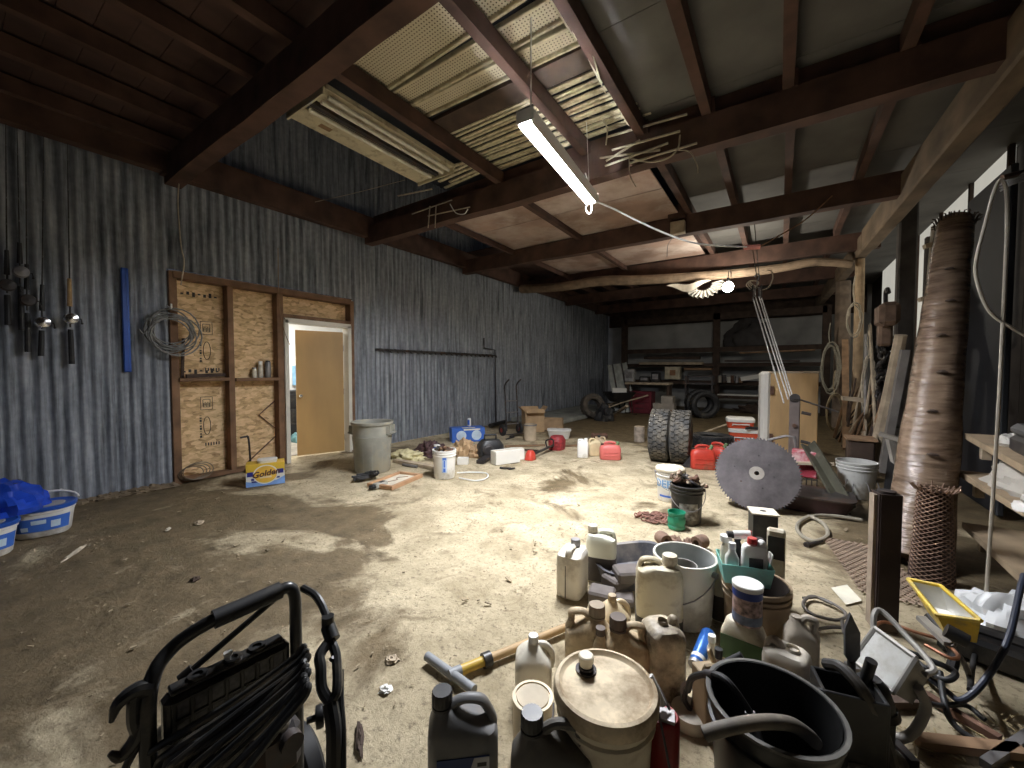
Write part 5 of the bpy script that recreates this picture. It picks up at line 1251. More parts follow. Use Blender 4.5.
# pale plank leaning beside the roll with cleats
a=Pz(901,520)+V((.16,.3,0)); b=Px(938,228,1.62)
t=thing('leaning_plank','long pale plank with cleats leaning between the dark post and the wrapped roll','plank',(0,0,0))
obj('plank',G().bar(a,b,.15,.035,up=(.5,-.8,0)),mat('pale_grey_plank',(.46,.41,.33),.75,var=.25,scale=6),t)
dd=b-a
for u in (.42,.70,.92): q=a+dd*u; obj('cleat',G().bar(q+V((-.12,-.05,0)),q+V((.06,-.03,.05)),.09,.05),wood_pale,t)
q0=a+dd*.85;q1=a+dd*.38; obj('red_strap',G().tube([q0+V((.02,-.05,0)),q0*.5+q1*.5+V((.05,-.06,0)),q1+V((.02,-.06,0)),q1+V((.03,-.06,-.12))],.014,n=6,k=4),mat('dark_red_strap',(.16,.035,.02),.7),t)
# grey board stub leaning
a=Pz(905,505)+V((.05,.15,0)); b=Py(893,436,a.y+.35); one('grey_stub_board',G().bar(a,b,.16,.04,up=(.5,-.8,0)).bar(b+V((-.12,0,0.02)),b+V((.12,-.05,-.06)),.13,.04),mat('grey_stub',(.30,.27,.23),.8,.0,.3,6),'short grey board with crosspiece leaning left of the wrapped roll','board')
# coiled ropes on posts
def coil(cx,cy,rx,rz_,X,n,m,lb,name='rope_coil',r=.014):
    c=Pl(cx,cy,X-1.5); X=c.x; g=G()
    for k in range(n):
        q=1+.12*R.uniform(-1,1); g.tube([c+V((RT.x,RT.y,0))*(rx*q*math.cos(a)+.012*R.uniform(-1,1))-V((FW.x,FW.y,0))*(.012*k)+V((0,0,rz_*q*math.sin(a))) for a in [2*PI*i/20 for i in range(20)]],r,n=6,closed=True)
    g.tube([(X,c.y,c.z+rz_),(X-.02,c.y+.02,c.z+rz_+.25),(X,c.y,c.z+rz_+.5)],r*.8,n=5,k=4)
    one(name,g,m,lb,'rope coil')
coil(829,368,.20,.55,1.28,6,mat('grey_rope_coil',(.36,.33,.26),.75,.0,.2,30),'grey rope coil hung on the farthest right post')
coil(834,412,.17,.36,1.22,4,mat('tan_rope_coil',(.40,.32,.2),.8,.0,.3,30),'tan tangled rope hanging below the grey rope coil')
coil(868,385,.10,.46,1.34,3,cord_pale,'narrow pale rope loop hung on the round barked pole',r=.011)
coil(854,320,.12,.28,1.30,2,cord_pale,'pale rope loop hung high between the two right poles',r=.012)
c=Px(838,455,1.3)
# chain bundle hanging from the post
cc=Pl(884,338,-.16); cb=Pl(884,442,-.16)
g=G()
for k in range(46):
    z=cc.z-(cc.z-cb.z)*(k%23)/23; M_=T(cc.x+.03*(k//23),cc.y+.05*(1 if k>22 else -1)+.02*R.uniform(-1,1),z,R.uniform(0,6),PI/2+R.uniform(-.3,.3),0)
    q=G().tube([(.055*math.cos(b_)*1.35,.055*math.sin(b_),0) for b_ in [2*PI*i/10 for i in range(10)]],.02,n=6,closed=True); xf(q,M_); g.add(q.v,q.f)
one('heavy_chain',g,mat('black_chain_steel',(.03,.026,.024),.5,.6,.4,9),'heavy black chain hanging down the dark right post','chain')
c=Pl(887,315,-.2); t=thing('hanging_hoist','rusty chain hoist hung on the dark right post','hoist',c); obj('body',G().box((0,0,0),(.2,.42,.3),bev=.05),mat('rusty_brown_casting',(.17,.11,.075),.8,.2,.4,9),t); obj('hook',G().tube([(0,.1,.15),(0,.12,.3),(0,.02,.34),(0,-.05,.28)],.025,n=7,k=4),steel_dark,t); obj('lower_lug',G().box((0,.1,-.25),(.14,.2,.3),bev=.03),MAT['rusty_brown_casting'],t)
# leaning timbers & tools
tools=[((872,470),(901,335),.13,wood_pale,'thick pale split log leaning in the white bucket at right'),((882,472),(905,350),.12,mat('grey_slab',(.17,.155,.14),.8,.0,.3,5),'grey slab leaning right of the thick split log'),((850,468),(878,415),.05,wood_pale,'grey tool handle leaning diagonally behind the white bucket'),((865,470),(866,335),.045,steel_grey,'straight grey pipe standing at the round barked pole'),((876,440),(870,325),.04,wood_pale,'pale stake standing beside the straight grey pipe'),((846,455),(845,340),.10,wood_mid,'brown pole standing next to the farthest right post'),((843,462),(862,425),.06,wood_dark,'dark short timber leaning left of the white bucket'),((833,470),(846,395),.07,wood_mid,'brown board leaning beside the plywood cabinet'),((888,505),(897,430),.09,black_pl,'black bar leaning between white bucket and grey board')]
for k,(p0,p1,w,m,lb) in enumerate(tools):
    X=-.30 if k not in (8,) else -.45
    a=Pl(p0[0],p0[1],X); a.z=max(a.z,.06); b=Pl(p1[0],p1[1],-.14)
    if k in (0,): one('split_log',G().tube([a,(a+b)/2+V((.02,.05,0)),b],[w/2*1.2,w/2*1.1,w/2*.9],n=9,k=4),m,lb,'log')
    elif k in (3,4): one('pipe' if k==3 else 'stake',G().cyl(a,b,w/2,n=8),m,lb,'pipe' if k==3 else 'stake')
    else: one('leaning_timber',G().bar(a,b,w,w*.6),m,lb,'timber')
for k in range(20):
    x0=830+R.uniform(0,46); a=Pl(x0,R.uniform(425,462),-.28); a.z=max(a.z,.05); b=a+V((R.uniform(.05,.25),R.uniform(-.6,.6),R.uniform(.2,1.1)))
    one('dry_stick',G().tube([a,(a+b)/2+V((0,.05,.06)),b],[.022,.018,.012],n=6,k=4),(wood_dark,wood_mid,steel_dark,wood_pale)[k%4],'stick in the tangle between the plywood cabinet and the dark right post','stick',group='sticks in the right tangle')
# box and mesh pieces at right tangle
p=Pz(832,492); t=thing('timber_crate','dark brown timber block standing right of the plywood cabinet','block',(p.x+.35,p.y+.9,0)); obj('body',G().box((0,0,.26),(.26,.3,.52),bev=.02),wood_dark,t); obj('top_board',G().box((0,0,.535),(.30,.34,.03)),wood_mid,t)
a=Py(842,398,7.2);b=Py(862,400,7.2); one('small_shelf_board',G().bar(a,b,.22,.05),wood_pale,'short pale shelf board fixed between the two right poles','board')
# white bucket right
p=Pz(858,500); bx,by=p.x-.0,p.y+.16
t=bucket('ribbed_bucket','dusty white ribbed bucket standing among the leaning timbers at right','bucket',(bx,by,0),face(bx,by),.18,.155,.40,mat('dusty_white_bucket',(.58,.58,.55),.5,.0,.1,4,dirt=(.3,.27,.22),dscale=4,damt=.35),ribs=3)
pts=[Pz(x,y,.02) for x,y in ((840,512),(846,497),(856,490),(868,502),(872,512))]
for i,q in enumerate(pts): q.z=(.02,.2,.26,.18,.02)[i]
one('fence_wire',G().tube(pts,.006,n=5,k=5).tube([q+V((.1,.2,.02)) for q in pts],.006,n=5,k=5),steel_grey,'loops of fence wire sprung up in front of the dusty white bucket','wire')
# square tube
p=Pz(876,634); t=thing('square_steel_tube','short thick square steel tube standing on end at right','steel tube',(p.x+.04,p.y+.1,0),face(p.x,p.y)+.42)
ht=Py(882,492,p.y+.1).z; w=.088
g=G(); 
for (c,d_) in (((0,-w/2,ht/2),(w,.012,ht)),((0,w/2,ht/2),(w,.012,ht)),((-w/2,0,ht/2),(.012,w,ht)),((w/2,0,ht/2),(.012,w,ht))): g.box(c,d_)
obj('tube_wall',g,mat('brown_black_steel',(.045,.03,.026),.6,.4,.4,4,dirt=(.16,.11,.08),dscale=2,damt=.3),t)
obj('inner_bolt',G().lathe([(.0,ht-.02),(.04,ht-.02),(.04,ht+.012),(.0,ht+.012)],16),steel_dark,t)
obj('side_flange',G().box((-w/2-.012,0,ht/2),(.018,.05,ht-.02)),mat('dusty_flange',(.33,.26,.19),.8),t)
# rolled expanded metal
p=Pz(938,590); c=V((p.x-.0,p.y+.14,0))
hh=Py(938,488,c.y).z
g=G(); n=15
def cl_(i,j,nx,ny):
    a=2*PI*i/nx; r=.105-.03*j/ny; return (r*1.05*math.cos(a),r*.75*math.sin(a),hh*j/ny)
nx,ny=13,22
for i in range(nx):
    for s in (1,-1):
        pts=[cl_(i+(.5*s if j%2 else -.5*s),j,nx,ny) for j in range(ny+1)]
        # straight strands every other row make the diamond pattern
        g.tube(pts,.0065,n=4,cap=False)
for j in range(0,ny+1,2): pass
t=thing('mesh_roll','rusty expanded metal tube standing in front of the wrapped roll','mesh tube',c,face(p.x,p.y))
obj('mesh',g,mat('rusty_mesh',(.20,.125,.085),.8,.2,.3,9),t); g=G()
for j in range(26): a=2*PI*j/26; g.tube([(.095*math.cos(a),.062*math.sin(a),hh-.02),(.12*math.cos(a),.08*math.sin(a),hh+.03*R.random())],.005,n=4)
obj('frayed_edge',g,MAT['rusty_mesh'],t)
obj('inner_liner',G().lathe([(.115,0),(.08,hh-.02)],20,sy=.62),mat('dark_rust_inner',(.055,.035,.028),.9),t)
# shelves right
fc=V((1.16,4.55,0)); zs=[Py(964,433,fc.y).z,Py(958,470,4.55).z,Py(960,522,4.55).z]
c1=[Py(964,433,4.55),Py(957,470,4.5),Py(962,522,4.4)]
t=thing('plank_shelf','rough three tier plank shelf at the right edge','shelf',(0,0,0))
sh_m=mat('dusty_shelf_board',(.29,.215,.135),.8,.0,.3,5,bump=.3)
for k,c in enumerate(c1):
    e=[Pz(1024,466,c.z),Pz(1024,510,c.z),Pz(1024,580,c.z)][k]
    d_=(e-c); e2=c+d_*1.5; n_=V((-d_.y,d_.x,0)).normalized(); n_=n_ if n_.x>0 else -n_
    w=.42
    g=G(); a=c+n_*w/2;b=e2+n_*w/2; g.bar(a-V((0,0,.02)),b-V((0,0,.02)),w,.04)
    obj('shelf_board',g,sh_m,t)
    if k==0: S0=(c,d_,n_)
    if k==1: S1=(c,d_,n_)
    if k==2: S2=(c,d_,n_)
    obj('bracket',G().box(c+n_*.1+d_*.06+V((0,0,-.10)),(.05,.05,.16)),wood_pale,t)
c,d_,n_=S1; e2=c+d_*1.5+n_*.42
for q in (S0[0]+S0[2]*.40+S0[1]*.1,S0[0]+S0[1]*1.45+S0[2]*.40): obj('upright',G().box((q.x,q.y,.5),(.07,.07,1.0)),wood_dark,t)
c,d_,n_=S0; q=c+d_*.80+n_*.2; rzs=math.atan2(d_.y,d_.x)
t=thing('tool_case','black carrying case on the top plank of the right shelf','case',(q.x,q.y,q.z+.005),rzs); obj('lower_shell',G().box((0,0,.05),(.50,.30,.10),bev=.02),black_pl,t); obj('upper_shell',G().box((0,0,.135),(.50,.30,.07),bev=.025),mat('grey_black_lid',(.06,.06,.06),.5),t); obj('handle',G().tube([(-.08,.15,.08),(-.08,.2,.08),(.08,.2,.08),(.08,.15,.08)],.012,n=6),black_pl,t); obj('latch',G().box((-.16,.155,.1),(.04,.012,.06)).box((.16,.155,.1),(.04,.012,.06)),steel_grey,t)
q=c+d_*.42+n_*.14; one('crumpled_rag',G().heap(.2,.14,.09,seed=120,rough=.6,n=22),mat('grey_rag',(.42,.40,.36),.8),'small grey rag beside the black case on the top plank','rag',(q.x,q.y,q.z),rzs)
c,d_,n_=S1; q=c+d_*.42+n_*.2; one('cement_sack',G().heap(.62,.34,.14,seed=121,rough=.45,n=30,freq=4),mat('grey_sack_paper',(.40,.37,.32),.8,.0,.2,5),'grey sack lying on the middle plank of the right shelf','sack',(q.x,q.y,q.z),rzs)
q=c+d_*1.0+n_*.12; one('plastic_wrap',G().heap(.3,.26,.1,seed=122,rough=.6,n=26),mat('white_wrap',(.62,.60,.56),.5,.0,.15),'white crumpled wrap on the middle plank near the right photo edge','wrap',(q.x,q.y,q.z),rzs)
c,d_,n_=S2; q=c+d_*.98+n_*.18; t=thing('black_charger','black boxy charger with grey cable on the lowest plank','charger',(q.x,q.y,q.z+.005),rzs); obj('case',G().box((0,0,.10),(.24,.2,.2),bev=.02),black_pl,t); obj('cable',G().tube([(.1,.12,.05),(.25,.16,.02),(.1,.26,.02),(-.1,.2,.02),(0,.12,.03)],.012,n=6,k=5),steel_grey,t)
# hanging hose loop
Yh=3.3
pts=[Py(x,y,Yh) for x,y in ((1030,338),(1012,328),(990,312),(978,285),(976,262),(985,225),(993,195),(1000,180),(1006,190),(1007,230),(1003,320),(999,400),(994,480),(990,540),(986,600),(984,640))]
one('hanging_hose',G().tube(pts,.0085,n=8,k=5),mat('grey_tan_hose',(.38,.34,.28),.6,.0,.15,12),'grey tan hose looped high and hanging down in front of the right shelf','hose')
g=G()
for k in range(4): g.tube([Py(1000,182+3*k,Yh+.05),Py(1012,178+2*k,Yh+.02),Py(1030,170+3*k,Yh)],.006,n=5,k=4)
one('wire_hank',g,steel_grey,'hank of grey wires tied at the top of the hanging hose','wire')
a=Py(1002,178,Yh); one('hanger_spike',G().cyl(a+V((0,0,0)),a+V((.75,.2,.15)),.016),steel_dark,'dark spike carrying the hanging hose at right','spike')
# work lights
def hexa(A,off,g=None):
    g=g or G(); A=[V(q) for q in A]; B=[q+V(o) for q,o in zip(A,off)]
    return g.add(A+B,[(0,1,2,3),(7,6,5,4),(0,4,5,1),(1,5,6,2),(2,6,7,3),(3,7,4,0)])
A,B,C_,D_=Pz(908,579,.40),Pz(941,586,.42),Pz(981,621,.40),Pz(937,615,.36)
nrm=(D_-A).cross(B-A).normalized(); nrm=nrm if nrm.z>0 else -nrm
ctr=(A+B+C_+D_)/4
def sc_(q,f,o): return ctr+(q-ctr)*f-nrm*o
yl=mat('worn_yellow_paint',(.72,.50,.04),.45,.0,.15,6,dirt=(.25,.2,.1),dscale=6,damt=.3)
t=thing('work_light','yellow halogen work light tipped over on the floor at right','work light',(0,0,0))
rim=[A,B,C_,D_]; inner=[sc_(q,.62,.10) for q in rim]; outer=[sc_(q,.66,.14) for q in rim]; rin=[sc_(q,.93,.0) for q in rim]
g=G(); vs=rim+outer; g.add(vs,[(0,1,5,4),(1,2,6,5),(2,3,7,6),(3,0,4,7),(4,5,6,7)]); vs=rim+rin; g.add(vs,[(0,1,5,4),(1,2,6,5),(2,3,7,6),(3,0,4,7)])
obj('housing',g,yl,t); g=G(); g.add(rin+inner,[(0,1,5,4),(1,2,6,5),(2,3,7,6),(3,0,4,7),(4,5,6,7)]); obj('reflector',g,mat('silver_reflector',(.75,.74,.70),.35,.5),t)
g=G(); 
for i in range(4): g.cyl(rim[i],rim[(i+1)%4],.009,n=6)
obj('rim_frame',g,yl,t)
m0=(outer[2]+outer[3])/2; g=G().cyl((D_+C_)/2-nrm*.05+V((-.06,-.05,0)),(D_+C_)/2-nrm*.05+V((.0,-.06,-.02)),.028).tube([outer[0]-nrm*.02,outer[3]-nrm*.06,outer[3]+V((.0,-.05,-.12))],.02,n=8,k=4); obj('clamp_knob',g,black_pl,t)
lw=outer[3]; g=G().bar(outer[0]-nrm*.03+V((-.03,-.02,0)),outer[3]-nrm*.03,.05,.02).tube([lw-nrm*.03,lw-nrm*.10+V((.03,-.01,-.02)),V((lw.x+.08,lw.y,.03))],.011,n=7,k=4); obj('stand_arm',g,mat('grey_paint_steel',(.30,.28,.25),.6,.2),t)
# grey floodlight
q=[Pz(876,629,.34),Pz(917,659,.34),Pz(895,694,.22),Pz(853,660,.22)]
n2=(q[1]-q[0]).cross(q[3]-q[0]).normalized(); n2=n2 if n2.z<0 else -n2
t=thing('flood_light','grey steel floodlight lying face up beside the black bucket','floodlight',(0,0,0))
c0=sum(q,V((0,0,0)))/4
bk=[c0+(p_-c0)*.8+n2*.10 for p_ in q]
obj('housing',hexa(q,[b_-a_ for a_,b_ in zip(q,bk)]),mat('grey_cast_metal',(.26,.245,.22),.55,.3,.2,6),t)
gl=[c0+(p_-c0)*.92-n2*.006 for p_ in q]; obj('glass_face',hexa(gl,[n2*.004]*4),mat('frosted_glass_face',(.50,.50,.47),.3,.0,.12,5,dirt=(.33,.30,.25),dscale=6,damt=.3),t)
g=G(); 
for i in range(4): g.cyl(q[i]-n2*.004,q[(i+1)%4]-n2*.004,.010,n=6)
obj('rim_frame',g,MAT['grey_cast_metal'],t)
g=G().tube([q[0]+V((-.005,.0,-.03)),q[0]+V((.0,.05,.03)),q[0]+V((.03,.08,.045)),q[0]*.5+q[1]*.5+V((.05,.07,.0)),q[1]+V((.05,.03,-.03)),q[1]+V((.02,0,-.05))],.011,n=8,k=5); obj('mounting_yoke',g,MAT['grey_paint_steel'],t)
g=G().tube([(q[1]+q[2])/2+n2*.06,(q[1]+q[2])/2+n2*.10+V((0,0,-.06)),V((q[2].x+.03,q[2].y+.04,.035)),V((q[2].x-.12,q[2].y+.06,.03))],.017,n=12,k=5); obj('base_pipe',g,MAT['grey_paint_steel'],t)
# copper tube loop, cables under lights
pts=[Pz(x,y,.2) for x,y in ((872,628),(885,622),(915,632),(940,640),(958,655),(950,658),(925,645))]; one('copper_tube',G().tube(pts,.008,n=6,k=5),mat('copper',(.36,.17,.10),.4,.8),'bent copper tube between the two work lights','tube')
cab=mat('black_rubber_cable',(.02,.02,.021),.5)
for k,(pp,r,lb) in enumerate(((((880,632),(900,648),(930,660),(955,672),(945,680),(925,668),(905,650)),.012,'black cable looped under the yellow work light'),(((915,668),(945,690),(962,700),(985,680),(1008,640),(1020,590),(1024,575)),.0115,'blue black cable sweeping up to the right photo edge'),(((940,672),(944,700),(952,722),(975,740),(1000,748)),.011,'black cable dropping between the lights to the floor'),(((905,690),(935,705),(965,705),(985,720)),.010,'black cable lying right of the floodlight'),(((970,690),(972,670),(976,650)),.010,'short black cable rising behind the cable sweep'))):
    zz=[.18,.16,.15,.14,.12,.1,.1] if k==0 else [.08,.06,.08,.16,.3,.42,.45] if k==1 else [.12,.08,.03,.015,.015]
    pts=[Pz(x,y,zz[min(i,len(zz)-1)]) for i,(x,y) in enumerate(pp)]
    one('black_cable',G().tube(pts,r,n=10,k=7),cab if k!=1 else mat('blue_black_cable',(.02,.026,.045),.5),lb,'cable')
p=Pz(1005,640); one('plastic_sheeting',G().heap(.55,.45,.17,seed=130,rough=.42,n=44,freq=5),mat('white_sheeting',(.66,.67,.67),.4,.0,.12,4,bump=.4),'white crumpled plastic sheeting on the floor under the right shelf','sheeting',(p.x+.06,p.y+.16,0),.6)
p=Pz(985,660); t=thing('dark_tool_box','low black tool box lying under the white plastic sheeting','box',(p.x+.02,p.y+.02,0),face(p.x,p.y)); obj('case',G().box((0,0,.06),(.34,.22,.12),bev=.02),black_pl,t); obj('lid_ridge',G().box((0,0,.125),(.28,.05,.012)),black_rub,t)
p=Pz(945,722); t=one('straw_litter',G(),wood_pale,'x x x x','x') if False else None
# ================================================================= FOREGROUND CLUSTER
def fz(px,py,z,dx=0,dy=0): 
    p=Pz(px,py,z); return (p.x+dx,p.y+dy)
BK=lambda x,y,d:(x+ -math.sin(-math.atan2(-x,y))*0+ (x/math.hypot(x,y))*d, y+(y/math.hypot(x,y))*d)
dirty=(.16,.125,.085)
# A dark jug bottom left
x,y=-.875,.99; f=face(x,y)
t=jug('oil_jug','dark grey jug with blue and silver label at the bottom edge, cap at its left',(x,y,0),f,.235,.15,.325,grey_pl,black_pl,nx=-.07,neck=.026,capr=.034)
label_box(t,.235,.15,.03,.165,mat('navy_label',(.02,.05,.18),.4),.72)
g=G().prism([(-.01,.03),(.084,.03),(.084,.163),(.035,.163)],-.0006,.0006,M=T(0,-.0785,0)@Matrix.Rotation(PI/2,4,'X')); o_=obj('silver_label_patch',g,mat('silver_label',(.55,.57,.60),.4),t)
obj('dark_print',G().box((.060,-.0796,.14),(.03,.001,.012)).box((.064,-.0796,.115),(.026,.001,.012)),steel_dark,o_)
obj('blue_label_patch',G().prism([(-.084,.05),(-.02,.05),(.012,.13),(-.084,.14)],-.0005,.0005,M=T(0,-.0783,0)@Matrix.Rotation(PI/2,4,'X')),mat('mid_blue_label',(.04,.12,.32),.4),t)  # mid blue print on the left of the label
# B black jug
x,y=-.56,1.04; f=face(x,y)
t=jug('oil_jug','black jug with arched handle at the bottom edge, in front of the round lidded bucket',(x,y,0),f+.1,.25,.115,.365,mat('dusty_black_jug',(.10,.095,.085),.5,.0,.25,7,dirt=(.2,.17,.13),dscale=3,damt=.4),black_pl,nx=-.06,neck=.025,capr=.034)
# c tin can
x,y=-.745,1.235; t=thing('tin_can','round tin with flat dusty lid between the black jug and the pale milk jug','tin',(x,y,0),face(x,y)); obj('body',G().lathe([(.074,0),(.074,.19),(.077,.195),(.077,.2),(.066,.2),(.066,.194),(0,.194)],28),mat('tan_tin',(.56,.46,.31),.5,.1,.25,6),t); obj('lid',G().lathe([(.062,.192),(.060,.199),(.04,.197),(0,.198)],26),mat('dusty_tin_lid',(.45,.38,.27),.6,.1,.25,8),t)
# d milk jug
x,y=-.875,1.455; t=jug('milk_jug','pale translucent milk jug with white cap left of the round lidded bucket',(x,y,0),face(x,y),.16,.16,.255,mat('milky_plastic',(.82,.77,.65),.4,.0,.12,5,dirt=(.4,.34,.25),dscale=4,damt=.35),white_pl,nx=.0,style='milk',neck=.018)
# e big lidded bucket
x,y=-.46,1.225; f=face(x,y)
lidm=mat('dust_caked_lid',(.68,.57,.40),.8,.0,.3,9,dirt=(.30,.22,.13),dscale=7,damt=.6,bump=.3)
bod=mat('cream_bucket_plastic',(.80,.72,.55),.55,.0,.12,4,dirt=(.42,.33,.2),dscale=4,damt=.45)
t=bucket('lidded_bucket','large cream bucket with dusty round lid and spout cap in the front row','bucket',(x,y,0),f,.155,.135,.37,bod,open_=False,ribs=3)
obj('lid',G().lathe([(.166,.335),(.170,.345),(.170,.372),(.164,.385),(.152,.388),(.146,.378),(.140,.374),(.06,.376),(0,.377)],40),lidm,t)
s=obj('spout_ring',G().lathe([(.036,.374),(.036,.382),(.026,.384),(.026,.392),(.022,.394)],24,c=(-.065,.055,0)),steel_dark,t)
obj('spout_cap',G().lathe([(.020,.384),(.022,.405),(.026,.408),(.026,.428),(.022,.432),(0,.432)],24,c=(-.065,.055,0)),bod,s)
w=obj('handle',G().tube([(.172,.02,.30),(.19,-.06,.22),(.19,-.12,.20),(.10,-.2,.16),(-.05,-.215,.17),(-.15,-.12,.26),(-.168,-.02,.30)],.0035,n=6,k=5),steel_grey,t)
# f brown oily jug
x,y=-.72,1.69; jug('oil_jug','oily tan jug with brown cap behind the lidded bucket, handle at left',(x,y,0),face(x,y),.21,.14,.32,dusty_brown,mat('tan_cap',(.34,.27,.19),.7,.0,.2),nx=.04,neck=.026,capr=.037)
# g crumpled pale jug
x,y=-.68,1.90; jug('milk_jug','crumpled translucent tan jug behind the oily tan jug',(x,y,0),face(x,y)+.4,.17,.16,.29,mat('crumpled_film',(.68,.55,.35),.35,.0,.3,8,bump=.5),dusty_brown,style='milk',neck=.017)
# h jug with dark cap + bottle
x,y=-.545,1.70; jug('oil_jug','oily tan jug with dark cap right behind the lidded bucket',(x,y,0),face(x,y)+.25,.19,.13,.315,dusty_brown,mat('dark_tan_cap',(.13,.10,.08),.7),nx=-.035,neck=.024,capr=.036)
x,y=-.635,1.63; t=thing('oil_bottle','slim tan bottle between the two oily tan jugs','bottle',(x,y,0)); obj('body',G().lathe([(0,0),(.036,0),(.038,.01),(.038,.17),(.03,.21),(.018,.245),(.018,.26)],20),dusty_brown,t); obj('cap',G().lathe([(.021,.255),(.021,.285),(0,.286)],20),mat('dark_tan_cap',(.13,.10,.08),.7),t)
# D white jug
x,y=-1.075,2.27; t=jug('square_jug','dusty white square jug standing leftmost of the jug cluster',(x,y,0),face(x,y)+PI/2-.35,.20,.17,.31,mat('chalky_white_jug',(.84,.79,.69),.6,.0,.1,5,dirt=(.4,.34,.25),dscale=4,damt=.4),steel_grey,nx=.055,style='flat',neck=.024)
obj('mould_seam',G().box((-.1005,.01,.11),(.003,.004,.2)),steel_dark,t)
# E half full jug
x,y=-.985,2.535; jug('square_jug','translucent jug half full of dark oil right of the dusty white jug',(x,y,0),face(x,y)-.1,.20,.16,.345,mat('pale_green_white',(.82,.82,.68),.45,.0,.1,4,dirt=(.45,.4,.3),damt=.3),dusty_white,nx=-.06,style='flat',neck=.026,fluid=(.50,mat('dark_oil_film',(.06,.048,.04),.5)))
# F big jug
x,y=-.535,2.235; jug('square_jug','large stained jug with dark oil in its base in front of the grey bucket',(x,y,0),face(x,y)+.1,.245,.17,.385,mat('stained_cream_jug',(.80,.74,.56),.5,.0,.15,4,dirt=(.40,.31,.17),dscale=6,damt=.45),dusty_white,nx=.055,style='flat',neck=.032,fluid=(.20,mat('dark_oil_film2',(.07,.065,.055),.5)))
# G open grey bucket
x,y=-.435,2.40; t=bucket('open_bucket','open grey white bucket with wire handle behind the large stained jug','bucket',(x,y,0),face(x,y),.165,.145,.365,mat('greyish_white_bucket',(.74,.72,.64),.5,.0,.1,4,dirt=(.38,.34,.27),dscale=3,damt=.4),ribs=0,wire=-.5,inner=mat('grey_bucket_lining',(.46,.48,.47),.5))
obj('grip',G().cyl((.10,-.17,.20),(.15,-.13,.22),.012),black_pl,t) if False else None
tt=thing('oil_funnel_can','dark round can standing inside the open grey bucket','can',(x+.0,y-.03,.02)); obj('body',G().lathe([(.075,0),(.075,.30),(.068,.30),(.065,.02),(0,.02)],22),mat('grey_oil_can',(.3,.29,.27),.5),tt); obj('oil',G().lathe([(.064,.24),(0,.24)],22),black_rub,tt)
# grey oil pan with blocks
p=Pz(632,585); x,y=p.x-.03,p.y+.12
t=thing('oil_pan','dark grey plastic drain pan behind the large stained jug','pan',(x,y,0),face(x,y)+.55)
obj('pan',G().loft([(0,0,0,.50,.34,4),(0,0,.13,.58,.42,4),(0,0,.14,.60,.44,4),(0,0,.135,.55,.39,4),(0,0,.02,.46,.30,4)],28),mat('slate_grey_pan',(.09,.09,.105),.5,.0,.2,6,dirt=(.3,.27,.24),dscale=4,damt=.4),t)
for k,(px,py,z,s,lb) in enumerate(((602,592,.02,.9,'lower left brown block in front of the dark drain pan'),(617,578,.05,1.,'flat grey purple block beside the jug half full of oil'),(628,572,.10,1.,'uppermost grey purple block on the dark drain pan'),(622,596,.0,.8,'dark block between the large stained jug and the drain pan'))):
    p=Pz(px,py,z+.05); t=one('stone_block',G().box((0,0,.04),(.17*s,.13*s,.07*s),bev=.012),mat('grey_purple_stone',(.14,.12,.11),.85,.0,.25,9,bump=.4),lb,'block',(p.x,p.y,z),R.uniform(0,1.5),R.uniform(-.15,.15))
# H greasy square jug
x,y=-.41,1.79; t=jug('square_jug','greasy brown and cream square jug behind the lidded bucket, leaning',(x,y,0),face(x,y)+.5,.16,.17,.33,mat('greasy_cream_jug',(.70,.60,.43),.5,.0,.2,4,dirt=(.07,.05,.035),dscale=6,damt=.75),dusty_white,nx=.0,style='flat',neck=.02,cap=False)
# blue can, lying
a=Pz(709,632,.10);b=Pz(696,664,.04)
t=thing('spray_can','blue spray can lying tilted right of the greasy square jug','can',(0,0,0)); d=(a-b)
obj('body',G().tube([b,b+d*.06,b+d*.94,a],[.028,.033,.033,.026],n=18),mat('bright_blue_can',(.03,.14,.50),.35,.2,.1),t); obj('base_ring',G().tube([b-d*.06,b+d*.02],[.033,.034],n=18),steel_grey,t); obj('white_band',G().tube([b+d*.1,b+d*.2],[.0338,.0338],n=18),white_pl,t)
x,y=fz(711,655,.07); t=thing('small_bottle','small cream bottle standing right of the blue spray can','bottle',(x,y+.02,0)); obj('body',G().lathe([(0,0),(.026,0),(.028,.01),(.028,.07),(.014,.11),(.014,.13)],18),dusty_white,t); obj('cap',G().lathe([(.017,.125),(.017,.155),(0,.156)],18),white_pl,t)
# r translucent jug behind
p=Pz(721,628); x,y=p.x,p.y+.14; jug('square_jug','narrow translucent jug with dark oil between grey bucket and brown tub',(x,y,0),face(x,y),.13,.2,.36,mat('yellowed_film',(.52,.47,.33),.5,.0,.15),dusty_white,style='flat',nx=.02,neck=.02,fluid=(.42,MAT['dark_oil_film']),cap=False)
# s brown tub
x,y=-.085,2.37; SX,SY=x,y
t=bucket('brown_tub','open brown stained tub carrying a teal tray of bottles','tub',(x,y,0),face(x,y),.152,.135,.33,mat('stained_brown_tub',(.27,.19,.115),.6,.0,.3,4,dirt=(.42,.34,.22),dscale=3,damt=.4),ribs=2,inner=mat('dark_tub_lining',(.03,.022,.018),.6))
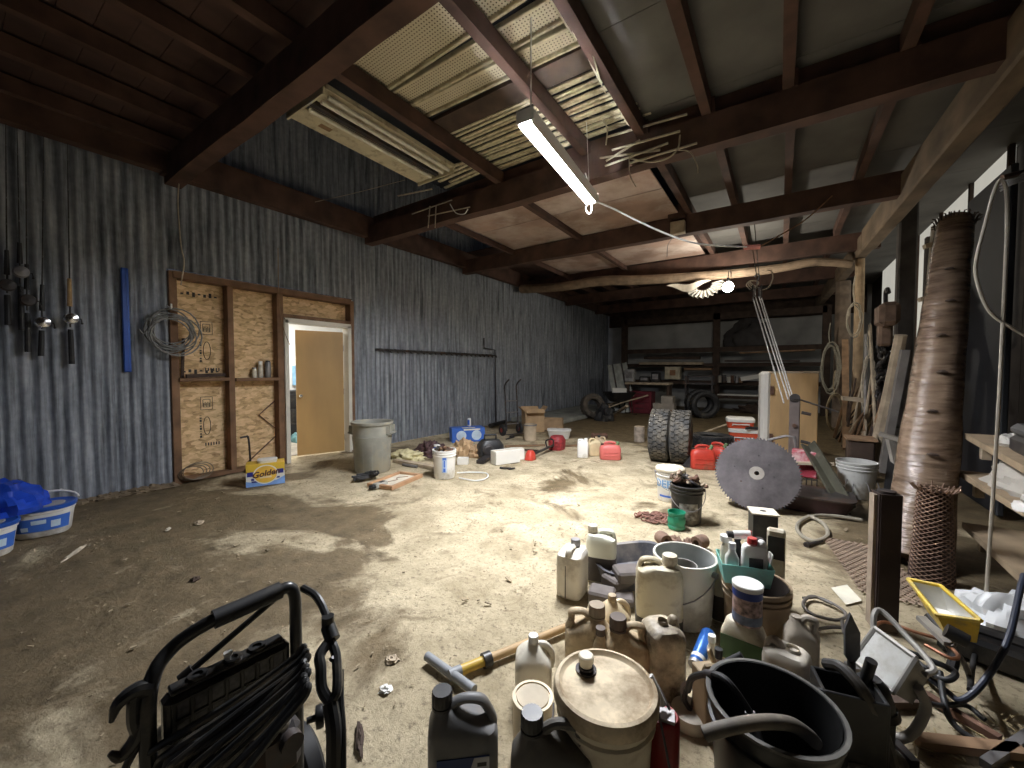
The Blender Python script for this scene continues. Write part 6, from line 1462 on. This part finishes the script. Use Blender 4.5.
# teal tray
tz=.335; rz=face(x,y)+.25
tx,ty=x-.055,y-.015
t=thing('teal_tray','teal plastic tray of bottles sitting on the brown tub','tray',(tx,ty,tz),rz)
def tray(g,w,d,h,fl):
    o=[(-w/2,-d/2),(w/2,-d/2),(w/2,d/2),(-w/2,d/2)]
    vs=[(a*.86,b*.86,0) for a,b in o]+[(a,b,h) for a,b in o]+[(a*.97,b*.96,h) for a,b in o]+[(a*.83,b*.83,.006) for a,b in o]
    fs=[(3,2,1,0)]
    for i in range(4):
        j=(i+1)%4; fs+=[(i,j,4+j,4+i),(4+i,4+j,8+j,8+i),(8+i,8+j,12+j,12+i)]
    fs.append((12,13,14,15)); return g.add(vs,fs)
obj('tray_shell',tray(G(),.235,.18,.10,.0),teal_pl,t)
loc=lambda u,v:(tx+.86*u*math.cos(rz)-v*math.sin(rz),ty+u*math.sin(rz)+v*math.cos(rz),tz+.008)
# clear bottle
t=thing('clear_bottle','clear square bottle with white cap at the left of the teal tray','bottle',loc(-.07,-.03),rz); obj('body',G().loft([(0,0,0,.062,.05,5),(0,0,.11,.062,.05,5),(0,0,.14,.035,.035,2),(0,0,.16,.03,.03,2)],20),mat('clear_grey_plastic',(.60,.60,.56),.2,.0,.05),t); obj('cap',G().lathe([(.017,.155),(.017,.185),(0,.186)],16),white_pl,t)
t=jug('oil_jug','white flat bottle with red cap standing in the teal tray',loc(.045,-.035),rz+.05,.115,.06,.21,white_pl,mat('bright_red_cap',(.55,.03,.03),.4),nx=-.01,style='flat',neck=.018,cat='bottle'); label_box(t,.115,.06,.05,.13,mat('dark_label',(.10,.08,.08),.5),.55)
for k,(u,v,h,r,m,cm,lb) in enumerate(((-.085,.05,.19,.03,dusty_white,white_pl,'white bottle with broad cap at the back left of the teal tray'),(-.02,.06,.20,.028,black_pl,black_pl,'black bottle at the back centre of the teal tray'),(.09,.03,.20,.03,mat('dark_red_bottle',(.22,.02,.03),.4),steel_dark,'dark red bottle at the right of the teal tray'),(.04,.065,.22,.026,dusty_white,mat('bright_red_cap',(.55,.03,.03),.4),'pale bottle with red cap at the back of the teal tray'))):
    t=thing('oil_bottle',lb,'bottle',loc(u,v),rz); obj('body',G().lathe([(0,0),(r*.95,0),(r,.008),(r,h*.62),(r*.5,h*.8),(r*.5,h*.86)],18),m,t); obj('cap',G().lathe([(r*(1.0 if k==0 else .62),h*.84),(r*(1.0 if k==0 else .62),h),(0,h+.001)],18),cm,t)
q=loc(.01,.02); t=thing('grease_tube','white grease tube lying across the bottles in the teal tray','tube',(q[0],q[1],q[2]+.20),rz); obj('body',G().tube([(-.05,.02,0),(.03,.02,.01)],.022,n=14),white_pl,t); obj('cap',G().tube([(-.08,.02,-.002),(-.05,.02,0)],.018,n=14),steel_dark,t)
q=loc(.12,-.01); one('folded_paper',G().bar((0,0,0),(.02,.01,.14),.06,.006),mat('pale_paper2',(.66,.66,.6),.7),'folded pale paper standing at the right end of the teal tray','paper',q,rz)
# tall black box with white top behind the tub
p=Py(763,512,2.83); x,y=p.x,2.83; hb=p.z
t=thing('tall_carton','tall black carton with white top standing behind the brown tub','carton',(x,y,0),face(x,y)+.25); obj('carton',G().box((0,0,hb/2),(.13,.12,hb),bev=.004),black_pl,t); obj('top_flap',G().box((-.0,0,hb+.003),(.145,.135,.008)),mat('cream_flap',(.66,.60,.48),.7),t); obj('top_hole',G().lathe([(.018,hb+.008),(0,hb+.008)],14),ink,t)
x2,y2=x+.07,2.68; t=thing('caulk_tube','pale bottle with printed label standing against the tall black carton','bottle',(x2,y2,0),face(x2,y2)); hb2=Py(773,528,2.68).z; obj('body',G().box((0,0,hb2/2),(.09,.05,hb2),bev=.012),dusty_white,t); obj('paper_label',G().box((0,-.026,hb2*.8),(.08,.003,hb2*.25)),steel_dark,t)
# green label jug & printed can
x,y=-.118,2.085; f=face(x,y)
t=thing('coolant_jug','jug with green and cream label in front of the brown tub','jug',(x,y,0),f-.15); 
obj('body',G().loft([(0,0,0,.17,.11,5),(0,0,.012,.18,.12,5),(0,0,.20,.18,.12,5),(0,0,.245,.15,.1,4),(0,0,.26,.12,.08,4)],24),dusty_white,t)
label_box(t,.18,.12,.09,.20,mat('dark_green_label',(.05,.12,.03),.5),.94); o=label_box(t,.18,.12,.02,.09,mat('cream_label',(.5,.44,.3),.6),.94); o['label']='cream lower label'
g=G(); 
for u in (-.04,.04): g.lathe([(.018,0),(.018,.002),(0,.002)],14,M=T(u,-.063,.06)@Matrix.Rotation(PI/2,4,'X'))
obj('label_emblem',g,wood_mid,t)
x,y=x+.012,y+.0; t=thing('printed_can','round cardboard can with white lid and blue red print on the green label jug','can',(x,y,.262),f)
obj('body',G().lathe([(0,0),(.058,0),(.060,.005),(.060,.165)],28),mat('mixed_print',(.40,.28,.26),.6,.0,.85,34),t); obj('lid',G().lathe([(.063,.16),(.064,.178),(.060,.182),(.048,.179),(0,.179)],28),white_pl,t)
obj('blue_band',G().lathe([(.0608,.125),(.0608,.158)],28),mat('deep_blue_band',(.03,.06,.28),.5),t); obj('lower_band',G().lathe([(.0608,.01),(.0608,.05)],28),mat('slate_band',(.16,.20,.30),.5,.0,.4,30),t)
# grey jug with open neck + folded bottle right of it
x,y=.045,2.00; jug('square_jug','grey white jug with open neck behind the big black bucket',(x,y,0),face(x,y)-.15,.17,.14,.27,mat('grey_white_jug',(.68,.62,.52),.6,.0,.15,4,dirt=(.3,.25,.18),dscale=3,damt=.45),dusty_white,nx=.02,style='flat',neck=.024,cap=False)
x,y=.10,2.20; jug('oil_jug','tall dusty jug with pointed neck right of the brown tub',(x,y,0),face(x,y)+.2,.13,.12,.32,mat('grey_brown_jug',(.48,.42,.34),.6,.0,.2,5,dirt=(.55,.5,.42),dscale=5,damt=.4),dusty_white,nx=-.02,neck=.02,cap=False)
# v large black bucket
x,y=.0,1.475; BX,BY=x,y
t=bucket('black_bucket','big black bucket filling the bottom right foreground','bucket',(x,y,0),face(x,y),.182,.155,.365,mat('scuffed_black_plastic',(.017,.017,.017),.38,.0,.3,7,dirt=(.05,.045,.04),dscale=5,damt=.3),ribs=1,inner=mat('black_bucket_lining',(.012,.012,.012),.4))
obj('worn_rim',G().lathe([(.180,.358),(.191,.358),(.192,.367),(.180,.367)],36),mat('dusty_rim',(.09,.085,.075),.6),t)
# hose lying over it
pts=[Pz(704,734,.40),Pz(725,728,.42),Pz(760,722,.42),Pz(790,724,.40),Pz(808,735,.36),Pz(815,742,.30)]
t=thing('rubber_hose','thick grey rubber hose end lying across the big black bucket','hose',(0,0,0)); obj('hose_wall',G().tube(pts,.019,n=14,k=5),mat('dusty_rubber_hose',(.10,.09,.075),.65,.0,.2,8,dirt=(.2,.17,.13),damt=.4),t); obj('cut_end',G().tube([pts[0]-(pts[1]-pts[0]).normalized()*.002,pts[0]],.013,n=12),black_rub,t)
# tools going into the bucket : hydraulic line
pts=[Pz(688,690,.22),Pz(692,678,.30),Pz(706,674,.36),Pz(722,677,.39),Pz(735,690,.37),Pz(750,712,.28)]
t=thing('grease_hose','black grease gun hose dipping into the left of the big black bucket','hose',(0,0,0)); obj('hose_wall',G().tube(pts,.011,n=9,k=5),black_rub,t); obj('nozzle',G().cyl(pts[-1],pts[-1]+V((.03,-.02,-.08)),.016),steel_grey,t); obj('collar',G().cyl(pts[2],pts[2]+(pts[3]-pts[2])*.5,.015),steel_dark,t)
# round oil filter plate / metal disc left of bucket
x,y=fz(689,718,.03); t=thing('round_lid_tin','shallow round tin with strap handle on the floor left of the big black bucket','tin',(x,y+.02,0)); obj('body',G().lathe([(.0,0),(.07,0),(.075,.03),(.07,.05),(.055,.055),(0,.05)],26),mat('dull_pale_tin',(.42,.38,.32),.5,.4,.25,8),t); obj('strap_handle',G().tube([(-.03,.02,.05),(-.035,.03,.11),(-.01,.04,.13),(.01,.03,.11),(.005,.02,.05)],.008,n=7,k=4,flat=.5),steel_grey,t); obj('valve',G().tube([(0,0,.05),(-.02,-.01,.09),(-.015,.0,.12)],.010,n=8,k=3),steel_dark,t)
x,y=fz(702,690,.05); t=thing('blue_lid_bottle','small bottle with blue lid behind the shallow round tin','bottle',(x,y,0)); obj('body',G().lathe([(0,0),(.03,0),(.03,.07),(.02,.085)],16),dusty_white,t); obj('lid',G().lathe([(.024,.08),(.024,.11),(0,.111)],16),mat('dark_blue_lid',(.03,.07,.22),.5),t)
# tan box left of bucket
x,y=fz(716,708,.12); M_=T(x,y,0,face(x,y)+.5)
t=thing('tan_carton','torn tan carton wedged left of the big black bucket','carton',(0,0,0),M=T(x-.02,y+.03,0,face(x,y)+.6,-.06)); obj('carton',G().box((0,0,.12),(.10,.09,.24),bev=.004),mat('aged_tan_card',(.40,.31,.20),.85,.0,.2),t); obj('torn_flap',G().box((0,-.03,.26),(.09,.01,.05),rx=.5).box((.03,.03,.26),(.03,.01,.06),rz=.8,rx=-.4),MAT['aged_tan_card'],t)
for k,(p0,p1,z0,z1,r,m,lb) in enumerate((((715,668),(742,655),.16,.24,.014,black_rub,'black handled screwdriver lying before the green label jug'),((705,678),(722,690),.2,.2,.006,wood_pale,'thin pale stick between the tan carton and the blue spray can'),((726,672),(718,690),.22,.2,.005,white_pl,'thin white stick by the tan carton'))):
    a=Pz(*p0,z0);b=Pz(*p1,z1); t=thing('screwdriver' if k==0 else 'stick',lb,'screwdriver' if k==0 else 'stick',(0,0,0)); obj('grip' if k==0 else 'shaft',G().cyl(a+(b-a)*(.25 if k==0 else 0),b,r),m,t)
    if k==0: obj('shaft',G().cyl(a,a+(b-a)*.3,.006),red_pl,t)
x,y=fz(736,632,.16); x,y=x+.0,y-.10
t=thing('black_neck_bottle','small dark bottle with black cap in front of the green label jug','bottle',(-.20,1.90,0)); obj('body',G().lathe([(0,0),(.032,0),(.034,.01),(.034,.13),(.014,.165),(.014,.17)],18),dusty_white,t); obj('cap',G().lathe([(.016,.165),(.016,.205),(0,.206)],18),black_pl,t)
# red thing with white handle right of lidded bucket
x,y=-.30,1.335; t=thing('red_can','slim red can with wire handle and white grip right of the lidded bucket','can',(x,y,0),face(x,y)); obj('body',G().lathe([(0,0),(.05,0),(.052,.01),(.052,.27),(.045,.28),(0,.28)],22),mat('deep_red_can',(.30,.015,.015),.4,.0,.2),t); hd=obj('handle',G().tube([(-.05,0,.26),(-.085,-.02,.29),(-.03,.02,.36),(.02,0,.30)],.005,n=6,k=4),steel_grey,t); obj('grip',G().tube([(-.045,.015,.385),(.0,.0,.31)],.013,n=9),white_pl,hd); obj('bracket',G().box((.01,-.01,.285),(.05,.05,.012)),steel_grey,t)
# black battery-like panel behind bucket with paddle
x,y=.225,1.84; f=face(x,y)+.35
t=thing('black_panel_box','black open box with flat side behind the big black bucket','box',(x,y,0),f)
g=G(); 
for (c,d_) in (((0,-.06,.14),(.18,.012,.28)),((0,.06,.14),(.18,.012,.28)),((-.09,0,.14),(.012,.13,.28)),((.09,0,.14),(.012,.13,.28)),((0,0,.006),(.18,.13,.012))): g.box(c,d_,bev=.003)
obj('box_wall',g,black_pl,t); obj('side_strap',G().box((-.098,-.06,.22),(.025,.02,.12),bev=.005),black_rub,t)
x,y=.255,2.02; t=thing('paddle_blade','dark grey pointed paddle blade standing up behind the black box','paddle',(x,y,0),face(x,y)+.5); hb=Py(815,603,y).z; obj('blade',G().prism([(-.024,hb*.62),(0,hb*.54),(.026,hb*.64),(.024,hb*.84),(-.010,hb),(-.028,hb*.86)],-.006,.006,M=Matrix.Rotation(PI/2,4,'X')),mat('grey_blade',(.10,.10,.105),.5,.3),t); obj('shaft',G().cyl((0,0,0),(0,0,hb*.58),.014),steel_dark,t); obj('base_plate',G().box((0,0,.01),(.12,.1,.02)),steel_dark,t)
x,y=.30,1.93; t=thing('pump_head','black pump head with stubby spout beside the paddle blade','pump',(x,y,0),face(x,y)); obj('body',G().lathe([(0,0),(.07,0),(.07,.20),(.05,.26),(.03,.28),(0,.28)],20),black_rub,t); obj('spout',G().cyl((-.02,-.02,.25),(.0,-.03,.36),.018),black_pl,t); obj('mount_ring',G().lathe([(.075,.16),(.085,.17),(.075,.19)],20),steel_dark,t)
pts=[Pz(826,664,.30),Pz(842,668,.33),Pz(862,690,.30),Pz(878,722,.2),Pz(888,750,.10),Pz(893,775,.03),Pz(897,800,.02)]
one('thick_hose',G().tube(pts,.020,n=10,k=5),mat('dusty_black_hose',(.03,.028,.026),.55,.0,.3,7,dirt=(.13,.11,.085),damt=.35),'thick black hose arching from the pump head down to the floor','hose')
# low timber and pipe frame at bottom right
a=Pz(830,688,.05);b=Pz(905,760,.05)
for k,(p0,p1,w,m,lb) in enumerate((((848,668),(935,672),.05,steel_grey,'grey flat bar on the floor under the floodlight'),((843,700),(920,700),.06,wood_dark,'dark timber on the floor below the floodlight'),((845,690),(915,765),.03,steel_dark,'dark rod lying right of the big black bucket'),((900,680),(1000,740),.03,rust,'rusty rod on the floor right of the floodlight'),((915,740),(1024,752),.05,wood_mid,'brown lath on the floor at the bottom right corner'),((985,765),(1030,735),.03,steel_grey,'grey rod in the bottom right corner'))):
    a=Pz(*p0,.02);b=Pz(*p1,.02); one('floor_bar',G().bar(a,b,w,.03),m,lb,'bar')
p=Pz(850,755); one('dusty_sack',G().heap(.36,.25,.07,seed=140,rough=.5,n=24),mat('dusty_grey_sack',(.30,.27,.22),.8,.0,.2),'flat dusty sack at the bottom edge right of the big black bucket','sack',(p.x,p.y,0))
# wooden yellow pipe with T handle
a=Pz(452,674,.03);b=Pz(578,622,.03)
t=thing('yellow_pole','tan and yellow pole with grey T end lying on the floor behind the jugs','pole',(0,0,0)); d=b-a
obj('pole',G().cyl(a,b,.020,n=12),mat('tan_pole',(.40,.27,.13),.6,.0,.3,6),t); obj('yellow_sleeve',G().cyl(a,a+d*.26,.0225,n=12),mat('mustard_paint',(.55,.36,.05),.5,.0,.2,8),t); obj('clamp',G().lathe([(.024,-.02),(.034,-.02),(.034,.02),(.024,.02)],14,M=Matrix.Translation(a+d*.24)@d.to_track_quat('Z','Y').to_matrix().to_4x4()).box(a+d*.24+V((0,0,-.01)),(.03,.03,.03)),black_pl,t)
c0=Pz(427,656,.03);c1=Pz(474,690,.03); obj('t_end',G().cyl(c0,c1,.021,n=12).cyl(a-d*.02,a+d*.06,.025,n=12),mat('grey_plastic_tee',(.24,.25,.26),.5),t)
# ================================================================= PRESSURE WASHER
zb=.75
Rr=Pz(290,588,zb); Lc=Pz(215,619,.745); Lb=Pz(172,648,.70); Ll=Pz(150,688,.64)
t=thing('pressure_washer','black pressure washer with tubular handle, hose bundle and spray gun in the foreground','pressure washer',(0,0,0))
blk=mat('washer_black_paint',(.022,.022,.022),.33,.0,.3,9,dirt=(.09,.075,.055),dscale=6,damt=.35)
LB=V((Ll.x+.0,Ll.y-.01,0)); 
legL=[V((Ll.x+.03,Ll.y-.02,.10)),V((Ll.x+.01,Ll.y-.01,.45)),Ll,Lb,Lc,Lc*.6+Rr*.4,Lc*.15+Rr*.85+V((0,0,.006)),Rr,Rr+V((.005,.012,-.035)),Rr+V((.01,.01,-.14)),Rr+V((.03,0,-.40)),Rr+V((.06,-.02,-.65))]
obj('handle_frame',G().tube(legL,.0175,n=12,k=6),blk,t)
gp=[Lb*.0+Lc*1.0+V((0,0,.0))]
obj('foam_grip',G().tube([Lc*1.02+Rr*-.02,Lc*.6+Rr*.4+V((0,0,.002)),Lc*.14+Rr*.86+V((0,0,.006))],.0245,n=14,k=6),black_rub,t)
Y=(Rr-Ll); ydir=V((Rr.x-Ll.x,Rr.y-Ll.y,0)).normalized(); out=V((ydir.y,-ydir.x,0))
if out.dot(EYE-Rr)<0: out=-out
# tray / nozzle rack panel between the legs
pa=Pz(152,692,.62); 
P1=V((Ll.x,Ll.y,0))+ydir*.02; P2=V((Rr.x,Rr.y,0))-ydir*.01
W=(P2-P1).length; zc0,zc1=.475,.60
Mp=Matrix.Translation((P1+P2)/2)@Matrix.Rotation(math.atan2(ydir.y,ydir.x),4,'Z')
g=G().box((0,0,(zc0+zc1)/2),(W,.05,zc1-zc0),M=Mp,bev=.012)
obj('rack_panel',g,blk,t)
side=-1 if (Mp.to_3x3()@V((0,-1,0))).dot(out)>0 else 1
g=G()
for i in range(8):
    g.box((-W/2+W*(i+.5)/8,side*.027,(zc0+zc1)/2),(.006,.006,zc1-zc0-.02),M=Mp)
for k in range(3): g.box((0,side*.027,zc0+.015+(zc1-zc0-.03)*k/2),(W-.03,.006,.006),M=Mp)
obj('grid_rib',g,mat('worn_black_rib',(.05,.047,.042),.5),t)
g=G()
for i in range(7):
    for k in range(2): g.box((-W/2+W*(i+1)/8,side*.0255,zc0+.038+.05*k),(W/8-.014,.003,.036),M=Mp)
obj('instruction_label',g,mat('faded_black_label',(.06,.06,.065),.4,.0,.7,70),t)
g=G().box((-.0,0,zc1+.008),(W*.9,.045,.012),M=Mp,bev=.004)
for u in (-.25,0.02,.22): g.lathe([(.012,zc1+.012),(.022,zc1+.014),(.022,zc1+.02),(.012,zc1+.02)],14,c=(u*W,0,0),M=Mp)
obj('nozzle_tray',g,blk,t); obj('nozzle',G().lathe([(.006,zc1+.01),(.008,zc1+.03),(.011,zc1+.032),(.011,zc1+.04),(0,zc1+.04)],12,c=(-.02*W,0,0),M=Mp),white_pl,t)
# diagonal lance behind the panel
a=Pz(276,598,.73);b=Pz(180,680,.60); obj('lance',G().tube([a,(a+b)/2,b],.0085,n=8).cyl(b,b+(a-b)*.12,.014),black_pl,t)
# hook (cord holder) on the left leg
M0=Ll+V((0,0,-.02)); u=-ydir
hk=[M0+V((0,0,.02)),M0+u*.025+V((0,0,.03)),M0+u*.055+V((0,0,.018)),M0+u*.068+V((0,0,-.018))]
hk2=[M0+V((0,0,-.02)),M0+u*.015+V((0,0,-.05)),M0+u*.03+V((0,0,-.09)),M0+u*.055+V((0,0,-.11)),M0+u*.072+V((0,0,-.09))]
g=G().tube(hk,[.022,.018,.014,.005],n=10,k=5); g.tube([M0+u*.028+V((0,0,.02)),M0+u*.03+V((0,0,-.04)),M0+u*.02+V((0,0,-.09))],.014,n=8,k=4); g.tube(hk2,[.014,.016,.016,.014,.006],n=10,k=5)
obj('cord_hook',g,blk,t)
# hose bundle: catenaries from right leg to lower left
g=G()
Hm=mat('washer_hose_black',(.03,.03,.03),.36,.0,.3,12,dirt=(.10,.085,.065),dscale=9,damt=.35)
hi=Rr+out*.05+V((0,0,-.115)); 
for k in range(9):
    o=out*(.012*(k%3))+V((0,0,-.010*k))
    lo=V((Ll.x,Ll.y,.36))+out*(.07+.014*(k%4))+ydir*(.03+.016*k)+V((0,0,-.012*k)); midp=(hi+o)*.5+lo*.5+out*(.03+.006*(k%3))+V((0,0,-.012-.006*(k%2)))
    end=lo-ydir*.08+V((0,0,-.16))
    h_=Pz(306+2*(k%3),650+5*k,.635); l_=Pz(150+11*k,752+4*(k%3)+2.5*k,.50); m_=h_*.5+l_*.5+V((0,0,-.010+.007*(k%3)))+out*.006*(k%2)
    g.tube([h_-out*.05+V((0,0,-.045)),h_-out*.012+V((0,0,.004)),h_*.9+l_*.1,m_,l_*.93+h_*.07,l_-out*.02+V((0,0,-.02)),l_-out*.07+V((0,0,-.09))],.0095,n=8,k=6)
obj('hose_bundle',g,Hm,t)
g=G(); q=(hi*.62+(V((Ll.x,Ll.y,.36))+out*.08+ydir*.05)*.38)+out*.05+V((0,0,.01))
dd=(hi-(V((Ll.x,Ll.y,.36)))).normalized()
for k in range(6): g.lathe([(.012,-.005),(.0165,-.005),(.0165,.005),(.012,.005)],14,M=Matrix.Translation(q-dd*.022*k+V((0,0,-.002*k)))@dd.to_track_quat('Z','Y').to_matrix().to_4x4())
pass
# spray gun on the right
q0=Pz(303,588,.745); pts=[q0,Pz(316,596,.74),Pz(325,612,.71),Pz(329,628,.68)]
obj('gun_hose',G().tube(pts,.011,n=9,k=5),Hm,t)
ga=Pz(328,626,.68); gb=Pz(333,640,.655)
g=G().cyl(ga+V((0,0,.03)),ga,.017).cyl(ga,gb,.02)
g0=Pz(330,640,.655); g1=Pz(321,668,.62); g2=Pz(330,702,.56); g3=Pz(337,690,.58); g4=Pz(336,655,.63)
g.tube([g0,Pz(320,655,.64),g1,Pz(322,688,.585),g2],.014,n=9,k=5); g.tube([g0,g4,g3,g2],.013,n=9,k=5)
g.tube([g4,Pz(331,660,.63)],.007,n=6); 
g.tube([g2,Pz(334,730,.51),Pz(334,775,.42)],.019,n=10,k=4); g.tube([Pz(341,670,.60),Pz(341,700,.55),Pz(343,730,.5),Pz(343,775,.42)],.008,n=8,k=4)
obj('spray_gun',g,blk,t)
# right knob and lower body
kb=Pz(315,718,.50); obj('frame_knob',G().lathe([(.008,-.02),(.008,0),(.026,.002),(.028,.012),(.026,.02),(0,.022)],14,M=Matrix.Translation(kb)@(out*.4+ydir).to_track_quat('Z','Y').to_matrix().to_4x4()),black_pl,t)
cb=(P1+P2)/2
Mb=Matrix.Translation(cb-out*.0)@Matrix.Rotation(math.atan2(ydir.y,ydir.x),4,'Z')
s_=-side
obj('motor_housing',G().loft([(0,s_*.10,.16,.30,.26,4),(0,s_*.10,.20,.33,.30,4),(0,s_*.10,.38,.30,.28,4),(0,s_*.10,.43,.22,.20,3)],28,M=Mb),blk,t)
obj('pump_body',G().box((W*.30,side*.05,.33),(.12,.10,.14),M=Mb,bev=.02).cyl(Mb@V((W*.38,side*.05,.36)),Mb@V((W*.38,side*.12,.36)),.03),steel_dark,t)
obj('pump_fitting',G().cyl(Mb@V((W*.1,side*.07,.42)),Mb@V((W*.28,side*.08,.44)),.028,n=16).cyl(Mb@V((W*.26,side*.08,.43)),Mb@V((W*.36,side*.08,.40)),.02,n=14),mat('bare_alloy',(.34,.33,.31),.35,.8),t)
obj('lower_frame',G().tube([V((Ll.x+.03,Ll.y-.02,.10)),V((Ll.x,Ll.y,.05))-out*.35,V((Rr.x,Rr.y,.05))-out*.35,Rr+V((.06,-.02,-.65))],.0175,n=10,k=5),blk,t)
for sg in (-1,1):
    w_=obj('wheel',G().lathe([(.05,-.025),(.115,-.03),(.125,-.02),(.125,.02),(.115,.03),(.05,.025),(.05,-.025)],28,M=Mb@T(sg*(W/2+.05),s_*.04,.125,0,0,PI/2)),black_rub,t)
    obj('hub',G().lathe([(0,-.02),(.05,-.022),(.05,.022),(0,.02)],18,M=Mb@T(sg*(W/2+.05),s_*.04,.125,0,0,PI/2)),steel_grey,w_)
obj('axle',G().cyl(Mb@V((-W/2-.06,s_*.04,.125)),Mb@V((W/2+.06,s_*.04,.125)),.012),steel_dark,t)
pts=[Ll+V((0,0,-.10))-ydir*.01,Ll+V((0,0,-.2))-ydir*.06,Ll+V((0,0,-.34))-ydir*.08+out*.03,Ll+V((.02,0,-.5))-ydir*.04]
obj('power_cord',G().tube(pts,.009,n=8,k=5),Hm,t)
# ================================================================= FLOOR LITTER (uncountable)
g=G()
for k in range(1500):
    u=R.random()
    if u<.62: x=R.uniform(-5.9,-1.3); y=R.uniform(.2,4.2)
    elif u<.86: x=R.uniform(-5.9,.6); y=R.uniform(2.5,8)
    else: x=R.uniform(-1.6,1.2); y=R.uniform(.6,3.5)
    s=R.uniform(.003,.009)*(2.2 if R.random()<.05 else 1); ln=R.uniform(1,3.2); a=R.uniform(0,6.28)
    M=T(x,y,.004+.004*R.random(),a,R.uniform(-.3,.3),R.uniform(-.3,.3))
    g.box((0,0,s*.25),(s*ln,s,s*.4*R.uniform(.4,1.2)),M=M)
o=one('floor_litter',g,mat('straw_and_grit',(.30,.24,.155),.9,.0,.5,3.0),'scattered straw, leaf bits and grit across the dirty floor','litter'); o['kind']='stuff'
g=G()
for k in range(260):
    x=R.uniform(.35,1.1); y=R.uniform(1.2,2.5); a=R.uniform(0,6.28); L_=R.uniform(.03,.09); g.box((0,0,0),(L_,.004,.003),M=T(x,y,.006+.01*R.random(),a,0,R.uniform(-.2,.2)))
o=one('straw_litter',g,mat('dry_straw',(.45,.36,.2),.9,.0,.3,20),'dry straw strewn on the floor right of the floodlight','straw'); o['kind']='stuff'
for k,(px,py,w,d_,lb) in enumerate(((199,523,.10,.07,'pale leaf scrap on the floor before the particle board'),(168,530,.07,.03,'pale chip on the dark floor left of the leaf scrap'),(75,553,.28,.03,'pale stick on the dark floor near the white pails'),(195,580,.06,.05,'small dark stone on the floor above the pressure washer'),(385,690,.06,.05,'pale paper scrap on the bare floor right of the pressure washer'),(392,660,.07,.05,'leaf scrap on the bare floor left of the T ended pole'),(360,740,.14,.03,'thin dark twig on the floor right of the spray gun'),(620,632,.05,.03,'x'))[:7]):
    p=Pz(px,py); one('floor_scrap',G().heap(w,d_,.018,seed=150+k,rough=.6,n=12),(wood_pale,cord_pale,cord_pale,wood_dark,white_pl,wood_pale,wood_dark)[k],lb,'scrap',(p.x,p.y,0),R.uniform(0,3))
# ================================================================= LIGHT, WORLD, CAMERA
def arealight(n,loc,e,size,col=(1,1,1),rot=(0,0,0)):
    l=bpy.data.lights.new(n,'AREA'); l.energy=e; l.size=size; l.color=col; o=bpy.data.objects.new(n,l); COL.objects.link(o); o.location=loc; o.rotation_euler=rot; return o
# ceiling lamp of the room beyond the doorway
o=arealight('room_ceiling_lamp',(-7.5,3.9,2.6),ROOM_E,.6,(1,.97,.92))
w=bpy.data.worlds.new('night'); sc.world=w; w.use_nodes=True
w.node_tree.nodes['Background'].inputs[0].default_value=(.75,.82,1,1); w.node_tree.nodes['Background'].inputs[1].default_value=WORLD_E
cd=bpy.data.cameras.new('camera'); cd.sensor_width=36; cd.lens=36*FPX/1024; cd.clip_start=.02; cd.clip_end=100
co=bpy.data.objects.new('camera',cd); COL.objects.link(co)
rot=Matrix((RT,UP,-FW)).transposed(); co.matrix_world=Matrix.Translation(EYE)@rot.to_4x4()
sc.camera=co
sc.view_settings.view_transform='Standard'; sc.view_settings.look='None'; sc.view_settings.gamma=1; sc.view_settings.use_curve_mapping=False
sc.view_settings.exposure=EXPO
